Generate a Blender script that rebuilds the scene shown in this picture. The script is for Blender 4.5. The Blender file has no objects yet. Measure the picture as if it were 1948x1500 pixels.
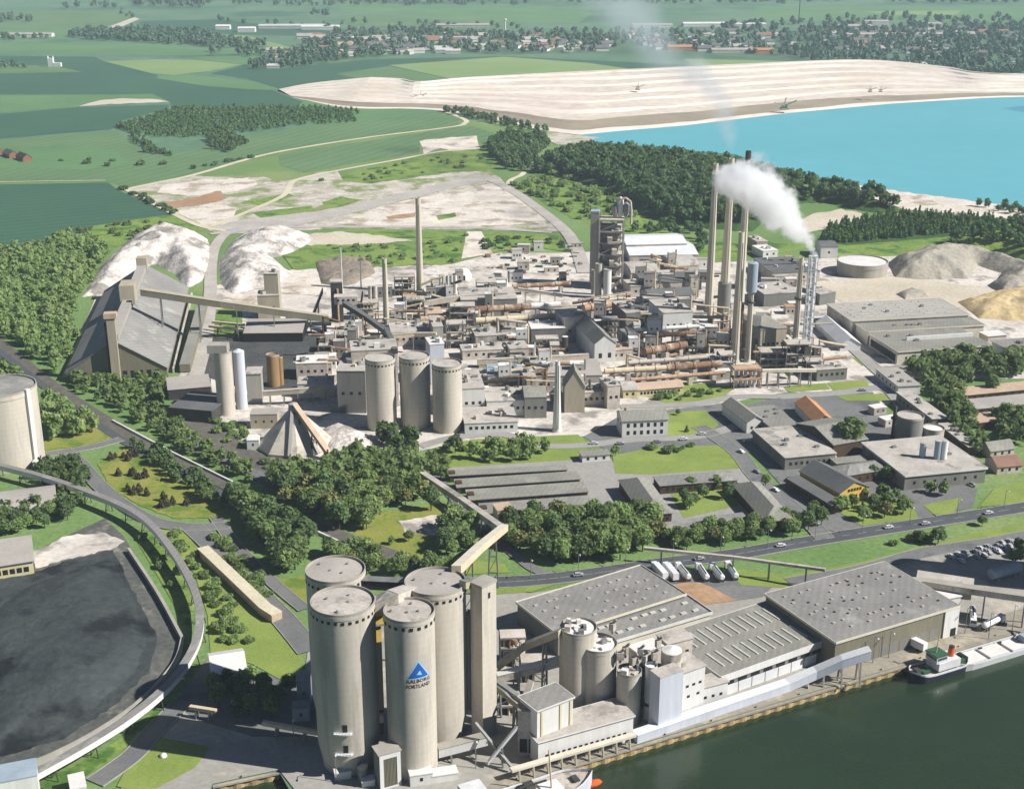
import bpy, math, random
import numpy as np
from math import radians, sin, cos, tan, pi, sqrt
from mathutils import Vector
from mathutils.geometry import tessellate_polygon
random.seed(7)
RNG = np.random.default_rng(11)
scene = bpy.context.scene
COL = scene.collection
# ---- survey camera: pixels of the 1948x1500 photograph -> points of the site (metres)
FPX, CX, CY, TH, HC = 2550.0, 974.0, 750.0, radians(19.5), 250.0
ST, CT = sin(TH), cos(TH)
def G(px, py, z=0.0):
    x = (px - CX) / FPX; y = -(py - CY) / FPX
    dy = CT + y * ST; dz = -ST + y * CT
    t = (z - HC) / dz
    return Vector((x * t, dy * t, z))
def ztop(g, py):
    k = -(py - CY) / FPX
    return HC + g.y * (k * CT - ST) / (CT + k * ST)
def mpp(p):
    return (p[1] * CT - (p[2] - HC) * ST) / FPX
def lin(c):
    r = []
    for v in c:
        v = v / 255.0
        r.append(v / 12.92 if v <= 0.04045 else ((v + 0.055) / 1.055) ** 2.4)
    return (r[0], r[1], r[2], 1.0)

# ---- materials -------------------------------------------------------------
MATS = {}
def M(name, c1, c2=None, scale=0.1, rough=0.85, fine=0.12, fscale=None, streak=False, metal=0.0, spec=0.25,
      bump=0.0, stripes=None, rnd=0.0, c3=None, t3=0.62, s3=None, tr=0.0):
    """two-tone mottled surface: large noise c1..c2, fine grain, optional third patchy tone c3, stripes=(period m, angle, amount)"""
    m = bpy.data.materials.new(name); m.use_nodes = True
    nt = m.node_tree; N = nt.nodes; L = nt.links
    b = N['Principled BSDF']
    b.inputs['Roughness'].default_value = rough; b.inputs['Metallic'].default_value = metal
    b.inputs['Specular IOR Level'].default_value = spec
    geo = N.new('ShaderNodeNewGeometry'); pos = geo.outputs['Position']
    if streak:
        mp = N.new('ShaderNodeMapping'); mp.inputs['Scale'].default_value = (1, 1, 0.12)
        L.new(pos, mp.inputs['Vector']); vec = mp.outputs['Vector']
    else:
        vec = pos
    n1 = N.new('ShaderNodeTexNoise'); n1.inputs['Scale'].default_value = scale; n1.inputs['Detail'].default_value = 5
    n1.inputs['Roughness'].default_value = 0.6
    L.new(vec, n1.inputs['Vector'])
    rp = N.new('ShaderNodeMapRange'); rp.inputs[1].default_value = 0.34; rp.inputs[2].default_value = 0.66
    L.new(n1.outputs['Fac'], rp.inputs[0])
    mx = N.new('ShaderNodeMix'); mx.data_type = 'RGBA'
    mx.inputs['A'].default_value = lin(c1); mx.inputs['B'].default_value = lin(c2 or c1)
    L.new(rp.outputs[0], mx.inputs['Factor']); out = mx.outputs['Result']
    if c3:
        n3 = N.new('ShaderNodeTexNoise'); n3.inputs['Scale'].default_value = s3 or scale * 0.37; n3.inputs['Detail'].default_value = 6
        n3.inputs['Roughness'].default_value = 0.62
        L.new(vec, n3.inputs['Vector'])
        r3 = N.new('ShaderNodeMapRange'); r3.inputs[1].default_value = t3 - 0.05; r3.inputs[2].default_value = t3 + 0.05
        L.new(n3.outputs['Fac'], r3.inputs[0])
        m3 = N.new('ShaderNodeMix'); m3.data_type = 'RGBA'; m3.inputs['B'].default_value = lin(c3)
        L.new(r3.outputs[0], m3.inputs['Factor']); L.new(out, m3.inputs['A']); out = m3.outputs['Result']
    val = None
    if fine:
        n2 = N.new('ShaderNodeTexNoise'); n2.inputs['Scale'].default_value = fscale or scale * 9; n2.inputs['Detail'].default_value = 3
        L.new(vec, n2.inputs['Vector'])
        r2 = N.new('ShaderNodeMapRange'); r2.inputs[1].default_value = 0.3; r2.inputs[2].default_value = 0.7
        r2.inputs[3].default_value = 1 - fine; r2.inputs[4].default_value = 1 + fine
        L.new(n2.outputs['Fac'], r2.inputs[0]); val = r2.outputs[0]
    if stripes:
        per, ang, amt = stripes
        mp2 = N.new('ShaderNodeMapping'); mp2.inputs['Rotation'].default_value = (0, 0, ang if ang != 'z' else 0)
        L.new(pos, mp2.inputs['Vector'])
        w = N.new('ShaderNodeTexWave'); w.bands_direction = 'Z' if ang == 'z' else 'X'; w.inputs['Scale'].default_value = 0.314 / per; w.inputs['Distortion'].default_value = 0.6
        w.inputs['Detail'].default_value = 1; w.inputs['Detail Scale'].default_value = 0.3
        L.new(mp2.outputs['Vector'], w.inputs['Vector'])
        r4 = N.new('ShaderNodeMapRange'); r4.inputs[3].default_value = 1 - amt; r4.inputs[4].default_value = 1 + amt
        L.new(w.outputs['Fac'], r4.inputs[0])
        if val is None: val = r4.outputs[0]
        else:
            mu = N.new('ShaderNodeMath'); mu.operation = 'MULTIPLY'; L.new(val, mu.inputs[0]); L.new(r4.outputs[0], mu.inputs[1]); val = mu.outputs[0]
    if rnd:
        oi = N.new('ShaderNodeObjectInfo')
        r5 = N.new('ShaderNodeMapRange'); r5.inputs[3].default_value = 1 - rnd; r5.inputs[4].default_value = 1 + rnd
        L.new(oi.outputs['Random'], r5.inputs[0])
        if val is None: val = r5.outputs[0]
        else:
            mu = N.new('ShaderNodeMath'); mu.operation = 'MULTIPLY'; L.new(val, mu.inputs[0]); L.new(r5.outputs[0], mu.inputs[1]); val = mu.outputs[0]
    if val is not None:
        vm = N.new('ShaderNodeVectorMath'); vm.operation = 'SCALE'
        L.new(out, vm.inputs[0]); L.new(val, vm.inputs['Scale']); out = vm.outputs[0]
    L.new(out, b.inputs['Base Color'])
    if tr:
        b.inputs['Subsurface Weight'].default_value = 0.0
        td = N.new('ShaderNodeBsdfTranslucent'); L.new(out, td.inputs['Color'])
        ms = N.new('ShaderNodeMixShader'); ms.inputs[0].default_value = tr
        L.new(b.outputs[0], ms.inputs[1]); L.new(td.outputs[0], ms.inputs[2])
        L.new(ms.outputs[0], N['Material Output'].inputs['Surface'])
    if bump:
        nb = N.new('ShaderNodeTexNoise'); nb.inputs['Scale'].default_value = fscale or scale * 9; nb.inputs['Detail'].default_value = 4
        L.new(pos, nb.inputs['Vector'])
        bp = N.new('ShaderNodeBump'); bp.inputs['Strength'].default_value = 1.0; bp.inputs['Distance'].default_value = bump
        L.new(nb.outputs['Fac'], bp.inputs['Height']); L.new(bp.outputs[0], b.inputs['Normal'])
    MATS[name] = m
    return m

# ---- mesh collector ----------------------------------------------------------
ORG = {}                                     # object name -> world origin
class MB:
    def __init__(s): s.v = []; s.f = []; s.mi = []; s.cur = 0
    def add(s, vs, fs):
        o = len(s.v); s.v += [tuple(v) for v in vs]
        s.f += [tuple(i + o for i in f) for f in fs]; s.mi += [s.cur] * len(fs)
        return s
    def prism(s, poly, z0, z1, top=True, bottom=False, inset=1.0):
        n = len(poly); c = sum((Vector((p[0], p[1])) for p in poly), Vector((0, 0))) / n
        tp = [c + (Vector((p[0], p[1])) - c) * inset for p in poly]
        vs = [(p[0], p[1], z0) for p in poly] + [(p[0], p[1], z1) for p in tp]
        area = sum(poly[i][0] * poly[(i + 1) % n][1] - poly[(i + 1) % n][0] * poly[i][1] for i in range(n))
        idx = list(range(n)) if area > 0 else list(range(n))[::-1]
        fs = [(idx[i], idx[(i + 1) % n], idx[(i + 1) % n] + n, idx[i] + n) for i in range(n)]
        if top: fs.append(tuple(i + n for i in idx))
        if bottom: fs.append(tuple(reversed(idx)))
        return s.add(vs, fs)
    def box(s, c, sx, sy, sz, rz=0.0, bottom=True):
        """c = centre of base"""
        ca, sa = cos(rz), sin(rz)
        poly = [(c[0] + x * ca - y * sa, c[1] + x * sa + y * ca) for x, y in ((-sx/2, -sy/2), (sx/2, -sy/2), (sx/2, sy/2), (-sx/2, sy/2))]
        return s.prism(poly, c[2], c[2] + sz, True, bottom)
    def tube(s, p0, p1, r0, r1=None, n=12, cap0=True, cap1=True):
        r1 = r0 if r1 is None else r1
        p0 = Vector(p0); p1 = Vector(p1); d = (p1 - p0).normalized()
        a = Vector((0, 0, 1)) if abs(d.z) < 0.9 else Vector((1, 0, 0))
        u = d.cross(a).normalized(); w = u.cross(d).normalized()
        vs = [];
        for p, r in ((p0, r0), (p1, r1)):
            for i in range(n):
                t = 2 * pi * i / n; vs.append(p + u * (r * cos(t)) + w * (r * sin(t)))
        fs = [(i, (i + 1) % n, (i + 1) % n + n, i + n) for i in range(n)]
        if cap0: fs.append(tuple(range(n))[::-1])
        if cap1: fs.append(tuple(range(n, 2 * n)))
        return s.add(vs, fs)
    def lathe(s, c, prof, n=32, a0=0, a1=2 * pi):
        """prof = [(r, z)...] bottom to top around vertical axis at c"""
        full = abs(a1 - a0 - 2 * pi) < 1e-6
        m = n if full else n + 1
        vs = []
        for r, z in prof:
            for i in range(m):
                t = a0 + (a1 - a0) * i / n; vs.append((c[0] + r * cos(t), c[1] + r * sin(t), c[2] + z))
        fs = []
        for k in range(len(prof) - 1):
            for i in range(n):
                j = (i + 1) % m
                fs.append((k * m + i, k * m + j, (k + 1) * m + j, (k + 1) * m + i))
        if full and prof[-1][0] > 0.01: fs.append(tuple(range((len(prof) - 1) * m, len(prof) * m)))
        return s.add(vs, fs)
    def beam(s, p0, p1, w, h):
        """box section beam between two points, w horizontal, h vertical, points on its centre line"""
        p0 = Vector(p0); p1 = Vector(p1); d = (p1 - p0)
        hd = Vector((d.x, d.y, 0))
        sd = Vector((-hd.y, hd.x, 0)).normalized() if hd.length > 1e-4 else Vector((1, 0, 0))
        up = sd.cross(d.normalized()) * -1
        if up.z < 0: up = -up
        if hd.length <= 1e-4: up = Vector((0, 1, 0))
        vs = []
        for p in (p0, p1):
            for a, b in ((-1, -1), (1, -1), (1, 1), (-1, 1)):
                vs.append(p + sd * (a * w / 2) + up * (b * h / 2))
        return s.add(vs, [(0, 1, 2, 3), (7, 6, 5, 4), (0, 4, 5, 1), (1, 5, 6, 2), (2, 6, 7, 3), (3, 7, 4, 0)])
    def path(s, pts, w, h):
        """continuous box-section gallery along points"""
        pts = [Vector(p) for p in pts]; n = len(pts); vs = []
        for i, p in enumerate(pts):
            a = pts[max(i - 1, 0)]; b = pts[min(i + 1, n - 1)]
            d = (b - a); sd = Vector((-d.y, d.x, 0)).normalized()
            for x, z in ((-1, -1), (1, -1), (1, 1), (-1, 1)):
                vs.append(p + sd * (x * w / 2) + Vector((0, 0, z * h / 2)))
        fs = [(3, 2, 1, 0), tuple(4 * (n - 1) + k for k in range(4))]
        for i in range(n - 1):
            for k in range(4):
                k2 = (k + 1) % 4; fs.append((4 * i + k, 4 * i + k2, 4 * i + 4 + k2, 4 * i + 4 + k))
        return s.add(vs, fs)
    def quad(s, a, b, c, d): return s.add([a, b, c, d], [(0, 1, 2, 3)])
    def gable(s, q, z0, ze, zr, roof_only=False, over=0.5, thick=0.3):
        """q = 4 xy corners; ridge runs parallel to q0->q1. roof_only: two slopes with thickness, else walls incl. gables"""
        q = [Vector((p[0], p[1], 0)) for p in q]
        m0 = (q[0] + q[3]) / 2; m1 = (q[1] + q[2]) / 2
        Z = Vector((0, 0, 1))
        if not roof_only:
            vs = [p + Z * z0 for p in q] + [p + Z * ze for p in q] + [m0 + Z * zr, m1 + Z * zr]
            return s.add(vs, [(0, 1, 5, 4), (2, 3, 7, 6), (1, 2, 6, 9, 5), (3, 0, 4, 8, 7)])
        u = (q[1] - q[0]).normalized() * over
        drop = (zr - ze) / max((q[3] - q[0]).length / 2, .1) * over
        v = (q[3] - q[0]).normalized() * over
        a = [q[0] - u - v + Z * (ze - drop), q[1] + u - v + Z * (ze - drop), q[2] + u + v + Z * (ze - drop), q[3] - u + v + Z * (ze - drop)]
        r0 = m0 - u + Z * zr; r1 = m1 + u + Z * zr
        T = Z * thick; e = Z * 0.02
        vs = [a[0] + e, a[1] + e, r1 + e, r0 + e, a[2] + e, a[3] + e]
        vs += [x + T for x in vs]
        return s.add(vs, [(6, 7, 8, 9), (9, 8, 10, 11), (0, 1, 7, 6), (4, 5, 11, 10), (1, 2, 8, 7), (2, 4, 10, 8), (5, 3, 9, 11), (3, 0, 6, 9), (3, 2, 1, 0), (5, 4, 2, 3)])
    def build(s, name, mat, parent=None, smooth=False, at=None):
        me = bpy.data.meshes.new(name)
        o = Vector((0, 0, 0)) if at is not None else (ORG[parent.name] if parent is not None else Vector((0, 0, 0)))
        me.from_pydata([(v[0] - o.x, v[1] - o.y, v[2] - o.z) for v in s.v], [], s.f)
        ml = mat if isinstance(mat, (list, tuple)) else [mat]
        for m in ml: me.materials.append(MATS[m] if isinstance(m, str) else m)
        if len(ml) > 1: me.polygons.foreach_set('material_index', s.mi)
        if smooth: me.polygons.foreach_set('use_smooth', [True] * len(me.polygons)); 
        me.update()
        ob = bpy.data.objects.new(name, me); COL.objects.link(ob)
        if smooth == 'edge':
            me.set_sharp_from_angle(angle=radians(40))
        if parent is not None:
            ob.parent = parent
            if at is not None: ob.location = Vector(at) - ORG[parent.name]
        elif at is not None: ob.location = at
        ORG[ob.name] = Vector(at) if at is not None else o
        return ob

def tag(o, label, cat, group=None, kind=None):
    if label: o['label'] = label
    if cat: o['category'] = cat
    if group: o['group'] = group
    if kind: o['kind'] = kind
    return o
def thing(name, label, cat, loc, group=None):
    o = bpy.data.objects.new(name, None); COL.objects.link(o)
    o.empty_display_size = 0.5
    o.location = Vector(loc); ORG[o.name] = Vector(loc)
    return tag(o, label, cat, group)
def copy_tree(o, parent=None):
    c = o.copy(); COL.objects.link(c); c.parent = parent
    for ch in o.children: copy_tree(ch, c)
    return c
def place(proto, used, loc, rz=0.0, sc=1.0, label=None, group=None):
    """first call moves the prototype itself, later calls copy it with its parts"""
    o = copy_tree(proto) if used[0] else proto
    used[0] = True
    o.location = loc; o.rotation_euler = (0, 0, rz); o.scale = (sc, sc, sc)
    if label: o['label'] = label
    if group: o['group'] = group
    return o

# ---- ground sheets -----------------------------------------------------------
def jag(poly, amp, seg=10, seed=0):
    """roughen a pixel outline so natural edges are uneven"""
    r = random.Random(seed + len(poly)); out = []
    n = len(poly)
    for i in range(n):
        a = poly[i]; b = poly[(i + 1) % n]; d = math.hypot(b[0] - a[0], b[1] - a[1]); k = max(1, int(d / seg))
        for j in range(k):
            t = j / k
            out.append((a[0] + (b[0] - a[0]) * t + r.uniform(-amp, amp), a[1] + (b[1] - a[1]) * t + r.uniform(-amp, amp) * 0.6))
    return out
LAYN = [0]
def layer_z(layer):
    LAYN[0] += 1
    return 0.06 * layer + 0.0023 * (LAYN[0] % 24)
def sheet(name, poly, mat, layer, rough=0, z=0.0, seg=10):
    if rough: poly = jag(poly, rough, seg, int(poly[0][0]))
    zz = z + layer_z(layer)
    pts = [G(x, y, zz) for x, y in poly]
    tris = tessellate_polygon([pts])
    me = bpy.data.meshes.new(name)
    fs = []
    for t in tris:
        a, b, c = (pts[i] for i in t)
        fs.append(t if (b - a).cross(c - a).z > 0 else (t[0], t[2], t[1]))
    me.from_pydata(pts, [], fs); me.materials.append(MATS[mat])
    o = bpy.data.objects.new(name, me); COL.objects.link(o); o['kind'] = 'structure'
    return o
def smooth_line(pts, k=6):
    P = [Vector(p) for p in pts]; out = []
    for i in range(len(P) - 1):
        p0 = P[max(i - 1, 0)]; p1 = P[i]; p2 = P[i + 1]; p3 = P[min(i + 2, len(P) - 1)]
        for j in range(k):
            t = j / k
            out.append(0.5 * ((2 * p1) + (p2 - p0) * t + (2 * p0 - 5 * p1 + 4 * p2 - p3) * t * t + (3 * p1 - p0 - 3 * p2 + p3) * t ** 3))
    out.append(P[-1]); return out
def strip(pts, w0, w1, z, mat, name, parent=None, k=6):
    """flat ribbon between offsets w0..w1 of a world centre line"""
    c = smooth_line(pts, k) if k > 1 else [Vector(p) for p in pts]
    vs = []; n = len(c)
    for i, p in enumerate(c):
        d = c[min(i + 1, n - 1)] - c[max(i - 1, 0)]; s = Vector((-d.y, d.x, 0)).normalized()
        for w in (w0, w1): q = p + s * w; vs.append((q.x, q.y, z))
    fs = [(2 * i, 2 * i + 2, 2 * i + 3, 2 * i + 1) for i in range(n - 1)]
    if w1 > w0: fs = [f[::-1] if False else f for f in fs]
    m = MB(); m.add(vs, fs); o = m.build(name, mat)
    o['kind'] = 'structure'; return o
def road(name, px, w, mat='asphalt', layer=6, marks=None, kerb=True, k=6):
    pts = [G(x, y, 0) for x, y in px]; z = layer_z(layer)
    o = strip(pts, -w / 2, w / 2, z, mat, name, k=k)
    if kerb:
        c = smooth_line(pts, k); m = MB(); n = len(c)
        for sgn in (-1, 1):
            vs = []
            for i, p in enumerate(c):
                d = c[min(i + 1, n - 1)] - c[max(i - 1, 0)]; s = Vector((-d.y, d.x, 0)).normalized() * sgn
                for a, h in ((w / 2, z - 0.1), (w / 2, z + 0.12), (w / 2 + kerb, z + 0.12), (w / 2 + kerb, z - 0.3)):
                    q = p + s * a; vs.append((q.x, q.y, h))
            m.add(vs, [(4 * i + j, 4 * i + 4 + j, 4 * i + 5 + j, 4 * i + 1 + j) for i in range(n - 1) for j in range(3)])
        kb = m.build('kerb', 'kerbstone'); kb['kind'] = 'structure'
    if marks:
        c = smooth_line(pts, k); m = MB(); acc = 0.0
        for i in range(len(c) - 1):
            L = (c[i + 1] - c[i]).length; d = (c[i + 1] - c[i]).normalized(); s = Vector((-d.y, d.x, 0)) * 0.12
            t = 0.0
            while t < L:
                e = min(t + 4, L); a = c[i] + d * t; b = c[i] + d * e
                m.quad(*[(q.x, q.y, z + 0.012) for q in (a - s, b - s, b + s, a + s)]); t += 10
        mk = m.build('road_marking', 'road_paint'); mk['kind'] = 'structure'
    return o

# ---- point in polygon / distance helpers ------------------------------------
def inside(P, poly):
    x = P[:, 0]; y = P[:, 1]; r = np.zeros(len(P), bool); n = len(poly)
    for i in range(n):
        x0, y0 = poly[i][0], poly[i][1]; x1, y1 = poly[(i + 1) % n][0], poly[(i + 1) % n][1]
        c = ((y0 > y) != (y1 > y)) & (x < (x1 - x0) * (y - y0) / ((y1 - y0) if y1 != y0 else 1e-9) + x0)
        r ^= c
    return r
def edge_dist(P, poly):
    d = np.full(len(P), 1e9); n = len(poly)
    for i in range(n):
        a = np.array(poly[i][:2]); b = np.array(poly[(i + 1) % n][:2]); ab = b - a
        t = np.clip(((P - a) @ ab) / (ab @ ab + 1e-9), 0, 1)
        d = np.minimum(d, np.linalg.norm(P - (a + t[:, None] * ab), axis=1))
    return d
def vnoise(P, scale, seed=0, octaves=4):
    """cheap value noise, vectorised"""
    out = np.zeros(len(P)); amp = 1.0; tot = 0
    for o in range(octaves):
        q = P / scale * (2 ** o) + seed * 17.3; i = np.floor(q).astype(np.int64); f = q - i; f = f * f * (3 - 2 * f)
        def h(ix, iy):
            k = (ix * 374761393 + iy * 668265263 + (seed + o) * 1442695041) & 0xffffffff
            k = ((k ^ (k >> 13)) * 1274126177) & 0xffffffff
            return ((k ^ (k >> 16)) & 0xffff) / 65535.0
        a = h(i[:, 0], i[:, 1]); b = h(i[:, 0] + 1, i[:, 1]); c = h(i[:, 0], i[:, 1] + 1); d = h(i[:, 0] + 1, i[:, 1] + 1)
        out += amp * ((a * (1 - f[:, 0]) + b * f[:, 0]) * (1 - f[:, 1]) + (c * (1 - f[:, 0]) + d * f[:, 0]) * f[:, 1])
        tot += amp; amp *= 0.5
    return out / tot
MOUNDS = []
def mound(name, poly, mat, hmax, slope=0.6, noise=0.3, nscale=12, res=None, seed=1, kind='structure', rough=3, label=None, cat=None, ramp=None, group=None, rug=.3):
    poly = jag(poly, rough, 14, seed)
    W = [G(x, y, 0) for x, y in poly]; w2 = [(p.x, p.y) for p in W]
    xs = [p[0] for p in w2]; ys = [p[1] for p in w2]
    ext = max(max(xs) - min(xs), max(ys) - min(ys)); res = res or max(ext / 110, 0.8)
    nx = int((max(xs) - min(xs)) / res) + 3; ny = int((max(ys) - min(ys)) / res) + 3
    gx = min(xs) - res + np.arange(nx) * res; gy = min(ys) - res + np.arange(ny) * res
    P = np.stack(np.meshgrid(gx, gy), -1).reshape(-1, 2)
    ins = inside(P, w2); sd = edge_dist(P, w2); sd[~ins] *= -1
    nz = vnoise(P, nscale, seed)
    t = np.clip(sd * slope / hmax, -1, None)
    z = hmax * (1 - np.exp(-1.6 * np.clip(t, 0, 3))) * (1 - noise + 2 * noise * nz) + (vnoise(P, nscale / 3, seed + 3) - .5) * noise * hmax * rug * np.clip(t * 3, 0, 1)
    if ramp is not None: z *= ramp(P)
    z[sd < 0] = np.maximum(sd[sd < 0] * slope, -1.0)
    z += 0.1
    keep = sd > -res * 1.5
    idx = -np.ones(len(P), int); idx[keep] = np.arange(keep.sum())
    V = np.column_stack([P, z])[keep]
    I = idx.reshape(ny, nx)
    F = np.stack([I[:-1, :-1], I[:-1, 1:], I[1:, 1:], I[1:, :-1]], -1).reshape(-1, 4)
    F = F[(F >= 0).all(1)]
    c = V.mean(0); c[2] = 0
    me = bpy.data.meshes.new(name); me.from_pydata((V - c).tolist(), [], F.tolist()); me.materials.append(MATS[mat])
    me.polygons.foreach_set('use_smooth', [True] * len(me.polygons))
    o = bpy.data.objects.new(name, me); COL.objects.link(o); o.location = c
    if kind: o['kind'] = kind
    tag(o, label, cat, group)
    MOUNDS.append((gx, gy, z.reshape(ny, nx), res))
    return o
def ground_z(P):
    z = np.zeros(len(P))
    for gx, gy, Z, res in MOUNDS:
        i = np.floor((P[:, 0] - gx[0]) / res).astype(int); j = np.floor((P[:, 1] - gy[0]) / res).astype(int)
        ok = (i >= 0) & (j >= 0) & (i < len(gx)) & (j < len(gy))
        z[ok] = np.maximum(z[ok], Z[j[ok], i[ok]])
    return z
# ---- palette -------------------------------------------------------------------
M('grass_base', (102,132,74), (122,146,88), 0.012, fine=0.2, fscale=0.5, c3=(134,148,92), t3=0.6, s3=0.006)
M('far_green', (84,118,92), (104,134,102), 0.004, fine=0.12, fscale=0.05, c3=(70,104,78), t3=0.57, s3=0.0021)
M('field_dark', (58,94,74), (66,102,78), 0.006, fine=0.05, fscale=0.2, stripes=(14, 1.1, 0.1))
M('field_mid', (90,126,82), (104,138,90), 0.006, fine=0.06, fscale=0.2, stripes=(16, 1.3, 0.08))
M('field_fresh', (92,122,80), (104,132,90), 0.007, fine=0.06, fscale=0.2, stripes=(15, 0.4, 0.08))
M('field_light', (122,148,92), (138,158,102), 0.006, fine=0.06, fscale=0.2, stripes=(12, 1.2, 0.03))
M('rough_grass', (104,134,58), (134,152,76), 0.03, fine=0.25, fscale=0.5, c3=(74,108,48), t3=0.56, s3=0.05)
M('lawn', (122,140,66), (138,152,78), 0.05, fine=0.12, fscale=1.2, c3=(142,156,76), t3=0.6, s3=0.03)
M('dry_lawn', (128,136,58), (146,144,74), 0.05, fine=0.15, fscale=1.0, c3=(98,122,46), t3=0.55, s3=0.07)
M('wood_floor', (52,78,36), (70,96,46), 0.05, fine=0.3, fscale=0.6)
M('tan_soil', (210,200,180), (194,182,160), 0.02, fine=0.12, fscale=0.4)
M('track', (216,206,178), (200,190,164), 0.03, fine=0.1, fscale=0.6)
M('chalk', (230,220,208), (206,194,178), 0.05, fine=0.14, fscale=0.4, c3=(172,158,140), t3=0.57, s3=0.04, bump=0.4)
M('chalk_mixed', (212,202,188), (172,164,150), 0.045, fine=0.18, fscale=0.3, c3=(132,142,92), t3=0.54, s3=0.03, bump=0.4)
M('chalk_pile', (228,219,210), (190,182,174), 0.07, fine=0.18, fscale=0.5, c3=(148,142,134), t3=0.55, s3=0.05, bump=0.8)
M('brown_soil', (158,122,92), (176,144,112), 0.03, fine=0.15, fscale=0.4)
M('quarry_chalk', (238,228,216), (226,212,198), 0.008, fine=0.06, fscale=0.06, c3=(222,208,188), t3=0.58, s3=0.006)
M('quarry_face', (206,190,174), (226,212,196), 0.01, fine=0.1, fscale=0.08)
M('quarry_rim', (166,152,130), (142,132,116), 0.01, fine=0.1, fscale=0.08)
M('plant_ground', (222,213,202), (196,188,177), 0.03, fine=0.16, fscale=0.3, c3=(150,143,135), t3=0.56, s3=0.05)  # darker third tone imitates shaded gaps between the works buildings
M('yard_concrete', (168,164,154), (150,146,138), 0.03, fine=0.1, fscale=0.5, c3=(188,180,164), t3=0.6, s3=0.03)
M('yard_asphalt', (112,112,112), (126,126,122), 0.03, fine=0.12, fscale=0.5, c3=(96,96,98), t3=0.6, s3=0.04)
M('quay_concrete', (160,152,136), (142,136,122), 0.05, fine=0.12, fscale=0.6, c3=(176,166,146), t3=0.58, s3=0.05)
M('asphalt', (108,108,108), (122,121,119), 0.04, fine=0.1, fscale=0.8)
M('asphalt_dark', (78,81,84), (90,93,95), 0.04, fine=0.12, fscale=0.8)
M('asphalt_pale', (150,148,144), (164,160,152), 0.04, fine=0.1, fscale=0.6)
M('kerbstone', (168,164,152), (150,148,138), 0.2)
M('road_paint', (176,174,168), (160,158,152), 0.3)
M('ballast', (92,88,82), (110,104,96), 0.2, fine=0.25, fscale=2)
M('coal', (58,63,64), (72,77,76), 0.03, fine=0.16, fscale=0.3, c3=(34,38,41), t3=0.57, s3=0.035, bump=0.6)
M('coal_edge', (104,104,98), (84,86,82), 0.04, fine=0.18, fscale=0.4, c3=(132,128,116), t3=0.58, s3=0.05, bump=0.4)
M('clinker', (70,72,72), (88,88,86), 0.06, fine=0.25, fscale=0.6, bump=0.4)
M('gravel_pile', (176,168,152), (152,146,134), 0.05, fine=0.2, fscale=0.4, bump=0.6)
M('sand_pile', (208,186,142), (192,168,124), 0.04, fine=0.14, fscale=0.4, bump=0.4)
# building surfaces
M('concrete', (206,196,180), (190,182,168), 0.07, streak=True, fine=0.07, fscale=0.9, c3=(172,165,153), t3=0.6, s3=0.12, bump=0.03, stripes=(2.4, 'z', 0.016))
M('concrete_grey', (176,170,158), (158,153,143), 0.12, streak=True, fine=0.06, fscale=0.9)
M('dusty', (206,196,184), (180,170,158), 0.10, fine=0.12, fscale=0.9, c3=(152,144,132), t3=0.6, s3=0.12)
M('dusty_roof', (196,188,178), (172,165,156), 0.12, fine=0.12, fscale=0.9, c3=(140,136,128), t3=0.6, s3=0.1)
M('white_wall', (226,224,218), (210,208,202), 0.15, streak=True, fine=0.05)
M('white_sheet', (232,232,230), (218,219,220), 0.12, fine=0.05, spec=0.4, rough=0.5)
M('white_roof', (230,226,220), (214,210,204), 0.1, fine=0.05)
M('blue_white', (206,209,216), (190,194,202), 0.1, streak=True, fine=0.05)
M('pale_blue', (164,178,188), (148,162,172), 0.1, streak=True, fine=0.05)
M('roof_felt', (146,143,138), (130,128,124), 0.06, stripes=(2.6, 0.29, 0.05), fine=0.1, fscale=1.0, c3=(166,163,156), t3=0.6, s3=0.05)
M('roof_fibre', (148,145,135), (132,130,122), 0.06, stripes=(2.2, 0.29, 0.05), fine=0.1, fscale=1.2, c3=(152,150,138), t3=0.58, s3=0.08)
M('roof_dark', (112,112,110), (98,99,99), 0.08, fine=0.1, fscale=1)
M('roof_warm', (178,171,162), (164,158,150), 0.06, fine=0.08, fscale=0.9)
M('roof_red', (196,146,104), (180,128,90), 0.2, fine=0.12)
M('roof_pink', (200,176,152), (182,158,136), 0.2, fine=0.12)
M('fascia', (222,214,194), (206,198,178), 0.2, fine=0.06)
M('brown_dark', (92,72,58), (74,60,50), 0.3, fine=0.12)
M('tan_wall', (182,172,150), (166,156,136), 0.15, streak=True, fine=0.08)
M('olive_wall', (134,128,108), (120,116,100), 0.12, streak=True, fine=0.08)
M('grey_wall', (136,134,128), (120,119,114), 0.12, streak=True, fine=0.08)
M('yellow_wall', (222,186,88), (206,170,78), 0.2, fine=0.06)
M('cream_wall', (216,206,160), (200,190,148), 0.2, fine=0.06)
M('brick', (150,104,80), (132,92,72), 0.4, fine=0.2)
M('dark_opening', (34,34,34), (44,42,40), 0.5, rough=0.6)  # near-black for windows and doors; also paints shade in open fronts
M('glass', (40,48,54), (52,60,66), 0.5, rough=0.15, spec=0.6)
M('skylight', (206,204,190), (190,190,178), 0.5, rough=0.3, spec=0.5)
M('steel', (150,150,146), (128,128,124), 0.3, fine=0.12, metal=0.3, rough=0.5)
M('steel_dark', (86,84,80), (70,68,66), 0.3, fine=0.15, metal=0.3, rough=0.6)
M('beige_steel', (196,184,152), (176,164,134), 0.2, fine=0.1)
M('rust', (146,112,88), (120,94,76), 0.12, fine=0.25, fscale=0.7, c3=(190,168,144), t3=0.54, s3=0.12)
M('rust_pale', (196,166,138), (170,136,108), 0.15, fine=0.2, fscale=0.8)
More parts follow.
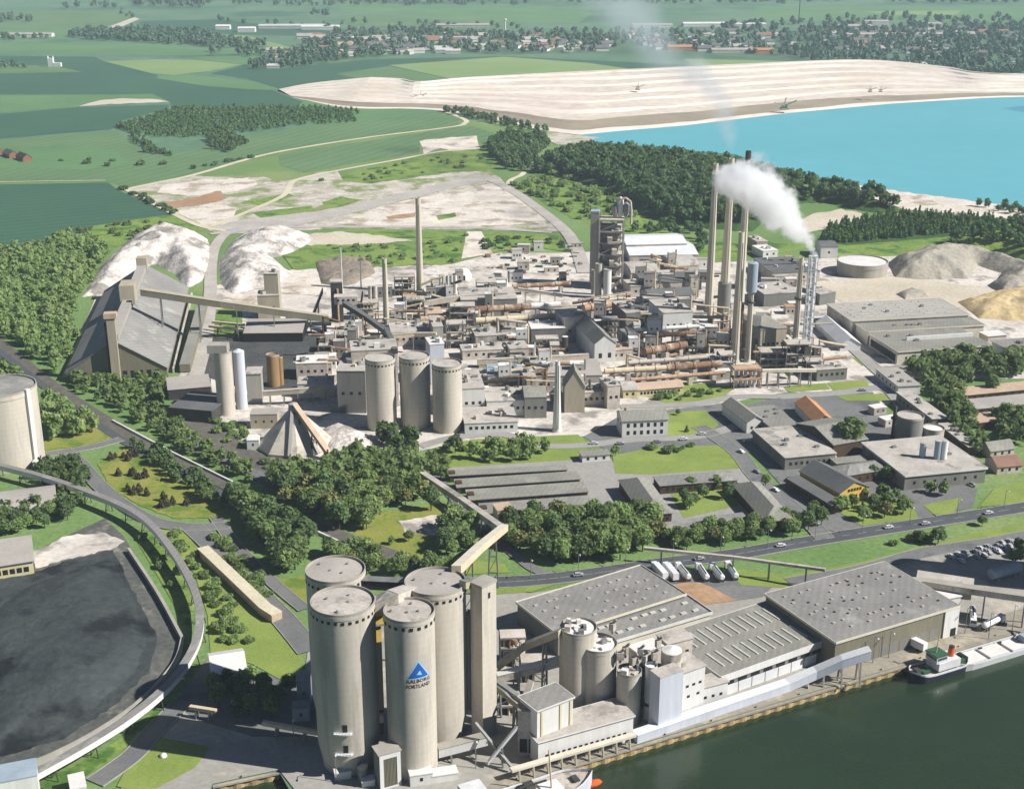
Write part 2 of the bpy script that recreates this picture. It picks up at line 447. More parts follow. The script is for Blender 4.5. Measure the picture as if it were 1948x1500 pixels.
M('cream_pipe', (222,206,176), (202,184,152), 0.15, fine=0.1, fscale=0.8)
M('stack', (208,198,176), (190,181,162), 0.05, streak=True, fine=0.08, fscale=0.4)
M('soot', (82,74,62), (66,60,52), 0.2, fine=0.15)
M('silo_brown', (160,130,90), (140,112,78), 0.12, streak=True, fine=0.1)
M('timber', (206,186,158), (182,160,132), 0.3, fine=0.2, fscale=1.2)
M('sheet_pile', (196,172,124), (160,138,98), 0.3, streak=True, fine=0.2)
M('logo_blue', (40,96,176), (40,96,176), 0.5, fine=0)
M('logo_light', (150,206,240), (150,206,240), 0.5, fine=0)
M('logo_text', (70,58,50), (64,54,46), 0.5, fine=0)
M('logo_red', (190,100,66), (190,100,66), 0.5, fine=0)
M('tyre', (36,36,36), (42,42,42), 1, fine=0)
M('ship_hull', (44,48,62), (36,40,52), 0.3, fine=0.1)
M('ship_white', (222,222,220), (206,206,206), 0.3, fine=0.06, rough=0.5)
M('ship_red', (128,46,40), (112,40,36), 0.3, fine=0.1)
M('orange', (214,98,44), (200,90,40), 0.3, fine=0.06)
M('ship_green', (56,98,72), (50,90,64), 0.3, fine=0.08)
M('car_paint', (186,186,188), (186,186,188), 0.3, fine=0, rnd=0.5, rough=0.3, spec=0.5)
# plants
M('bark', (92,78,62), (74,62,50), 1.0, fine=0.2)
M('foliage', (122,146,84), (148,168,106), 0.35, rough=0.75, fine=0.3, fscale=1.4, rnd=0.32, tr=0.5, c3=(162,176,114), t3=0.6, s3=0.05)
M('foliage_dark', (98,122,76), (120,142,90), 0.35, rough=0.75, fine=0.3, fscale=1.4, rnd=0.26, tr=0.42, c3=(112,132,72), t3=0.6, s3=0.05)
M('foliage_brown', (116,122,70), (138,138,84), 0.35, rough=0.75, fine=0.25, fscale=1.4, rnd=0.2, tr=0.18)
M('foliage_purple', (70,64,48), (86,82,58), 0.35, rough=0.75, fine=0.25, fscale=1.4, rnd=0.2, tr=0.15)
M('foliage_hazy', (80,110,88), (98,126,98), 0.01, rough=0.85, fine=0.15, fscale=0.1, tr=0.15)  # distance haze is mixed into this bluish leaf colour
M('roof_tile', (150,118,100), (136,106,90), 0.2, fine=0.12)
M('foliage_far', (84,116,66), (104,134,76), 0.05, rough=0.8, fine=0.3, fscale=0.3, tr=0.28, c3=(98,128,66), t3=0.58, s3=0.012)
M('foliage_hill', (88,116,74), (110,136,86), 0.05, rough=0.8, fine=0.35, fscale=0.3, tr=0.4, c3=(86,118,58), t3=0.6, s3=0.02)
# water
def water(name, c1, c2, rough, bump, scale, wscale, spec=0.5):
    m = M(name, c1, c2, scale, rough=rough, fine=0.03, spec=spec)
    nt = m.node_tree; N = nt.nodes; L = nt.links; b = N['Principled BSDF']
    g = N.new('ShaderNodeNewGeometry'); n = N.new('ShaderNodeTexNoise'); n.inputs['Scale'].default_value = wscale; n.inputs['Detail'].default_value = 4
    L.new(g.outputs['Position'], n.inputs['Vector']); bp = N.new('ShaderNodeBump'); bp.inputs['Distance'].default_value = bump; bp.inputs['Strength'].default_value = 0.6
    L.new(n.outputs['Fac'], bp.inputs['Height']); L.new(bp.outputs[0], b.inputs['Normal'])
water('harbour_water', (36,52,34), (44,60,38), 0.22, 0.12, 0.012, 0.35)
water('lake_water', (98,172,182), (106,178,188), 0.45, 0.05, 0.003, 0.2, 0.2)

water('deep_lake', (82,150,170), (96,164,180), 0.45, 0.05, 0.006, 0.2, 0.2)
M('hazy_ground', (72,102,76), (90,118,88), 0.01, fine=0.15, fscale=0.05, c3=(104,128,92), t3=0.6, s3=0.006)  # ground colour tinted blue green to carry distance haze
M('ballast_light', (112,106,98), (96,92,86), 0.06, fine=0.15, fscale=0.6)
M('far_white', (206,204,198), (190,188,182), 0.05, fine=0.05)
M('haul_surface', (190,183,173), (172,165,156), 0.05, fine=0.12, fscale=0.5)
M('brown_heap', (150,136,118), (126,118,108), 0.08, fine=0.2, fscale=0.6, bump=0.4)
# ---- land, water ------------------------------------------------------------------
qa = G(1130, 1443); qb = G(1725, 1264); qd = (qb - qa).normalized(); qn = Vector((qd.y, -qd.x, 0))   # qn points to the water
def quay(s, off=0, z=0.0):
    p = qa + qd * s + qn * off; return Vector((p.x, p.y, z))
q_far = qa + qd * 9000; k0 = (180 - qa.y) / qd.y; q_near = qa + qd * k0
n1, n2, n3, n4 = G(392, 1540), G(404, 1494), G(531, 1467), G(572, 1540)
land = [Vector((-16000, 24000, 0)), Vector((-16000, 180, 0)), Vector((n1.x, 180, 0)), n1, n2, n3, n4, Vector((n4.x + 4, 180, 0)),
        Vector((q_near.x, 180, 0)), q_far, Vector((16000, q_far.y + 3000, 0)), Vector((16000, 24000, 0))]
me = bpy.data.meshes.new('ground'); tr = tessellate_polygon([land])
me.from_pydata(land, [], [t if (land[t[1]] - land[t[0]]).cross(land[t[2]] - land[t[0]]).z > 0 else (t[0], t[2], t[1]) for t in tr])
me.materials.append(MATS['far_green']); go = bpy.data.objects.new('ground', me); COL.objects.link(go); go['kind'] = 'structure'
m = MB(); m.quad((-3000, -600, -2.6), (9000, -600, -2.6), (9000, 4500, -2.6), (-3000, 800, -2.6))
o = m.build('harbour_water', 'harbour_water'); o['kind'] = 'structure'
# quay wall: corrugated sheet piling with a concrete capping beam
def pile_wall(name, a, b, label):
    d = (b - a); L = d.length; d = d.normalized(); nrm = Vector((d.y, -d.x, 0))
    t = thing(name, label, 'quay wall', (a.x, a.y, -2.6))
    m = MB(); n = int(L / 1.2); vs = []; fs = []
    for i in range(n + 1):
        p = a + d * (i * L / n) + nrm * (0.55 if (i // 2) % 2 else 0.12)
        vs += [(p.x, p.y, -7), (p.x, p.y, -0.35)]
    for i in range(n): fs.append((2*i, 2*i+2, 2*i+3, 2*i+1))
    m.add(vs, fs); m.build('sheet_piling', 'sheet_pile', t)
    m = MB(); e = nrm * 0.35; m.path([a + e - Vector((0, 0, .12)), b + e - Vector((0, 0, .12))], 1.1, 0.6); m.build('capping_beam', 'quay_concrete', t)
    m = MB()
    for i in range(int(L / 18)):
        p = a + d * (9 + i * 18) - nrm * 0.9
        if i < 90: MB().add([], []); 
        m = MB(); m.tube((p.x, p.y, 0.1), (p.x, p.y, 0.6), .22, .18, 8); m.tube((p.x, p.y, .6), (p.x, p.y, .8), .32, .3, 8)
        if i < 40: m.build('bollard', 'steel_dark', t)
    return t
pile_wall('quay_wall', quay(-90), quay(620), 'long corrugated sheet pile quay wall along the dark green harbour water')
pile_wall('dock_wall', n2, n3, 'short row of sheet piles edging the small dock cut at the bottom left')

S = sheet
# ---- far countryside -----------------------------------------------------------------
S('grass_ground', [(-400,1600),(-400,330),(0,330),(250,345),(700,225),(1000,230),(1250,290),(1500,330),(1948,420),(2400,480),(2400,1040),(2050,1170),(1500,1330),(1140,1438),(900,1510),(575,1508),(560,1500),(531,1464),(400,1490),(380,1505),(380,1600)], 'grass_base', 1)
S('crop_field', [(-60,82),(240,81),(380,95),(500,94),(506,100),(360,106),(180,103),(-60,103)], 'field_mid', 2)
S('crop_field', [(-60,55),(130,58),(128,66),(140,74),(-60,76)], 'field_mid', 2)
S('crop_field', [(-60,20),(200,22),(255,30),(180,60),(-60,52)], 'field_fresh', 2)
S('crop_field', [(270,40),(420,38),(640,60),(620,70),(470,66),(380,62),(250,60)], 'field_dark', 2)
S('crop_field', [(175,63),(255,33),(266,36),(205,62)], 'tan_soil', 3)
S('crop_field', [(380,65),(470,68),(530,84),(560,93),(520,90),(450,78)], 'field_light', 3)
S('crop_field', [(640,8),(1000,10),(1130,25),(1100,44),(900,42),(650,22)], 'field_mid', 2)
S('crop_field', [(650,28),(880,40),(1000,46),(860,54),(660,48)], 'field_fresh', 3)
S('crop_field', [(1440,12),(1960,14),(1960,44),(1620,42),(1430,36)], 'field_mid', 2)
S('crop_field', [(1640,22),(1830,20),(1820,28),(1700,29)], 'field_light', 3)
S('crop_field', [(-60,106),(180,108),(200,118),(300,143),(300,150),(400,165),(520,172),(585,198),(590,205),(330,210),(322,193),(290,178),(200,180),(-60,180)], 'field_dark', 2)
S('crop_field', [(200,117),(300,113),(375,114),(460,123),(400,135),(330,143),(285,139)], 'field_light', 3)
S('crop_field', [(292,148),(350,141),(420,148),(520,160),(538,172),(470,170),(380,162)], 'field_mid', 3)
S('crop_field', [(365,108),(500,106),(480,128),(465,123),(378,113)], 'field_mid', 3)
S('crop_field', [(465,124),(540,132),(700,118),(770,170),(540,172),(470,150),(400,140)], 'field_dark', 3)
S('crop_field', [(-60,122),(100,125),(158,137),(-60,141)], 'field_fresh', 3)
S('crop_field', [(-60,182),(170,180),(290,180),(322,193),(200,199),(155,203),(-60,219)], 'field_mid', 3)
S('crop_field', [(150,202),(190,191),(240,187),(300,189),(322,194),(210,198)], 'tan_soil', 4, 1)
S('crop_field', [(-60,222),(150,204),(325,199),(312,208),(235,228),(212,246),(100,255),(-60,268)], 'field_dark', 4)
S('pasture', [(-60,272),(215,248),(240,262),(275,290),(340,290),(390,280),(420,268),(640,230),(700,230),(850,212),(880,224),(870,238),(560,283),(500,298),(360,332),(240,356),(205,346),(-60,342)], 'field_fresh', 2)
S('pasture', [(-60,290),(120,275),(215,285),(250,310),(160,322),(-60,318)], 'field_mid', 3, 3)
S('pasture', [(440,262),(640,232),(860,215),(872,228),(760,246),(560,278),(470,285)], 'field_fresh', 4)
S('crop_field', [(-60,352),(205,347),(226,362),(330,408),(250,418),(160,432),(145,445),(-60,490)], 'field_dark', 3)
S('crop_field', [(160,432),(330,408),(400,430),(395,440),(300,440),(250,458),(200,480),(120,470)], 'rough_grass', 4, 2)
S('crop_field', [(530,298),(560,290),(800,253),(870,242),(900,240),(945,255),(930,280),(905,262),(800,268),(798,290),(650,314),(580,328),(535,315)], 'field_fresh', 4)
S('crop_field', [(590,175),(640,205),(760,206),(835,212),(700,228),(600,235),(560,212)], 'field_mid', 3)
S('crop_field', [(535,131),(700,113),(960,107),(1150,116),(1400,128),(1545,127),(1490,138),(1200,154),(900,168),(790,178),(700,150)], 'field_dark', 4)
S('crop_field', [(740,124),(960,108),(1120,120),(1300,146),(1200,154),(930,166)], 'field_light', 5)
S('crop_field', [(640,140),(740,126),(930,166),(850,172),(780,176)], 'field_fresh', 5)
S('crop_field', [(1300,112),(1480,116),(1600,124),(1480,130),(1320,124)], 'field_light', 5)
S('rough_ground', [(600,345),(760,305),(850,288),(950,280),(965,300),(940,325),(860,325),(700,350),(640,355)], 'rough_grass', 4, 2)
# ---- chalk workings --------------------------------------------------------------------
S('chalk_ground', [(242,362),(300,346),(370,335),(480,333),(548,345),(580,335),(640,320),(655,345),(700,350),(860,328),(930,325),(960,345),(1045,420),(1075,440),(900,437),(640,434),(540,442),(440,445),(400,440),(380,425),(330,405),(280,380)], 'chalk_mixed', 5, 2)
S('chalk_ground', [(640,424),(740,388),(830,370),(950,345),(1030,410),(1040,425),(900,430),(700,430)], 'chalk', 6, 2)
S('chalk_ground', [(310,352),(380,342),(480,338),(490,352),(430,368),(360,372),(300,366)], 'chalk', 6, 2)
S('chalk_ground', [(330,402),(420,384),(450,398),(440,425),(400,438),(380,425)], 'chalk', 6, 2)
S('soil_patch', [(312,386),(380,373),(420,362),(432,378),(385,390),(325,396)], 'brown_soil', 7, 2)
S('soil_patch', [(735,412),(790,404),(790,412),(740,418)], 'brown_soil', 7, 1)
S('grass_patch', [(612,384),(650,374),(690,380),(650,396),(620,396)], 'rough_grass', 7, 2)
S('grass_patch', [(830,410),(865,404),(868,412),(835,418)], 'rough_grass', 7, 1)
S('grass_patch', [(455,385),(540,368),(560,372),(500,392)], 'rough_grass', 7, 2)
S('grass_patch', [(480,405),(590,390),(600,400),(500,416)], 'rough_grass', 7, 2)
S('haul_road', [(400,436),(445,420),(600,402),(700,384),(860,343),(930,333),(936,342),(850,360),(700,398),(560,430),(470,438)], 'haul_surface', 8, 1)
S('grass_strip', [(600,442),(760,437),(900,440),(1060,446),(1070,455),(800,452),(600,452)], 'rough_grass', 6, 1)
S('soil_patch', [(560,447),(650,440),(740,450),(785,458),(690,466),(600,468),(560,462)], 'tan_soil', 7, 2)
S('grass_patch', [(535,484),(600,466),(770,462),(890,440),(890,455),(880,492),(860,502),(700,508),(560,512)], 'rough_grass', 7, 2)
S('grass_patch', [(920,445),(1060,452),(1100,480),(1010,470),(930,480)], 'rough_grass', 7, 2)
S('chalk_ground', [(888,440),(916,440),(938,482),(878,492)], 'chalk', 8)
S('chalk_ground', [(798,268),(837,263),(905,259),(912,283),(863,288),(837,281),(806,293)], 'chalk', 6, 2)
S('scrub_ground', [(975,352),(1040,328),(1150,358),(1190,400),(1215,432),(1090,415)], 'rough_grass', 5, 3)
S('wood_ground', [(1010,325),(1150,350),(1220,410),(1300,460),(1560,460),(1700,430),(1948,440),(1948,500),(1600,490),(1560,470),(1330,500),(1190,470),(1080,400)], 'rough_grass', 3)
S('plantation_ground', [(1556,458),(1570,432),(1700,404),(1892,414),(1896,438),(1800,450),(1610,466)], 'wood_floor', 6)
S('grass_patch', [(1560,470),(1700,466),(1840,448),(1948,446),(1948,480),(1800,470),(1600,490)], 'rough_grass', 6, 2)
road('farm_track', [(240,361),(300,348),(370,333),(480,301),(560,284),(700,262),(860,242),(884,235),(884,228),(850,214)], 7, 'track', 8, kerb=False)
road('farm_track', [(912,284),(840,289),(760,304),(660,322),(590,336),(556,348),(540,372),(480,400),(400,432)], 6, 'track', 9, kerb=False)
road('farm_track', [(240,361),(320,402),(380,430),(430,440)], 6, 'track', 9, kerb=False)
road('farm_track', [(965,365),(970,345),(990,335),(998,328)], 6, 'track', 9, kerb=False)
road('farm_track', [(0,347),(110,345),(200,344)], 3, 'tan_soil', 9, kerb=False)
road('haul_road', [(400,446),(520,434),(700,432),(900,434),(1050,443)], 7, 'haul_surface', 9, kerb=False)
road('haul_road', [(925,338),(985,370),(1065,430),(1095,470),(1112,520)], 11, 'haul_surface', 10, kerb=False)
road('haul_road', [(372,720),(392,640),(400,560),(402,500),(412,465),(440,442),(520,434)], 9, 'haul_surface', 9, kerb=False)
# ---- quarry: terraced chalk face down to the turquoise lake -----------------------------
top = smooth_line([G(x, y) for x, y in [(530,173),(590,169),(680,169),(760,172),(800,178),(900,169),(1100,158),(1300,148),(1500,138),(1650,134),(1790,147),(1850,158),(1960,163),(2300,168)]], 8)
bot = smooth_line([G(x, y) for x, y in [(560,186),(640,203),(700,207),(780,207),(850,212),(960,232),(1035,249),(1100,257),(1180,250),(1300,240),(1500,216),(1700,198),(1880,187),(1960,185),(2300,183)]], 8)
def resample(L, n):
    acc = [0.0]
    for i in range(len(L) - 1): acc.append(acc[-1] + (L[i + 1] - L[i]).length)
    out = []; j = 0
    for k in range(n):
        t = acc[-1] * k / (n - 1)
        while j < len(L) - 2 and acc[j + 1] < t: j += 1
        f = (t - acc[j]) / max(acc[j + 1] - acc[j], 1e-6); out.append(L[j].lerp(L[j + 1], min(f, 1)))
    return out
NQ = 160
top = resample(top, NQ); bot = resample(bot, NQ)
# (fraction from lake, height, material) of each terrace line
prof = [(0.0,0.05,0),(0.03,1.2,0),(0.05,1.6,2),(0.14,2.4,2),(0.18,5.0,1),(0.28,5.3,0),(0.315,8.2,1),(0.43,8.5,0),(0.455,11.3,1),(0.55,11.6,0),(0.585,14.6,1),(0.70,14.9,0),(0.725,17.6,1),(0.83,17.9,0),(0.86,20.8,1),(0.95,21,0),(0.965,23,1),(1.0,23.2,0),(1.06,0.0,1)]
m = MB(); vs = []
wob = vnoise(np.array([[i * 1.0, k * 40.0] for i in range(NQ) for k in range(len(prof))]), 9, 5).reshape(NQ, -1) - 0.5
for i in range(NQ):
    g = min(1, i / 14)
    for k, (f, h, mi) in enumerate(prof):
        p = bot[i].lerp(top[i], f + wob[i, k] * 0.06 * (0 < k < len(prof) - 2)); vs.append((p.x, p.y, h * (0.15 + 0.85 * g) * 0.8 + (wob[i, k] * 1.2 if 0 < k < len(prof) - 1 else 0)))
n = len(prof)
for k in range(n - 1):
    m.cur = prof[k][2] if k else 0
    m.add([], []) ;
m.v = vs
for i in range(NQ - 1):
    for k in range(n - 1):
        m.f.append((i*n+k, i*n+k+1, (i+1)*n+k+1, (i+1)*n+k)); m.mi.append([0, 0, 2, 2, 1, 0, 1, 0, 1, 0, 1, 0, 1, 0, 1, 0, 1, 0][k])
m.f = [f[::-1] for f in m.f]
o = m.build('quarry_terraces', ['quarry_chalk', 'quarry_face', 'quarry_rim']); o['kind'] = 'structure'
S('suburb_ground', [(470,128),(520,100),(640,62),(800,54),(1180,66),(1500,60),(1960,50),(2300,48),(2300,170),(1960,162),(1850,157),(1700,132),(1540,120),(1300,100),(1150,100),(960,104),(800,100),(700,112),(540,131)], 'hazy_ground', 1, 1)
S('dark_yard', [(325,792),(400,800),(470,852),(560,880),(645,886),(610,912),(520,932),(440,892),(360,852),(318,815)], 'ballast_light', 5, 2)
S('deep_water', [(1905,206),(1960,200),(2200,200),(2200,230),(1960,216)], 'deep_lake', 7, 1)
S('quarry_lake', [(1088,258),(1180,249),(1300,239),(1500,215),(1700,197),(1880,186),(1960,184),(2300,182),(2300,440),(1950,396),(1850,384),(1720,367),(1600,348),(1480,322),(1400,294),(1250,282),(1100,266)], 'lake_water', 6)
S('lake_beach', [(1580,343),(1700,362),(1850,382),(1960,396),(2200,425),(2200,450),(1950,420),(1850,410),(1720,398),(1640,370)], 'chalk', 7, 2)
S('chalk_ground', [(1035,248),(1100,256),(1140,262),(1100,275),(1060,275),(1040,266)], 'chalk_mixed', 7, 1)
S('chalk_ground', [(1500,432),(1540,408),(1600,398),(1640,405),(1650,425),(1600,430),(1540,442)], 'tan_soil', 7, 2)
S('chalk_ground', [(1690,410),(1720,402),(1728,412),(1690,420)], 'tan_soil', 7, 2)
# ---- plant ground -----------------------------------------------------------------------
S('plant_yard', [(385,590),(400,545),(560,512),(860,502),(940,482),(1110,480),(1190,470),(1340,500),(1600,490),(1948,480),(1990,500),(1990,720),(1760,720),(1720,720),(1690,770),(1640,760),(1500,745),(1390,765),(1330,790),(1180,790),(1110,830),(900,835),(700,880),(640,885),(480,850),(400,800),(330,760),(340,715),(355,690)], 'plant_ground', 3)
S('chalk_ground', [(118,718),(150,640),(176,580),(190,545),(215,528),(205,560),(160,640),(132,718)], 'tan_soil', 6, 1)
S('dark_yard', [(400,642),(470,635),(620,630),(700,650),(690,680),(620,700),(600,745),(470,740),(400,720),(360,716)], 'clinker', 5, 2)
S('dark_yard', [(330,735),(400,720),(410,780),(380,800),(330,770)], 'clinker', 5, 1)
S('grass_patch', [(404,588),(460,585),(462,640),(404,642)], 'rough_grass', 6)
S('chalk_ground', [(420,560),(560,515),(620,520),(620,560),(470,585)], 'chalk', 5, 2)
S('sand_ground', [(1545,535),(1700,525),(1860,545),(1948,560),(1948,610),(1800,580),(1600,575)], 'tan_soil', 6, 2)
S('lawn', [(1200,745),(1300,725),(1400,735),(1380,750),(1330,765),(1260,765)], 'lawn', 5, 2)
S('lawn', [(1268,785),(1340,780),(1368,808),(1340,825),(1270,832)], 'lawn', 6)
S('lawn', [(1170,900),(1165,866),(1240,850),(1400,845),(1436,885),(1420,890),(1240,902)], 'lawn', 6)
S('lawn', [(830,850),(900,835),(1000,830),(1100,826),(1120,845),(1110,880),(860,890),(820,880)], 'lawn', 5)
S('lawn', [(1490,735),(1570,728),(1580,740),(1500,745)], 'lawn', 6)
S('lawn', [(1572,728),(1645,722),(1655,735),(1585,742)], 'lawn', 6)
S('lawn', [(1590,752),(1680,748),(1695,762),(1610,762)], 'lawn', 6)
S('lawn', [(1622,680),(1655,678),(1670,690),(1640,695)], 'lawn', 6)
S('lawn', [(1268,925),(1400,918),(1410,960),(1300,985)], 'lawn', 6)
S('lawn', [(1590,970),(1640,950),(1730,950),(1748,985),(1640,1000)], 'lawn', 6)
S('lawn', [(1860,965),(1890,930),(1948,915),(2100,890),(2100,940),(1948,955)], 'lawn', 6)
S('lawn', [(1755,960),(1830,945),(1815,975),(1780,980)], 'lawn', 6)
S('works_street', [(1180,790),(1390,765),(1420,770),(1500,750),(1660,745),(1720,830),(1700,860),(1860,930),(1850,965),(1720,990),(1590,1010),(1560,1005),(1430,860),(1160,860),(1110,830)], 'yard_asphalt', 4)
S('works_street', [(840,890),(1160,870),(1180,895),(1420,890),(1560,1000),(1500,1005),(1250,1030),(960,1000),(930,980)], 'asphalt_pale', 5)
road('works_road', [(1480,756),(1600,748),(1680,740),(1720,775),(1790,835),(1880,900)], 7, 'asphalt_pale', 7, kerb=.4)
road('works_road', [(1620,660),(1680,715),(1720,745),(1780,800)], 8, 'asphalt_pale', 8, kerb=.4)
road('works_road', [(1180,775),(1260,772),(1330,768),(1400,756),(1480,756)], 6, 'asphalt_pale', 7, kerb=.4)
road('works_road', [(800,850),(870,832),(960,828),(1020,848),(1110,848),(1200,838),(1320,832),(1400,812)], 6, 'asphalt_pale', 7, kerb=.4)
# ---- railway, main road, left side --------------------------------------------------------
road('railway_bed', [(-160,545),(-20,640),(100,735),(220,812),(330,872),(430,922),(560,985),(700,1040),(800,1075)], 8.5, 'ballast', 6, kerb=False)
road('access_road', [(-160,560),(-20,655),(90,740),(215,827),(330,890),(420,938),(520,985)], 5, 'asphalt_dark', 7, kerb=False)
road('main_road', [(780,1110),(880,1110),(1000,1106),(1130,1092),(1250,1074),(1400,1055),(1520,1034),(1700,1005),(1948,966),(2200,925)], 9, 'asphalt_dark', 8, marks=True, kerb=.35)
road('side_road', [(1570,1026),(1545,1000),(1500,960),(1440,910),(1400,860),(1330,812)], 8, 'yard_asphalt', 8, kerb=.35)
road('side_road', [(1070,1100),(1020,1085),(985,1060),(940,1020),(900,985),(860,945),(830,905)], 5, 'yard_asphalt', 7, kerb=False)
road('side_road', [(85,866),(170,852),(232,836)], 6, 'asphalt', 8, kerb=.3)
road('side_road', [(120,858),(150,880),(180,915),(225,955),(290,992),(360,1004),(440,1000)], 7, 'asphalt', 9, kerb=.3)
road('side_road', [(362,1000),(410,1045),(480,1120),(540,1180),(590,1240)], 9, 'asphalt', 9, kerb=.3)
road('side_road', [(410,985),(450,1040),(520,1110),(580,1160)], 5, 'asphalt', 8, kerb=.3)
road('side_road', [(330,790),(370,850),(430,880),(500,905),(560,905),(600,890)], 8, 'asphalt', 7, kerb=False)
road('side_road', [(340,800),(400,800),(470,860),(560,880)], 5, 'ballast', 6, kerb=False)
road('side_road', [(180,1490),(250,1440),(290,1395),(340,1345)], 7, 'asphalt', 8, kerb=.3)
road('side_road', [(1500,1110),(1640,1085),(1760,1052),(1900,1030),(2050,1000)], 8, 'yard_asphalt', 8, kerb=.3)
S('lawn', [(185,880),(240,850),(300,860),(430,958),(420,985),(330,985),(260,958),(210,925)], 'dry_lawn', 4, 2)
S('lawn', [(80,840),(190,805),(222,830),(160,848),(85,856)], 'dry_lawn', 4, 2)
S('lawn', [(640,1040),(720,975),(860,955),(880,985),(830,1050),(790,1065)], 'dry_lawn', 4, 2)
S('gravel_ground', [(760,990),(850,975),(872,990),(830,1018),(770,1012)], 'plant_ground', 5, 2)
S('lawn', [(300,1006),(350,1010),(460,1140),(530,1190),(575,1245),(575,1310),(530,1290),(480,1262),(400,1240),(395,1170),(370,1090)], 'lawn', 4)
S('lawn', [(250,1010),(285,1012),(340,1080),(372,1150),(355,1190),(300,1095)], 'rough_grass', 4)
S('lawn', [(510,1105),(580,1095),(584,1150),(560,1145)], 'dry_lawn', 4)
S('lawn', [(880,1062),(960,1072),(970,1088),(880,1092)], 'lawn', 4)
S('lawn', [(930,1115),(1010,1108),(1060,1110),(1010,1125),(940,1130)], 'lawn', 6)
S('lawn', [(1380,1080),(1500,1092),(1640,1068),(1760,1036),(1948,992),(2050,975),(2050,1000),(1900,1022),(1740,1050),(1640,1080),(1500,1118),(1410,1112)], 'lawn', 6)
# ---- coal yard ---------------------------------------------------------------------------
S('coal_yard', [(-60,1090),(60,1050),(140,1012),(200,985),(236,1020),(262,1062),(346,1212),(342,1250),(296,1320),(200,1390),(-60,1490)], 'coal_edge', 4)
S('coal_yard', [(-60,1110),(60,1090),(140,1062),(215,1045),(262,1140),(300,1210),(288,1270),(220,1340),(120,1405),(-60,1455)], 'coal', 6, 3)
S('chalk_ground', [(62,1050),(120,1020),(190,1012),(240,1030),(200,1048),(120,1065),(66,1082)], 'plant_ground', 7, 4)
# ---- foreground yards ----------------------------------------------------------------------
S('silo_yard', [(230,1500),(290,1395),(335,1335),(400,1245),(480,1268),(575,1312),(585,1240),(600,1180),(800,1140),(960,1120),(1010,1128),(1250,1085),(1420,1085),(1480,1100),(1700,1062),(1948,1012),(2300,960),(2300,1070),(2050,1168),(1725,1260),(1448,1345),(1130,1439),(960,1496),(900,1520),(575,1520),(560,1500),(531,1463),(404,1490),(392,1520),(200,1520)], 'yard_concrete', 5)
S('dark_yard', [(400,1245),(480,1268),(575,1312),(600,1300),(600,1400),(480,1400),(380,1370),(330,1340)], 'yard_asphalt', 6)
S('lawn', [(222,1494),(245,1452),(292,1398),(400,1420),(372,1458),(300,1497),(260,1505)], 'lawn', 7)
S('lawn', [(60,1490),(200,1425),(300,1345),(320,1335),(290,1380),(200,1450),(110,1510)], 'rough_grass', 6)
S('lorry_park', [(1250,1085),(1420,1085),(1480,1105),(1450,1135),(1340,1150),(1290,1120)], 'yard_asphalt', 6)
S('soil_patch', [(1270,1112),(1330,1105),(1400,1140),(1330,1152)], 'brown_soil', 7, 2)
S('quay_apron', [(1205,1400),(1500,1310),(1650,1248),(1948,1155),(2100,1110),(2100,1151),(1725,1262),(1448,1344),(1130,1440),(960,1496),(900,1515),(960,1470)], 'quay_concrete', 6)
# ---- builders --------------------------------------------------------------------------
def frame(A, B, C, h):
    """roof corners A,B (front edge) and C (next to B) seen at height h -> four xy corners of the rectangle A,B,C,D"""
    a = G(*A, h); b = G(*B, h); c = G(*C, h)
    u = (b - a); L = u.length; u = u / L; v = Vector((-u.y, u.x, 0)); W = (c - b).dot(v)
    return [Vector((p.x, p.y, 0)) for p in (a, b, b + v * W, a + v * W)]
def centre(q): return sum(q, Vector((0, 0, 0))) / 4
def win_row(t, q, e, n, z, w, h, mat='glass', name='window', m0=0.06, m1=0.06, z0=0.0, proud=0.06):
    """n openings along wall edge e of rectangle q"""
    a = q[e]; b = q[(e + 1) % 4]; c = centre(q)
    d = (b - a); L = d.length; d = d / L; nrm = Vector((d.y, -d.x, 0))
    if (a - c).dot(nrm) < 0: nrm = -nrm
    ang = math.atan2(d.y, d.x)
    mb = MB(); mb.box((0, 0, 0), w, 2 * proud, h); p0 = None
    for i in range(n):
        f = m0 + (1 - m0 - m1) * ((i + 0.5) / n)
        p = a + d * (L * f); p.z = z0 + z
        if p0 is None:
            o = MB().box((0, 0, 0), w, 2 * proud, h).build(name, mat, t, at=p); p0 = o
        else:
            o = p0.copy(); COL.objects.link(o); o.parent = t; o.location = p - ORG[t.name]
        o.rotation_euler = (0, 0, ang)
def in_quad(q, u, v): return q[0] + (q[1] - q[0]) * u + (q[3] - q[0]) * v
def scatter_part(t, name, mat, spots, size, rz=0.0):
    p0 = None
    for p in spots:
        if p0 is None:
            p0 = MB().box((0, 0, 0), *size).build(name, mat, t, at=p); o = p0
        else:
            o = p0.copy(); COL.objects.link(o); o.parent = t; o.location = Vector(p) - ORG[t.name]
        o.rotation_euler = (0, 0, rz)
def part_of(t, nm):
    for c in t.children:
        if c.name.split('.')[0] == nm: return c
    return t
def qang(q): d = q[1] - q[0]; return math.atan2(d.y, d.x)
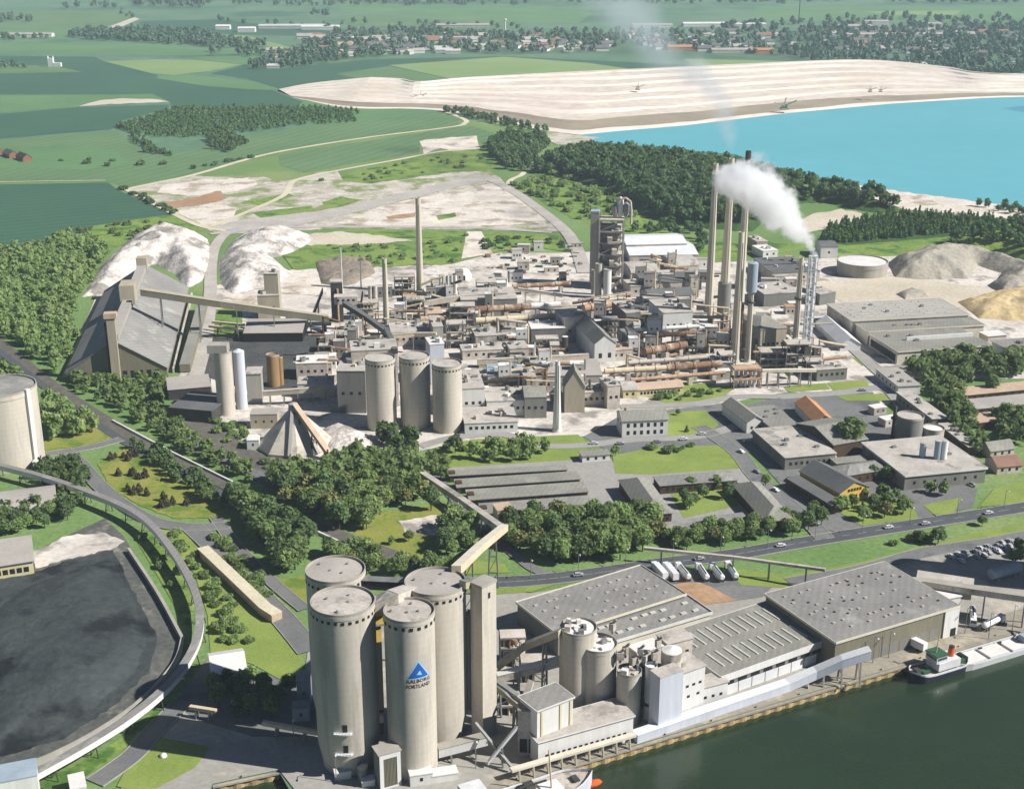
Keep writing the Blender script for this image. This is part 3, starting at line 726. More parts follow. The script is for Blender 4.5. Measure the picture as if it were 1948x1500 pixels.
def bld(name, label, cat, q, h, roof='roof_felt', wall='dusty', kind='flat', rise=2.0, group=None, z0=0.0, fascia=None, parapet=0.0, over=0.4, fz=0.9):
    """building from rectangle q (ridge parallel to q0-q1)"""
    if (q[1] - q[0]).cross(q[3] - q[0]).z < 0: q = [q[1], q[0], q[3], q[2]]
    c = centre(q); t = thing(name, label, cat, (c.x, c.y, z0), group)
    if kind == 'flat':
        MB().prism(q, z0, z0 + h - 0.05, True).build('wall', wall, t)
        u = (q[1] - q[0]).normalized() * over; v = (q[3] - q[0]).normalized() * over
        r = [q[0] - u - v, q[1] + u - v, q[2] + u + v, q[3] - u + v]
        MB().prism(r, z0 + h, z0 + h + 0.35, True, True).build('roof', roof, t)
        if fascia:
            m = MB(); n = 4
            for i in range(4):
                a, b = r[i], r[(i + 1) % 4]; d = (b - a).normalized(); nn = Vector((d.y, -d.x, 0))
                m.prism([a + nn * .02, a + nn * .22, b + nn * .22, b + nn * .02][::-1], z0 + h + .4 - fz, z0 + h + .42 + parapet, True, True)
            m.build('fascia', fascia, t)
    elif kind == 'gable':
        MB().gable(q, z0, z0 + h, z0 + h + rise).build('wall', wall, t)
        MB().gable(q, z0, z0 + h, z0 + h + rise, True, over, .3).build('roof', roof, t)
    elif kind == 'hip':
        MB().prism(q, z0, z0 + h, True).build('wall', wall, t)
        u = (q[1] - q[0]); L = u.length; u = u / L; W = (q[3] - q[0]).length; e = min(W * .5, L * .45)
        uo = u * over; vo = (q[3] - q[0]).normalized() * over
        r = [q[0] - uo - vo, q[1] + uo - vo, q[2] + uo + vo, q[3] - uo + vo]
        Z = lambda p, z: (p.x, p.y, z)
        m0 = (q[0] + q[3]) / 2 + u * e; m1 = (q[1] + q[2]) / 2 - u * e
        mb = MB(); mb.add([Z(p, z0 + h + .02) for p in r] + [Z(p, z0 + h + .3) for p in r] + [Z(m0, z0 + h + rise), Z(m1, z0 + h + rise)],
                          [(4, 5, 9, 8), (5, 6, 9), (6, 7, 8, 9), (7, 4, 8), (0, 1, 5, 4), (1, 2, 6, 5), (2, 3, 7, 6), (3, 0, 4, 7), (3, 2, 1, 0)])
        mb.build('roof', roof, t)
    elif kind == 'barrel':
        mid = lambda s: [q[0].lerp(q[3], s), q[1].lerp(q[2], s)]
        for part, mt, k in (('wall', wall, 0), ('roof', roof, .25)):
            mb = MB(); N_ = 12; vs = []
            for i in range(N_ + 1):
                a = pi * i / N_; s = .5 - .5 * cos(a) * (1 + .03 * (k > 0)); zz = z0 + h + rise * sin(a) + k
                e0, e1 = mid(s); vs += [(e0.x, e0.y, zz), (e1.x, e1.y, zz)]
            fs = [(2*i, 2*i+1, 2*i+3, 2*i+2) for i in range(N_)]
            if not k:
                fs += [tuple(2*i for i in range(N_ + 1)), tuple(2*i+1 for i in range(N_, -1, -1))]
            mb.add(vs, fs)
            if not k: mb.prism(q, z0, z0 + h, False)
            mb.build(part, mt, t)
    t['_q'] = 0; del t['_q']
    return t, q
def vcyl(name, label, cat, top, w, base_y=None, h=None, mat='concrete', roof='dusty_roof', group=None, dome=0.06, vents=0, vent_mat='dark_opening', rail=True, z0=0.0, base=None, n=40, hopper=0.0, ribs=0, pil=None):
    """upright silo: top = pixel of its rim centre, w = pixel width, height from the base pixel"""
    if base is not None: g = G(*base); h = ztop(g, top[1])
    elif h is None:
        g = G(top[0], base_y); h = ztop(g, top[1])
    g = G(top[0], top[1], h); r = w / 2 * mpp(Vector((g.x, g.y, h * .8)))
    g = Vector((g.x, g.y, z0)); t = thing(name, label, cat, g, group); hh = h - z0
    m = MB(); prof = [(r * .86 if hopper else r, 0)] + ([(r * .86, hopper * .15), (r, hopper)] if hopper else []) + [(r, hh - r * .12), (r * 1.015, hh - r * .115), (r * 1.015, hh)]
    m.lathe((g.x, g.y, z0), prof, n); m.build('shell', mat, t, smooth='edge')
    m = MB(); m.lathe((g.x, g.y, z0 + hh), [(r * .97, 0.02), (r * .97, .12), (0.01, r * dome + .14)], n); m.build('roof', roof, t, smooth='edge')
    if rail:
        m = MB(); m.lathe((g.x, g.y, z0 + hh), [(r * .985, 0), (r * .985, .9), (r * 1.01, .9), (r * 1.01, -.2)], n); m.build('rim', 'concrete_grey' if mat != 'white_sheet' else 'white_sheet', t, smooth='edge')
    if vents:
        p0 = None; sz = r * 2 * pi / vents * .42
        for i in range(vents):
            a = 2 * pi * (i + .5) / vents; p = (g.x + r * 1.0 * cos(a), g.y + r * 1.0 * sin(a), z0 + hh - r * .115 - sz * 1.55)
            if p0 is None: p0 = MB().box((0, 0, 0), sz, .25, sz).build('vent', vent_mat, t, at=p); o = p0
            else: o = p0.copy(); COL.objects.link(o); o.parent = t; o.location = Vector(p) - g
            o.rotation_euler = (0, 0, a + pi / 2)
    if pil is not None:
        m = MB(); m.box((g.x + (r + .5) * cos(pil), g.y + (r + .5) * sin(pil), z0), 1.6, 2.4, hh + 1.5, pil); m.build('stair_shaft', 'white_wall', t)
    return t, g, r, hh
def stack(name, label, top, base, w0, w1, mat='stack', soot=0.07, group='', bands=0, cap='soot', cat='chimney', n=20):
    """chimney between pixels; w0, w1 pixel widths at top and foot"""
    g = G(*base); h = ztop(g, top[1]); k = mpp(g); kt = mpp(Vector((g.x, g.y, h)))
    # keep it upright: take x of the foot so that the top falls where it was seen
    tp = G(top[0], top[1], h); g = Vector((tp.x, tp.y, 0))
    t = thing(name, label, cat, g, group or None); r0 = w0 / 2 * kt; r1 = w1 / 2 * k
    m = MB(); m.lathe(g, [(r1 * 1.15, 0), (r1 * 1.15, 1.5), (r1, 1.5), (r0 + (r1 - r0) * .45, h * .5), (r0, h * (1 - soot))], n); m.build('shaft', mat, t, smooth='edge')
    m = MB(); m.lathe((g.x, g.y, h * (1 - soot)), [(r0 * 1.005, 0), (r0, h * soot), (r0 * .8, h * soot), (r0 * .8, h * soot - 1.5), (.02, h * soot - 1.5)], n); m.build('cap', cap, t, smooth='edge')
    for i in range(bands):
        f = (i + 1) / (bands + 1) + .1; z = h * min(f, .95); r = r0 + (r1 - r0) * max(0, 1 - f)
        m = MB(); m.lathe((g.x, g.y, z), [(r * .98, 0), (r + .9, .15), (r + .9, 1.0), (r + .8, 1.0), (r + .8, .3), (r * .98, .3)], n); m.build('gallery', 'steel_dark', t)
    m = MB(); m.box((g.x + r1 * .2, g.y - (r1 + .25), 2), .5, .3, h * .9); m.build('ladder', 'steel', t)
    return t, g, h
def gallery(name, label, pts, w, hgt, mat='beige_steel', roof=None, posts=0, pmat='steel', group=None, cat='conveyor', pw=.5, smooth=False):
    """enclosed conveyor gallery: pts = (px, py, z) of its centre line"""
    P = [G(*p) for p in pts]
    if smooth: P = smooth_line(P, 8)
    m0 = P[len(P) // 2]; t = thing(name, label, cat, (m0.x, m0.y, 0), group)
    m = MB(); m.path(P, w, hgt); m.build('gallery', mat, t)
    if roof:
        m = MB(); m.path([p + Vector((0, 0, hgt / 2 + .1)) for p in P], w + .3, .16); m.build('roof', roof, t)
    if posts:
        acc = [0.0]
        for i in range(len(P) - 1): acc.append(acc[-1] + (P[i + 1] - P[i]).length)
        j = 0
        for k in range(posts):
            s = acc[-1] * (k + .5) / posts
            while j < len(P) - 2 and acc[j + 1] < s: j += 1
            f = (s - acc[j]) / (acc[j + 1] - acc[j]); p = P[j].lerp(P[j + 1], f); d = P[j + 1] - P[j]
            sd = Vector((-d.y, d.x, 0)).normalized(); z = p.z - hgt / 2
            if z < 1: continue
            m = MB()
            for a in (-1, 1): m.beam((p + sd * (a * w * .7)).to_2d().to_3d(), (p + sd * (a * w * .4)).to_2d().to_3d() + Vector((0, 0, z)), pw, pw)
            nb = max(1, int(z / 6))
            for b in range(nb):
                za = z * b / nb; zb = z * (b + 1) / nb; ka = .7 - .3 * b / nb; kb = .7 - .3 * (b + 1) / nb
                q = p.to_2d().to_3d()
                m.beam(q - sd * (w * ka) + Vector((0, 0, za)), q + sd * (w * kb) + Vector((0, 0, zb)), pw * .5, pw * .5)
                m.beam(q - sd * (w * kb) + Vector((0, 0, zb)), q + sd * (w * kb) + Vector((0, 0, zb - .02)), pw * .6, pw * .6)
            m.build('trestle', pmat, t)
    return t
def kiln(name, label, a, b, z, wpx, mat='rust', tyres=3, piers=3, group=None, cat='kiln', tmat='steel_dark', slope=0.0):
    """horizontal rotary tube between two pixels at height z"""
    p = G(*a, z); q = G(*b, z - slope); c = (p + q) / 2; r = wpx / 2 * mpp(c)
    t = thing(name, label, cat, (c.x, c.y, 0), group)
    m = MB(); m.tube(p, q, r, r, 20); m.build('shell', mat, t, smooth='edge')
    d = (q - p).normalized()
    for i in range(tyres):
        s = p.lerp(q, (i + .5) / tyres); m = MB(); m.tube(s - d * .7, s + d * .7, r * 1.18, r * 1.18, 20); m.build('tyre', mat, t, smooth='edge')
    ang = math.atan2(d.y, d.x)
    for i in range(piers):
        s = p.lerp(q, (i + .5) / piers); m = MB(); m.box((s.x, s.y, 0), 2.4, r * 2.4, max(s.z - r * 1.1, .5), ang); m.build('pier', 'dusty', t)
    return t
def frame_tower(t, q, z0, z1, floors, w=.6, mat='steel', slab='dusty', braces=True):
    """open steel frame with floor slabs"""
    m = MB()
    for i in range(4): m.beam((q[i].x, q[i].y, z0), (q[i].x, q[i].y, z1), w, w)
    dz = (z1 - z0) / floors
    for k in range(floors):
        for i in range(4):
            a, b = q[i], q[(i + 1) % 4]
            m.beam((a.x, a.y, z0 + dz * (k + 1) - .3), (b.x, b.y, z0 + dz * (k + 1) - .3), w * .8, w * .8)
            if braces and (i + k) % 2: m.beam((a.x, a.y, z0 + dz * k), (b.x, b.y, z0 + dz * (k + 1)), w * .5, w * .5)
    m.build('frame', mat, t)
    for k in range(floors):
        MB().prism(q, z0 + dz * (k + 1), z0 + dz * (k + 1) + .3, True, True).build('floor_slab', slab, t)
# ==== the great silos by the harbour ==========================================================
SG = 'tall concrete silos by the harbour'
v1 = vcyl('cement_silo', 'tall concrete silo with dark sheet roof, rearmost of the cluster beside the road', 'silo', (638,1085), 112, h=54, mat='concrete', roof='roof_warm', vents=26, hopper=9, n=64)
v2 = vcyl('cement_silo', 'widest concrete silo with pale dusty roof and two small balconies near its foot', 'silo', (652,1145), 121, base_y=1446, mat='concrete', roof='dusty_roof', vents=28, hopper=9, n=64)
v3 = vcyl('cement_silo', 'concrete silo with a blue triangle emblem and dark lettering on its front', 'silo', (778,1163), 96, base_y=1458, mat='concrete', roof='dusty_roof', vents=20, n=64)
v4 = vcyl('cement_silo', 'concrete silo with flat brownish roof standing against the slim elevator tower', 'silo', (828,1108), 115, base=(846,1392), mat='concrete', roof='roof_warm', vents=28, hopper=9, n=64)
for t, g, r, h in (v1, v2, v3, v4):
    for k in range(4):
        a = k * 1.7 + h; d = r * (.2 + .17 * k)
        m = MB(); m.tube((g.x + d * cos(a), g.y + d * sin(a), h), (g.x + d * cos(a), g.y + d * sin(a), h + .9), .4, .4, 8); m.build('roof_hatch', 'steel', part_of(t, 'roof'))
# balconies on the widest silo
t, g, r, h = v2
for zz, a in ((13.5, -1.62), (6.5, -1.66), (13.5, -1.62)):
    pass
for zz in (16.5, 9.2):
    a = -1.60; m = MB(); m.lathe((g.x, g.y, zz), [(r, 0), (r + 1.5, 0), (r + 1.5, .2), (r, .2)], 10, a - .27, a + .27)
    m.lathe((g.x, g.y, zz + 1.0), [(r + 1.42, 0), (r + 1.55, 0), (r + 1.55, .16), (r + 1.42, .16)], 10, a - .27, a + .27)
    for k in range(7):
        b = a - .27 + .54 * k / 6; m.box((g.x + (r + 1.48) * cos(b), g.y + (r + 1.48) * sin(b), zz), .12, .12, 1.1)
    m.build('balcony', 'white_sheet', t)
    MB().box((g.x + (r + .02) * cos(a + .05), g.y + (r + .02) * sin(a + .05), zz + .3), 1.5, .3, 2.6, a + .05 + pi / 2).build('door', 'dark_opening', t)
# emblem and lettering, bent round the shell
t, g, r, h = v3
kz = mpp(Vector((g.x, g.y, h * .6)))
lc = G(797, 1279); lz = ztop(Vector((g.x - 0, g.y - r, 0)), 1279)
th0 = math.asin(max(-1, min(1, (797 - 778.5) / 48.0))) - pi / 2 + math.atan2(-g.x, g.y) * 0
def wrap(u, v, d): a = th0 + u / r; return (g.x + (r + d) * cos(a), g.y + (r + d) * sin(a), lz + v)
def wrap_poly(poly, d, mat, name, N_=24):
    """convex outline laid on the shell in narrow upright strips"""
    us = [p[0] for p in poly]; u0, u1 = min(us), max(us); m = MB()
    def span(u):
        vs = []
        for i in range(len(poly)):
            (x0, y0), (x1, y1) = poly[i], poly[(i + 1) % len(poly)]
            if abs(x1 - x0) > 1e-9 and min(x0, x1) - 1e-6 <= u <= max(x0, x1) + 1e-6: vs.append(y0 + (y1 - y0) * (u - x0) / (x1 - x0))
        return min(vs), max(vs)
    for k in range(N_):
        a = u0 + (u1 - u0) * k / N_; b = u0 + (u1 - u0) * (k + 1) / N_; (a0, a1), (b0, b1) = span(a), span(b)
        m.quad(wrap(a, a0, d), wrap(b, b0, d), wrap(b, b1, d), wrap(a, a1, d))
    return m.build(name, mat, t)
S1 = 20.5 * kz
wrap_poly([(-S1 * 1.12, -S1 * .72), (S1 * 1.12, -S1 * .72), (S1 * .08, S1 * 1.12), (-S1 * .08, S1 * 1.12)], .04, 'logo_light', 'emblem_border')
em = wrap_poly([(-S1, -S1 * .62), (S1, -S1 * .62), (0, S1 * .98)], .07, 'logo_blue', 'emblem')
wrap_poly([(-S1 * .2, -S1 * .28), (S1 * .34, -S1 * .36), (S1 * .12, S1 * .14)], .10, 'logo_light', 'emblem_core')
def wrap_text(txt, u0, v0, width, height, mat, name):
    cu = bpy.data.curves.new('lettering', 'FONT'); cu.body = txt; cu.align_x = 'CENTER'; cu.resolution_u = 2; cu.offset = 0.02
    ob = bpy.data.objects.new('lettering', cu); COL.objects.link(ob); dg = bpy.context.evaluated_depsgraph_get()
    me = bpy.data.meshes.new_from_object(ob.evaluated_get(dg)); bpy.data.objects.remove(ob)
    xs = [v.co.x for v in me.vertices]; ys = [v.co.y for v in me.vertices]; w = max(xs) - min(xs); hh = max(ys) - min(ys)
    m = MB(); m.add([wrap(u0 + (v.co.x - (max(xs) + min(xs)) / 2) / w * width, v0 + (v.co.y - min(ys)) / hh * height, .06) for v in me.vertices], [tuple(p.vertices) for p in me.polygons])
    return m.build(name, mat, t)
wrap_text('AALBORG', 0, -S1 * 1.12, S1 * 2.35, S1 * .38, 'logo_text', 'lettering')
wrap_text('PORTLAND', 0, -S1 * 1.66, S1 * 2.35, S1 * .38, 'logo_text', 'lettering')
# elevator tower beside the silos
gb = G(918, 1392); ht = ztop(gb, 1105)
tp = G(919, 1108, ht)
q = []
ang = -0.72
for sx, sy in ((-1, -1), (1, -1), (1, 1), (-1, 1)):
    x, y = sx * 2.5, sy * 3.3; q.append(Vector((tp.x + x * cos(ang) - y * sin(ang), tp.y + x * sin(ang) + y * cos(ang), 0)))
t = thing('elevator_tower', 'slim square concrete elevator tower right of the tall silos', 'tower', (tp.x, tp.y, 0))
MB().prism(q, 0, ht, True).build('shaft', 'concrete', t)
m = MB(); m.prism([p + (p - Vector((tp.x, tp.y, 0))) * .07 for p in q], ht + .02, ht + .9, True, True); m.build('parapet', 'concrete_grey', t)
m = MB(); c = q[0].lerp(q[3], .5); m.box((c.x - 2.6, c.y - .2, 9), 2.2, 3.2, ht - 20, ang); m.build('elevator_casing', 'concrete_grey', t)
win_row(t, q, 1, 1, ht - 4.5, 1.0, 2.0, 'dark_opening', 'door')
# galleries between silo heads
def P3(px, py, z): return (px, py, z)
gallery('silo_bridge', 'dark pipe gallery linking the two rear silo heads', [(690,1108,v1[3] - 3), (775,1112,v4[3] - 3)], 3.2, 3.0, 'steel_dark', 'steel')
gallery('silo_bridge', 'pale dusty head gallery between the wide silo and the emblem silo', [(712,1150,v2[3] - 1.5), (748,1135,v2[3] + 1), (790,1120,v4[3] - 2.5)], 4.2, 3.2, 'dusty', 'dusty_roof')
gallery('silo_bridge', 'short steel bridge from brown silo roof to the elevator tower', [(880,1112,v4[3] + 1.4), (908,1106,ht - 2)], 2.4, 2.4, 'beige_steel', 'steel')
t = thing('machine_platform', 'small yellow machine platform wedged between the two front silos', 'platform', G(718, 1190, 44).to_2d().to_3d())
p = G(718, 1172, 46); MB().box((p.x, p.y, 44), 3.4, 3, 2.8, .3).build('housing', 'yellow_wall', t); MB().box((p.x, p.y, 37.5), 1.8, 1.8, 5, .3).build('duct', 'yellow_wall', t)
MB().box((p.x, p.y, 43.6), 4.4, 4, .3, .3).build('deck', 'steel', t)
t = thing('loading_spout', 'grey rectangular duct standing in the gap between front silos', 'duct', G(722, 1400).to_2d().to_3d())
p = G(723, 1345, 10); MB().box((p.x, p.y, 10), 2.6, 2.6, 24, .1).build('casing', 'concrete_grey', t)
MB().box((p.x, p.y, 1), 2.0, 2.0, 9, .1).build('boot', 'steel_dark', t); MB().box((p.x - .2, p.y - 2, 6), 2.8, 1.5, 2.8, .1).build('hood', 'white_sheet', t)
# stair house with white frame in front of the silos
q = frame((721,1437), (761,1426), (741,1412), 12.5)
t, q = bld('stair_house', 'small grey tower house with white framed louvre front at the silo feet', 'building', q, 12.5, 'concrete_grey', 'grey_wall')
d = (q[1] - q[0]).normalized(); nn = Vector((d.y, -d.x, 0)); W = (q[1] - q[0]).length
m = MB()
for a, b, z0, z1 in ((0, .18, .05, 12.4), (.82, 1, .05, 12.4), (.18, .82, 10.9, 12.4), (.18, .82, .05, .8)):
    m.prism([q[0] + d * W * a + nn * .3, q[0] + d * W * b + nn * .3, q[0] + d * W * b + nn * .02, q[0] + d * W * a + nn * .02], z0, z1, True, True)
m.build('front_frame', 'white_wall', t)
m = MB()
for k in range(9): m.prism([q[0] + d * W * (.2 + .6 * k / 9) + nn * .16, q[0] + d * W * (.24 + .6 * k / 9) + nn * .16, q[0] + d * W * (.24 + .6 * k / 9) + nn * .02, q[0] + d * W * (.2 + .6 * k / 9) + nn * .02], .8, 10.9, True, True)
m.build('louvre', 'olive_wall', t)
# low plant at the silo feet
def smallbox(name, label, cat, base, w, dd, h, rz=0.2, wall='white_wall', roof='white_roof', group=None, extra=None):
    g = G(*base); ca, sa = cos(rz), sin(rz)
    q = [Vector((g.x + x * ca - y * sa, g.y + x * sa + y * ca, 0)) for x, y in ((-w/2, -dd/2), (w/2, -dd/2), (w/2, dd/2), (-w/2, dd/2))]
    t, q = bld(name, label, cat, q, h, roof, wall, group=group, over=.15)
    if h > 3.5: win_row(t, q, 0, max(1, int(w / 4)), h * .45, .9, 1.2, 'dark_opening')
    return t, q
for b, w, d, h, l in (((652,1478), 5, 3, 2.6, 'low white pump cabin in the shade under the wide silo'), ((700,1492), 4, 3, 2.2, 'low white cabin left of the stair house'),
                      ((800,1487), 7, 4, 4.0, 'pale weighing cabin at the foot of the emblem silo'), ((845,1480), 8, 4, 2.6, 'white flat cabin by the emblem silo foot facing the ship')):
    smallbox('cabin', l, 'cabin', b, w, d, h, .25)
t, g, r, h = vcyl('storage_tank', 'small steel tank standing beside the stair house', 'tank', (690,1458), 21, base_y=1484, mat='steel', roof='white_roof', n=20)
for b, l in (((668,1462), 'small steel bin between cabins under the wide silo'), ((630,1448), 'little steel bin in deep shade behind the wide silo foot')):
    vcyl('storage_tank', l, 'tank', (b[0], b[1] - 12), 10, base_y=b[1], mat='steel', roof='steel', n=14)
smallbox('shed', 'narrow blue grey shed leaning beside the rear silo', 'shed', (580,1330), 4.5, 7, 9, .1, 'pale_blue', 'steel')
smallbox('shed', 'low blue grey annex under the narrow shed by the silos', 'shed', (574,1365), 5.5, 5, 5, .1, 'pale_blue', 'steel')
gallery('pipe_bridge', 'pale pipe bridge running out from wide silo foot', [(500,1374,4.5), (606,1393,4.5)], 1.5, 1.3, 'cream_pipe', None, posts=2)
gallery('pipe_bridge', 'short pale pipe bridge over the dark yard', [(361,1344,4), (411,1352,4)], 1.5, 1.2, 'cream_pipe', None, posts=2)
gallery('loading_gallery', 'white tube gallery at ground level linking the emblem silo and the tower', [(833,1428,4), (926,1404,6)], 3.2, 3, 'white_wall', 'concrete_grey', posts=2)
# ==== mixing plant between silos and quay ======================================================
def cap_clutter(t, g, r, h, seed):
    rr = random.Random(seed)
    for k in range(9):
        m = MB(); a = rr.uniform(0, 2 * pi); d = rr.uniform(.1, .75) * r; m.box((g.x + d * cos(a), g.y + d * sin(a), h), rr.uniform(.8, 2.4), rr.uniform(.8, 2), rr.uniform(.6, 2.4), rr.uniform(0, 3)); m.build('filter_unit', rr.choice(['white_roof', 'dusty', 'white_roof', 'steel']), part_of(t, 'roof'))
a = vcyl('concrete_silo', 'concrete silo with white cluttered roof, rear one of the mixing plant pair', 'silo', (1100,1194), 70, h=31, mat='concrete', roof='white_roof', n=48); cap_clutter(*a, 3)
a = vcyl('concrete_silo', 'concrete silo with white crusted roof, front one of the mixing plant pair', 'silo', (1138,1225), 72, base_y=1352, mat='concrete', roof='white_roof', n=48); cap_clutter(*a, 4)
a = vcyl('concrete_silo', 'shorter pale concrete silo standing beside the white narrow tank', 'silo', (1197,1277), 47, base_y=1372, mat='concrete', roof='dusty_roof', n=40); cap_clutter(*a, 5)
a = vcyl('storage_tank', 'narrow white upright tank on a steel base at quayside', 'tank', (1239,1268), 23, base_y=1366, mat='white_sheet', roof='white_sheet', n=28)
m = MB(); m.lathe((a[1].x, a[1].y, a[3] * .3), [(a[2] + .02, 0), (a[2] + .5, 0), (a[2] + .5, .8), (a[2] + .02, .8)], 24); m.build('collar', 'steel_dark', a[0])
q = frame((1256,1290), (1300,1275), (1290,1258), 21)
t, q = bld('panel_house', 'tall plain blue white clad house with small blue door', 'building', q, 21, 'dusty_roof', 'blue_white', over=.1)
win_row(t, q, 0, 1, .1, 2.2, 3.2, 'logo_blue', 'door', .1, .7)
q = frame((1300,1280), (1342,1265), (1318,1238), 18); t, q = bld('process_building', 'stepped dusty white process house behind the blue white one', 'building', q, 18, 'dusty_roof', 'white_wall')
win_row(t, q, 0, 3, 12, 1.2, .9, 'dark_opening'); win_row(t, q, 0, 2, 8, 1.2, .9, 'dark_opening')
q = frame((1270,1225), (1318,1213), (1296,1196), 22); t, q = bld('process_building', 'upper dusty head house on top of the mixing plant', 'building', q, 22, 'dusty_roof', 'dusty'); win_row(t, q, 0, 3, 17, 1.2, 1.2, 'dark_opening')
q = frame((1215,1243), (1260,1228), (1246,1213), 22); bld('process_building', 'dusty block with pale roof between short silo and head house', 'building', q, 22, 'white_roof', 'dusty')
q = frame((1300,1318), (1385,1296), (1368,1278), 8); t, q = bld('office_block', 'low dusty white annex with small windows on quay side', 'building', q, 8, 'dusty_roof', 'white_wall'); win_row(t, q, 0, 5, 3.6, 1.1, 1.0, 'dark_opening'); win_row(t, q, 0, 1, .1, 3.2, 3.4, 'dark_opening', 'door', .0, .78)
a = vcyl('storage_tank', 'squat dusty dome tank on the mixing plant roof line', 'tank', (1278,1236), 40, h=24, mat='dusty', roof='white_roof', dome=.3, n=28, rail=False)
a = vcyl('storage_tank', 'stubby grey green tank behind the panel house', 'tank', (1290,1252), 36, h=20, mat='concrete_grey', roof='dusty_roof', n=28, rail=False)
for i, (px, py, z, w) in enumerate(((1180,1245,24,14), (1205,1255,22,12), (1226,1250,23,11), (1245,1245,23,12), (1190,1235,25,10), (1218,1238,25,11), (1252,1222,26,10), (1165,1190,30,12))):
    g = G(px, py, z); t = thing('dust_filter', 'small dusty filter unit crowded on top of the mixing plant', 'filter unit', (g.x, g.y, z - 3), 'filter units on the mixing plant')
    k = mpp(g); m = MB(); m.box((g.x, g.y, z - 1.5), w * k, w * k * .8, 2.6, i * .6); m.build('housing', 'dusty', t)
    m = MB(); m.tube((g.x, g.y, z + 1), (g.x + 1.2, g.y - .6, z + 2.6), .45, .45, 8); m.build('duct', 'steel', t); m = MB(); m.lathe((g.x, g.y, z - 3), [(.3, 0), (w * k * .35, 1.5)], 10); m.build('hopper', 'steel', t)
gallery('conveyor', 'beige conveyor rising from elevator tower to the rear mixing silo', [(946,1268,14), (1000,1228,22), (1066,1203,31)], 2.6, 2.4, 'beige_steel', 'dusty_roof', posts=2)
gallery('conveyor', 'second beige conveyor below, running level towards front mixing silo', [(945,1288,13), (1010,1272,15), (1062,1258,17), (1110,1254,19)], 2.8, 2.6, 'dusty', 'white_roof', posts=2)
gallery('conveyor', 'steep latticed conveyor dropping from the tower to white box house', [(930,1290,14), (965,1320,12), (1000,1352,8)], 2.4, 2.0, 'beige_steel', 'steel', posts=2)
gallery('conveyor', 'second steep conveyor beside the latticed one near white box house', [(950,1300,14), (985,1325,12), (1012,1345,9)], 1.6, 1.4, 'dusty', 'steel', posts=1)
gallery('loading_chute', 'pale inclined chute reaching from the box house down to quay', [(928,1450,2), (983,1383,14)], 1.3, 1.2, 'white_sheet', None, posts=1)
gallery('loading_chute', 'thin grey inclined pipe crossing in front of the tower foot', [(905,1375,12), (975,1460,2)], .9, .9, 'steel', None)
gallery('loading_chute', 'short dusty chute leaning on the box house roof', [(1000,1325,16), (1010,1295,20)], 2.2, 1.0, 'dusty', None)
q = frame((1022,1352), (1090,1326), (1058,1300), 19)
t, q = bld('box_house', 'white box shaped packing house with grey roof by the quay', 'building', q, 19, 'roof_felt', 'white_wall', fascia='white_wall', fz=.5)
m = MB(); d = (q[1] - q[0]).normalized(); nn = Vector((d.y, -d.x, 0)); L = (q[1] - q[0]).length
for f in (.1, .62, .9): m.prism([q[0] + d * L * f + nn * .25, q[0] + d * (L * f + .7) + nn * .25, q[0] + d * (L * f + .7) + nn * .02, q[0] + d * L * f + nn * .02], 0.1, 18.2, True, True)
m.build('pilaster', 'cream_wall', t); win_row(t, q, 0, 1, 4.5, 2.8, 1.0, 'dark_opening', 'window', .35, .35)
q2 = frame((985,1352), (1024,1353), (1010,1330), 17); t, q2 = bld('box_house', 'lower dusty grey wing of the packing house beside the chutes', 'building', q2, 17, 'roof_felt', 'dusty', over=.1); win_row(t, q2, 0, 2, 2, 2.4, 5, 'dark_opening', 'door')
q = frame((1024,1412), (1205,1362), (1178,1328), 9)
t, q = bld('quay_building', 'long low white quay building with row of small dark windows', 'building', q, 9, 'dusty_roof', 'white_wall', fascia='white_wall', fz=.3)
win_row(t, q, 0, 15, 2.9, 1.1, 1.0, 'dark_opening')
gallery('quay_ledge', 'cream loading ledge on posts below the long white quay building', [(972,1464,4.2), (1208,1396,4.2)], 2.0, .8, 'fascia', None, posts=9, pmat='tan_wall', cat='loading ledge')
gallery('quay_gallery', 'long white loading gallery running along the quay edge', [(1207,1402,1.75), (1350,1353,1.75), (1497,1303,1.8), (1550,1280,4.5), (1600,1258,9), (1654,1241,12)], 3.4, 3.2, 'blue_white', 'white_sheet', posts=14, pmat='concrete_grey', cat='gallery')
# ==== warehouses ================================================================================
def skylights(t, q, h, nu, nv, size, mat='skylight', u0=.05, u1=.95, v0=.08, v1=.92, jit=.02, drop=0.0, seed=1, nm='skylight'):
    r = random.Random(seed); sp = []
    for i in range(nu):
        for j in range(nv):
            if r.random() < drop or len(sp) >= 95: continue
            p = in_quad(q, u0 + (u1 - u0) * (i + .5) / nu + r.uniform(-jit, jit), v0 + (v1 - v0) * (j + .5) / nv + r.uniform(-jit, jit)); sp.append((p.x, p.y, h + .34))
    scatter_part(part_of(t, 'roof'), nm, mat, sp, size, qang(q))
q = frame((1062,1207), (1302,1131), (1180,1089), 9)
t, q = bld('warehouse', 'flat grey warehouse nearest the tall silos with stone coloured parapet', 'warehouse', q, 9, 'roof_felt', 'grey_wall', fascia='fascia', fz=.6, parapet=.35)
skylights(t, q, 9, 11, 4, (1.5, 1.0, .35), 'roof_warm', drop=.35, jit=.015); 
q = frame((1150,1226), (1352,1166), (1304,1136), 7)
t, q = bld('warehouse', 'lower strip warehouse with white parapet joined to the flat grey one', 'warehouse', q, 7, 'roof_felt', 'fascia', fascia='white_wall', fz=.7, parapet=.5)
skylights(t, q, 7, 9, 2, (2.4, 1.4, .4), drop=.2)
q = frame((1372,1286), (1571,1216), (1462,1144), 8.5)
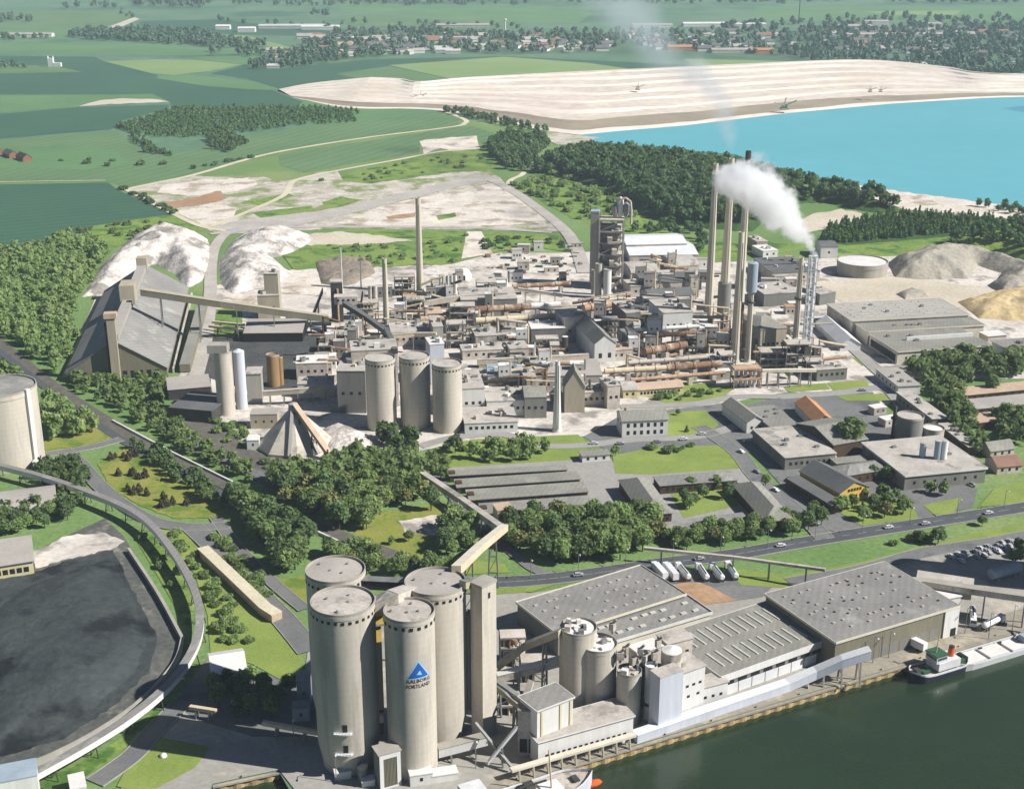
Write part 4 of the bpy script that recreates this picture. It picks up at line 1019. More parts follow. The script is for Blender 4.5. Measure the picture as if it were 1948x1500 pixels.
t, q = bld('warehouse', 'grey ribbed warehouse with slanted white skylight strips and white front fascia', 'warehouse', q, 8.5, 'roof_fibre', 'grey_wall', fascia='white_wall', fz=2.6)
sp = []
for i in range(11):
    for j in range(2):
        p = in_quad(q, .06 + .88 * (i + .5) / 11, .28 + .46 * j); sp.append((p.x, p.y, 8.84))
scatter_part(part_of(t, 'roof'), 'skylight', 'skylight', sp, (.75, 9.5, .3), qang(q))
win_row(t, q, 0, 7, .1, 5.6, 4.0, 'white_sheet', 'roller_door', .04, .08); win_row(t, q, 0, 8, 4.3, 4, 1.5, 'dark_opening', 'window', .02, .02)
q = frame((1590,1221), (1823,1152), (1622,1086), 12)
t, q = bld('warehouse', 'largest flat grey quay warehouse with olive front wall and white end panel', 'warehouse', q, 12, 'roof_felt', 'olive_wall', fascia='fascia', fz=.9)
skylights(t, q, 12, 14, 7, (1.3, .9, .4), 'roof_warm', drop=.6, jit=.014, seed=3)
skylights(t, q, 12, 14, 8, (.7, .7, .4), 'steel_dark', drop=.85, jit=.03, seed=4, nm='roof_vent')
d = (q[1] - q[0]).normalized(); nn = Vector((d.y, -d.x, 0))
m = MB(); m.prism([q[1] - d * 6.5 + nn * .5, q[1] + d * .5 + nn * .5, q[1] + d * .5 + nn * .02, q[1] - d * 6.5 + nn * .02], .05, 12.3, True, True); m.build('end_panel', 'white_wall', t)
win_row(t, q, 0, 1, .1, 2.6, 3.4, 'dark_opening', 'door', .94, .0, proud=.6)
win_row(t, q, 0, 6, .1, 3.4, 5.0, 'grey_wall', 'roller_door', .35, .15)
q = frame((1772,1144), (1828,1134), (1790,1112), 9); bld('annex', 'white flat roofed annex behind the largest quay warehouse', 'building', q, 9, 'white_roof', 'white_wall')
gallery('conveyor', 'thin pale conveyor bridge over grass between main road and largest warehouse', [(1225,1042,6.5), (1400,1060,7.5), (1570,1083,9)], 1.4, 1.1, 'dusty', None, posts=5)
gallery('conveyor', 'long grey conveyor leaving the quay warehouse towards the east', [(1690,1105,10), (1760,1108,10.5), (1850,1122,11), (1990,1142,12)], 3.4, 2.4, 'dusty', 'concrete_grey', posts=4)
q = frame((1745,1100), (1850,1116), (1840,1100), 6); bld('annex', 'low grey conveyor house beside the long conveyor', 'building', q, 6, 'dusty_roof', 'grey_wall')
# big tank outside the frame's edge whose end shows at the right
t = thing('horizontal_tank', 'long blue grey cylindrical tank lying in the shade beside trees', 'tank', G(1915, 1085).to_2d().to_3d())
p0, p1 = G(1885, 1092, 3.2), G(1938, 1078, 3.2); m = MB(); m.tube(p0, p1, 2.2, 2.2, 20); m.build('shell', 'pale_blue', t, smooth='edge')
m = MB(); d = (p1 - p0)
for f in (.2, .8): c = p0 + d * f; m.box((c.x, c.y, 0), 1, 3.6, 1.6, math.atan2(d.y, d.x))
m.build('saddle', 'concrete_grey', t)

# silos just east of the frame: their long shadows fall across the yard
for (px, py), hh, l in (((1690,1082), 58, 'tall concrete silo east of the grey warehouses'), ((1795,1076), 58, 'second tall concrete silo further east, past the yard')):
    p = G(px, py); k = hh / tan(radians(40)); az = radians(77)
    c = Vector((p.x + k * sin(az) + 9, p.y - k * cos(az), 0)); t = thing('cement_silo', l, 'silo', c)
    m = MB(); m.lathe(c, [(9, 0), (9, hh)], 40); m.build('shell', 'concrete', t, smooth='edge'); m = MB(); m.lathe((c.x, c.y, hh), [(8.8, .05), (.01, .8)], 40); m.build('roof', 'dusty_roof', t)
# ==== lorries, cars, ships ======================================================================
def make_lorry(name, label, kind, group, L=13.0):
    t = thing(name, label, 'lorry', (0, 0, 0), group)
    if kind == 'box':
        m = MB(); m.box((-1.2, 0, 1.1), L - 2.8, 2.5, 2.8); b = m.build('trailer', 'white_sheet', t)
        m = MB(); m.box((-1.2, 0, .78), L - 3.2, 1.6, .3); m.build('chassis', 'steel_dark', t)
    else:
        m = MB(); x0, x1 = -L / 2 + .2, L / 2 - 3.2
        m.tube((x0, 0, 2.35), (x0 + .5, 0, 2.35), .8, 1.22, 16, True, False); m.tube((x0 + .5, 0, 2.35), (x1 - .5, 0, 2.35), 1.22, 1.22, 16, False, False); m.tube((x1 - .5, 0, 2.35), (x1, 0, 2.35), 1.22, .8, 16, False, True)
        b = m.build('tank', 'white_sheet', t, smooth='edge')
        m = MB(); m.box((-1.2, 0, .85), L - 3.4, 1.4, .35); m.box((-1.2, 0, 3.5), L - 5, .5, .12); m.build('chassis', 'steel_dark', t)
    xc = L / 2 - 1.4
    m = MB(); m.prism([(xc - 1.1, -1.2), (xc + 1.15, -1.2), (xc + 1.15, 1.2), (xc - 1.1, 1.2)], .7, 2.2); m.prism([(xc - 1.1, -1.2), (xc + 1.05, -1.2), (xc + 1.05, 1.2), (xc - 1.1, 1.2)], 2.2, 3.3, True, False, .93)
    c = m.build('cab', 'white_sheet', t)
    m = MB(); m.box((xc + 1.12, 0, 2.1), .1, 2.1, .9); m.build('windscreen', 'glass', c)
    for x in (-L / 2 + 1.4, -L / 2 + 2.7, xc - 2.2, xc + .3):
        for y in (-1.05, 1.05):
            m = MB(); m.tube((x, y - .16, .5), (x, y + .16, .5), .5, .5, 12); wh = m.build('wheel', 'tyre', t); m = MB(); m.tube((x, y - .18, .5), (x, y + .18, .5), .27, .27, 10); m.build('rim', 'steel', wh)
    return t
LK = 'white lorries parked behind the ribbed warehouse'
pb = make_lorry('box_lorry', 'white box lorry parked in the row behind the warehouses', 'box', LK); ub = [False]
tk = make_lorry('tank_lorry', 'white tank lorry at the right end of the row behind the warehouses', 'tank', None); ut = [False]
def heading(a, b): p, q = G(*a), G(*b); d = q - p; return math.atan2(d.y, d.x), (p + q) / 2
for (a, b), l, p, u in ((((1380,1077), (1402,1111)), 'white tank lorry at the right end of the row behind the warehouses', tk, ut),
                     (((1348,1079), (1378,1116)), 'white tank lorry second from right in the row behind warehouses', tk, ut),
                     (((1323,1078), (1348,1115)), 'white tank lorry third from right in the row behind warehouses', tk, ut),
                     (((1290,1085), (1308,1107)), 'short looking white tank lorry near the middle of the lorry row', tk, ut),
                     (((1266,1085), (1284,1107)), 'white box lorry next to the leftmost one in the lorry row', pb, ub),
                     (((1246,1086), (1262,1104)), 'leftmost white box lorry by the grey warehouse corner', pb, ub)):
    h, c = heading(a, b); place(p, u, (c.x, c.y, .45), h + pi, label=l)
for (a, b), l, p, u in ((((1848,1160), (1851,1204)), 'white tank lorry standing beside the white end panel', tk, ut), (((1862,1206), (1914,1180)), 'white tank lorry with separate cab near the quay conveyor', tk, ut),
                        (((1748,1238), (1715,1222)), 'white box lorry turned broadside before the olive warehouse wall', pb, ub), (((1745,1224), (1782,1208)), 'white box lorry parked along the olive warehouse wall', pb, ub),
                        (((1478,1268), (1440,1282)), 'white box lorry backed under the ribbed warehouse canopy', pb, ub), (((1520,1253), (1500,1260)), 'white lorry at the last bay of ribbed warehouse', pb, ub)):
    h, c = heading(a, b); place(p, u, (c.x, c.y, .45), h, label=l)
def make_car(label, group):
    t = thing('car', label, 'car', (0, 0, 0), group)
    m = MB(); m.prism([(-2.1, -.85), (2.1, -.85), (2.1, .85), (-2.1, .85)], .35, .85); m.prism([(-1.5, -.78), (1.0, -.78), (1.0, .78), (-1.5, .78)], .85, 1.4, True, False, .84); m.build('body', 'car_paint', t)
    m = MB(); m.prism([(-1.38, -.8), (.88, -.8), (.88, .8), (-1.38, .8)], .92, 1.3, False, False, .88); m.build('window', 'glass', t)
    for x in (-1.3, 1.35):
        for y in (-.8, .8):
            m = MB(); m.tube((x, y - .1, .32), (x, y + .1, .32), .32, .32, 10); m.build('wheel', 'tyre', t)
    return t
CG = 'cars parked on the east car park'
car = make_car('small car parked in rows on the grey east car park', CG); uc = [False]
rr = random.Random(5)
for i in range(5):
    for j in range(9):
        if rr.random() < .45: continue
        a = in_quad([G(1800,1062), G(1925,1030), G(1945,1040), G(1825,1073)], (j + .5) / 9, (i + .5) / 5)
        place(car, uc, (a.x, a.y, .5), radians(15) + (pi if rr.random() < .5 else 0) + pi / 2, label='small car parked in rows on the grey east car park', group=CG)
SGp = 'cars standing on the works streets'
for px, py, rz in ((1300,838,.2), (1335,828,.2), (1410,862,-1), (1440,900,-1), (1475,935,-1), (1530,870,.3), (1560,960,-1), (1700,735,-1), (1735,775,-1), (1640,745,.1), (1250,843,.2), (1420,842,.4), (1600,930,.2), (1780,850,-1), (1850,925,-1), (1690,1006,.3), (1130,846,.1), (1180,846,.1)):
    a = G(px, py); place(car, uc, (a.x, a.y, .58), rz, label='small car standing on a works street between the buildings', group=SGp)
RG = 'cars driving on the main road'
for px, py, rz in ((1100,1097,.2), (1330,1066,.25), (1485,1041,.25), (1760,999,.25), (1880,979,.25), (930,1110,.05)):
    a = G(px, py); place(car, uc, (a.x, a.y, .62), rz, label='small car driving along the main road past the warehouses', group=RG)
# coaster at the quay on the right: black hull, white house, orange funnel
def hull(L, W, H, draft, bowlen=.22, sheer=1.6):
    st = []
    for i in range(21):
        f = i / 20; x = -L / 2 + L * f
        if f < .12: w = W / 2 * (0.55 + .45 * sin(f / .12 * pi / 2))
        elif f > 1 - bowlen: w = W / 2 * max(0.03, 1 - ((f - (1 - bowlen)) / bowlen) ** 2.2)
        else: w = W / 2
        zt = H + sheer * max(0, (f - .6) / .4) ** 2 + sheer * .5 * max(0, (.2 - f) / .2) ** 2
        st.append((x, w, zt))
    return st
def ship(name, label, pos, rz, L, W, H, hmat, dmat, spec):
    t = thing(name, label, 'ship', (pos.x, pos.y, -2.6)); ca, sa = cos(rz), sin(rz)
    T = lambda x, y, z: (pos.x + x * ca - y * sa, pos.y + x * sa + y * ca, -2.6 + z)
    st = hull(L, W, H, 2)
    m = MB(); vs = []
    for x, w, zt in st: vs += [T(x, -w, zt), T(x * .99, -w * .86, -1.5), T(x * .99, w * .86, -1.5), T(x, w, zt)]
    n = len(st)
    m.add(vs, [(4*i+k, 4*i+4+k, 4*i+5+k, 4*i+1+k)[::-1] for i in range(n - 1) for k in range(3)] + [(0, 1, 2, 3), tuple(4 * (n - 1) + k for k in (3, 2, 1, 0))])
    m.build('hull', hmat, t)
    m = MB(); vs = []
    for x, w, zt in st: vs += [T(x, -w * .97, zt - .9), T(x, w * .97, zt - .9)]
    m.add(vs, [(2*i, 2*i+2, 2*i+3, 2*i+1) for i in range(n - 1)]); m.build('deck', dmat, t)
    m = MB(); vs = []
    for x, w, zt in st: vs += [T(x, -w * 1.005, zt - .5), T(x, -w * 1.005, zt + .12), T(x, -w * .94, zt + .12), T(x, -w * .94, zt - .5)]
    m.add(vs, [(4*i+k, 4*i+4+k, 4*i+5+k, 4*i+1+k) for i in range(n - 1) for k in range(3)])
    vs = [(v) for v in []]
    vs = []
    for x, w, zt in st: vs += [T(x, w * 1.005, zt - .5), T(x, w * 1.005, zt + .12), T(x, w * .94, zt + .12), T(x, w * .94, zt - .5)]
    m.add(vs, [(4*i+k, 4*i+1+k, 4*i+5+k, 4*i+4+k) for i in range(n - 1) for k in range(3)]); m.build('bulwark', 'ship_white', t)
    def bx(nm, x, y, z, sx, sy, sz, mat, par=t): m = MB(); c = T(x, y, z); m.box(c, sx, sy, sz, rz); return m.build(nm, mat, par)
    def cy(nm, x, y, z, h, r0, r1, mat): m = MB(); m.tube(T(x, y, z), T(x - h * .08, y, z + h), r0, r1, 16); return m.build(nm, mat, t, smooth='edge')
    spec(bx, cy, T)
    return t
qang_ = math.atan2(qd.y, qd.x)
def spec1(bx, cy, T):
    bx('deckhouse', -3, 0, 3.0, 10, 6.4, 3.0, 'ship_white'); bx('wheelhouse', .5, 0, 6.0, 5, 5.6, 2.7, 'ship_white'); bx('wheelhouse_roof', .5, 0, 8.72, 5.6, 6.2, .3, 'ship_green')
    for y in (-2.82, 2.82): bx('window', .5, y, 7.2, 4.2, .1, .9, 'glass')
    bx('window', 3.02, 0, 7.2, .1, 4.8, .9, 'glass')
    cy('funnel', -6, 0, 6, 3.2, 1.2, 1.0, 'orange'); cy('funnel_top', -6.26, 0, 9.2, .6, 1.0, .95, 'steel_dark')
    cy('mast', 1, 0, 9, 8, .22, .12, 'cream_pipe'); bx('mast_yard', .6, 0, 14, .2, 3.4, .2, 'cream_pipe')
    bx('winch', 9, 0, 2.9, 2, 2.4, 1.4, 'steel_dark'); bx('lifeboat', -8.6, 2.2, 3.4, 4, 1.5, 1.3, 'ship_green'); bx('hatch', 6.2, 0, 2.6, 3, 4, 1, 'ship_green'); bx('rubber_tyres', -12, 0, 3, 1.5, 4, 1.6, 'tyre')
c = quay(0) ; pr = G(1783, 1283, -2.6); s = (pr - qa).dot(qd); pos = quay(s, 6.0)
ship('tugboat', 'stubby dark hulled boat with orange funnel and green wheelhouse roof at the quay', pos, qang_ + pi, 25, 8.6, 3.0, 'ship_hull', 'dusty', spec1)
def spec2(bx, cy, T):
    for k in range(5): bx('hatch_cover', -22 + k * 11, 0, 1.6, 9.4, 6.6, .9, 'white_roof')
    for k in range(6): bx('deck_locker', -24 + k * 9.5, 3.1, 1.6, 1.6, .8, 1.2, 'steel_dark')
    bx('deck_crane_base', 4, 0, 2, 3, 3.2, 3, 'pale_blue')
    for y in (-3.4, 3.4): bx('gantry_post', 9, y, 2, .6, .6, 6, 'ship_white')
    bx('gantry_beam', 9, 0, 8, .8, 7.4, .7, 'ship_white'); bx('deckhouse', 26, 0, 2, 9, 7, 6, 'ship_white')
pr = G(1890, 1252, -2.6); s = (pr - qa).dot(qd); pos = quay(s + 12, 6.0)
ship('cargo_barge', 'long white cargo vessel with flat hatches moored ahead of the tugboat', pos, qang_, 62, 9, 2.6, 'ship_white', 'white_roof', spec2)
def spec3(bx, cy, T):
    bx('deckhouse', -16, 0, 3, 12, 9, 6, 'ship_white'); bx('wheelhouse', -14, 0, 9, 7, 8, 3, 'ship_white'); bx('window', -10.45, 0, 10.2, .1, 7, 1, 'glass')
    for k in range(3): bx('hatch_cover', -4 + k * 8, 0, 3.0, 6.5, 7, 1.2, 'white_sheet')
    cy('mast', 12, 0, 3, 15, .35, .2, 'cream_pipe'); cy('crane_post', 0, -3, 3, 7, .5, .4, 'steel_dark'); bx('crane_jib', 4, -3, 9.6, 9, .5, .5, 'steel_dark'); bx('winch', 20, 0, 4, 2, 3, 1.2, 'steel_dark')
    bx('deck_machinery', 5.5, 2.5, 3, 3, 3, 3, 'steel_dark'); cy('lifeboat', -20, 3.6, 6, 2.4, 1.3, .9, 'orange')
pos3 = G(1068, 1500, -2.6); s = (pos3 - qa).dot(qd)
ship('coaster', 'pale blue hulled coaster with white deckhouse below the long quay building', quay(s - 17, 9.0), qang_, 52, 11, 4.6, 'blue_white', 'dusty', spec3)
t = thing('lifeboat', 'orange covered lifeboat on the water beside the coaster bow', 'lifeboat', G(1128, 1492, -2.6)); p = G(1128, 1492, -2.6); m = MB()
m.lathe((0, 0, 0), [(.05, -1.2), (1.0, -.8), (1.35, 0), (1.0, .9), (.05, 1.3)], 14); m.v = [(p.x + v[0] * 1.1 * 2.2 * cos(qang_) - v[1] * sin(qang_), p.y + v[0] * 1.1 * 2.2 * sin(qang_) + v[1] * cos(qang_), -2.2 + v[2]) for v in m.v]; m.build('hull', 'orange', t, smooth=True)
m = MB(); m.box((p.x - 1, p.y - .3, -1.2), 1.6, 1.5, .8, qang_); m.build('cockpit', 'orange', t)
# ==== cement works: the middle of the picture ===================================================
# -- chimneys
stack('chimney', 'free standing beige chimney behind the works, leftmost of the tall ones', (795,376), (797,556), 10, 14, 'stack', .08, cap='stack')
stack('chimney', 'shorter beige chimney with thin smoke rising between kilns and silos', (731,491), (732,632), 9, 12, 'stack', .04, bands=0, cap='stack')
stack('chimney', 'slim tapered white chimney beside the steep roofed boiler house', (1061,686), (1061,820), 9, 17, 'white_wall', .01, cap='white_wall', bands=0)
stack('chimney', 'tall beige chimney, leftmost of the three behind the white plume', (1362,311), (1352,608), 10, 17, 'stack', .02, bands=0, cap='stack')
t, g, h = stack('chimney', 'tall beige chimney with a thicker ribbed foot, middle one behind the white plume', (1392,301), (1384,604), 11, 20, 'stack', .02, bands=0, cap='stack')
m = MB(); r = 10 * mpp(g); m.lathe(g, [(r * 1.25, 0), (r * 1.25, 24), (r * 1.1, 24.4)], 20); m.build('ribbed_foot', 'grey_wall', t, smooth='edge')
stack('chimney', 'tallest beige chimney with dark sooty top just right of the middle', (1424,287), (1416,640), 11, 19, 'stack', .13, bands=0)
stack('chimney', 'half height beige chimney with dark streaked side in front of tallest one', (1411,441), (1403,688), 11, 18, 'stack', .05, bands=0, cap='stack')
t, g, h = stack('chimney', 'stack with a fat pale blue upper casing and brown pipes at its side', (1433,498), (1428,688), 9, 12, 'stack', .02, bands=1, cap='pale_blue')
k = mpp(g); m = MB(); m.lathe((g.x, g.y, h * .69), [(6.5 * k, 0), (10 * k, 1.2), (10 * k, h * .30), (8 * k, h * .307)], 20); m.build('casing', 'pale_blue', t, smooth='edge')
m = MB(); m.tube((g.x - 4.5, g.y, 0), (g.x - 4.5, g.y, h * .6), .8, .8, 10); m.build('pipe', 'rust', t); m = MB(); m.tube((g.x - 7, g.y, 0), (g.x - 7, g.y, h * .66), .7, .7, 10); m.build('pipe', 'cream_pipe', t)
stack('chimney', 'thin grey beige stack standing close beside the smoking white twin stack', (1525,490), (1518,684), 9, 13, 'stack', .03, bands=1, cap='stack')
t = thing('twin_stack', 'white twin pipe stack in a ladder frame, source of the thick white plume', 'chimney', G(1541, 690)); g = G(1541, 690); h = ztop(g, 486); tp = G(1547, 486, h); g = Vector((tp.x, tp.y, 0)); k = mpp(Vector((g.x, g.y, h * .5)))
for s in (-1, 1): m = MB(); m.tube((g.x + s * 4.9 * k, g.y, 0), (g.x + s * 4.9 * k, g.y, h), 3.9 * k, 3.6 * k, 16); m.build('pipe', 'white_sheet', t, smooth='edge')
m = MB()
for i in range(16):
    z0 = h * i / 16; z1 = h * (i + 1) / 16; s = 1 if i % 2 else -1
    m.beam((g.x - s * 8 * k, g.y - 2, z0), (g.x + s * 8 * k, g.y - 2, z1), .35, .35); m.beam((g.x - 8 * k, g.y - 2, z1), (g.x + 8 * k, g.y - 2, z1), .4, .4)
for s in (-1, 1): m.beam((g.x + s * 8 * k, g.y - 2, 0), (g.x + s * 8 * k, g.y - 2, h), .5, .5)
m.build('lattice', 'white_sheet', t)
TWIN = Vector((g.x, g.y, h))
for (px, y0, y1), l in (((1122,722,768), 'short dark steel stack, left of the two by the pale shed'), ((1152,720,768), 'short dark steel stack, right of the two by the pale shed')):
    stack('short_stack', l, (px, y0), (px, y1), 5, 6, 'soot', .1, bands=1)
for (px, y0, y1), l in (((652,470,566), 'thin white mast above the dark tower'), ((687,488,548), 'shorter thin white mast left of smoking beige chimney'), ((841,540,575), 'thin white pole before the row of white tanks'), ((1017,650,690), 'thin white pole at the dark pit')):
    g = G(px, y1); t = thing('mast', l, 'mast', g); h = ztop(g, y0); m = MB(); m.tube(g, (g.x, g.y, h), .55, .3, 8); m.build('pole', 'white_wall', t)
    m = MB(); m.box((g.x, g.y, h), .8, .8, 1.2); m.build('lamp_head', 'steel', t)
# -- preheater tower
base = G(1158, 545); k = mpp(base); A = -.12
def rect(cx, cy, sx, sy, a): return [Vector((cx + x * cos(a) - y * sin(a), cy + x * sin(a) + y * cos(a), 0)) for x, y in ((-sx/2, -sy/2), (sx/2, -sy/2), (sx/2, sy/2), (-sx/2, sy/2))]
t = thing('preheater_tower', 'tall grey preheater tower with open floors, cyclones and a dark shaft', 'tower', base)
ht = ztop(base, 415); q = rect(base.x + 3 * k, base.y, 44 * k, 34 * k, A); frame_tower(t, q, 0, ht, 6, 1.1, 'concrete_grey', 'dusty')
hs = ztop(base, 404); MB().prism(rect(base.x - 28 * k, base.y + 2, 16 * k, 22 * k, A), 0, hs, True, True).build('shaft', 'concrete_grey', t)
MB().prism(rect(base.x - 28 * k, base.y + 2, 16.6 * k, 22.6 * k, A), hs + .05, hs + 1.2, True, True).build('shaft_roof', 'pale_blue', t)
MB().prism(rect(base.x + 2 * k, base.y + 4, 40 * k, 22 * k, A), .2, ht * .9, True, True).build('core', 'dusty', t)
rr = random.Random(2)
for f in range(5):
    for i in range(2):
        x = base.x + (-9 + 22 * i) * k + rr.uniform(-1, 1); y = base.y + rr.uniform(-4, 4); z = ht * (f + .25) / 6; r = 5.6 * k
        m = MB(); m.lathe((x, y, z), [(.8, 0), (r, ht * .07), (r, ht * .15), (r * .5, ht * .165)], 16); m.build('cyclone', rr.choice(['steel', 'dusty', 'concrete_grey']), t, smooth='edge')
    m = MB(); m.box((base.x + rr.uniform(-4, 8) * k, base.y - 9, ht * (f + .1) / 6), 9 * k, 5, ht * .08); m.build('machine_house', 'dusty', t)
for i, (dx, y0) in enumerate(((8, 388), (18, 374), (29, 384))):
    g = Vector((base.x + dx * k, base.y, 0)); h = ztop(g, y0); r = 6.0 * k
    m = MB(); m.lathe((g.x, g.y, ht), [(.9, .5), (r, (h - ht) * .4), (r, (h - ht) * .86), (r * .3, h - ht)], 18); m.build('cyclone', 'white_wall' if i == 1 else 'steel', t, smooth='edge')
m = MB(); pts = [(base.x + 14 * k, base.y - 3, ztop(base, 384)), (base.x + 18 * k, base.y - 3, ztop(base, 377)), (base.x + 27 * k, base.y - 3, ztop(base, 375)), (base.x + 36 * k, base.y - 3, ztop(base, 382)), (base.x + 38 * k, base.y - 3, ztop(base, 400)), (base.x + 38 * k, base.y - 3, ztop(base, 425))]
for a, b in zip(pts, pts[1:]): m.tube(a, b, 2.2 * k, 2.2 * k, 12)
m.build('gas_duct', 'dusty', t, smooth='edge')
for px, y0, y1, w in ((1139,500,566,13), (1156,511,568,15), (1130,512,560,10)):
    vcyl('storage_tank', {1139: 'pale tall tank at the preheater tower foot, between two others', 1156: 'bright tall tank right in front of the preheater tower', 1130: 'slim grey tank at the dark shaft of preheater tower'}[px], 'tank', (px, y0 + 3), w, base_y=y1, mat='concrete_grey' if px != 1156 else 'white_wall', roof='dusty_roof', n=24)
# -- white halls behind
def gab(name, label, A_, B_, C_, h, rise, roof, wall, kind='gable', group=None, cat='building', **kw):
    q = frame(A_, B_, C_, h); return bld(name, label, cat, q, h, roof, wall, kind, rise, group, **kw)
gab('storage_hall', 'long white roofed storage hall right of the preheater tower', (1198,486), (1328,484), (1320,460), 6, 2.5, 'white_sheet', 'dusty', cat='hall')
gab('storage_hall', 'bright white hall roof behind, lower and left of the long white one', (1192,466), (1307,463), (1300,444), 10, 2.5, 'white_sheet', 'dusty', cat='hall')
gab('barrel_hall', 'pale barrel roofed shed below the long white hall', (1200,520), (1254,517), (1246,500), 5, 4, 'dusty_roof', 'dusty', 'barrel', cat='hall')
gab('barrel_hall', 'second pale barrel roofed shed near the chimneys', (1280,508), (1330,505), (1325,488), 5, 4, 'dusty_roof', 'dusty', 'barrel', cat='hall')
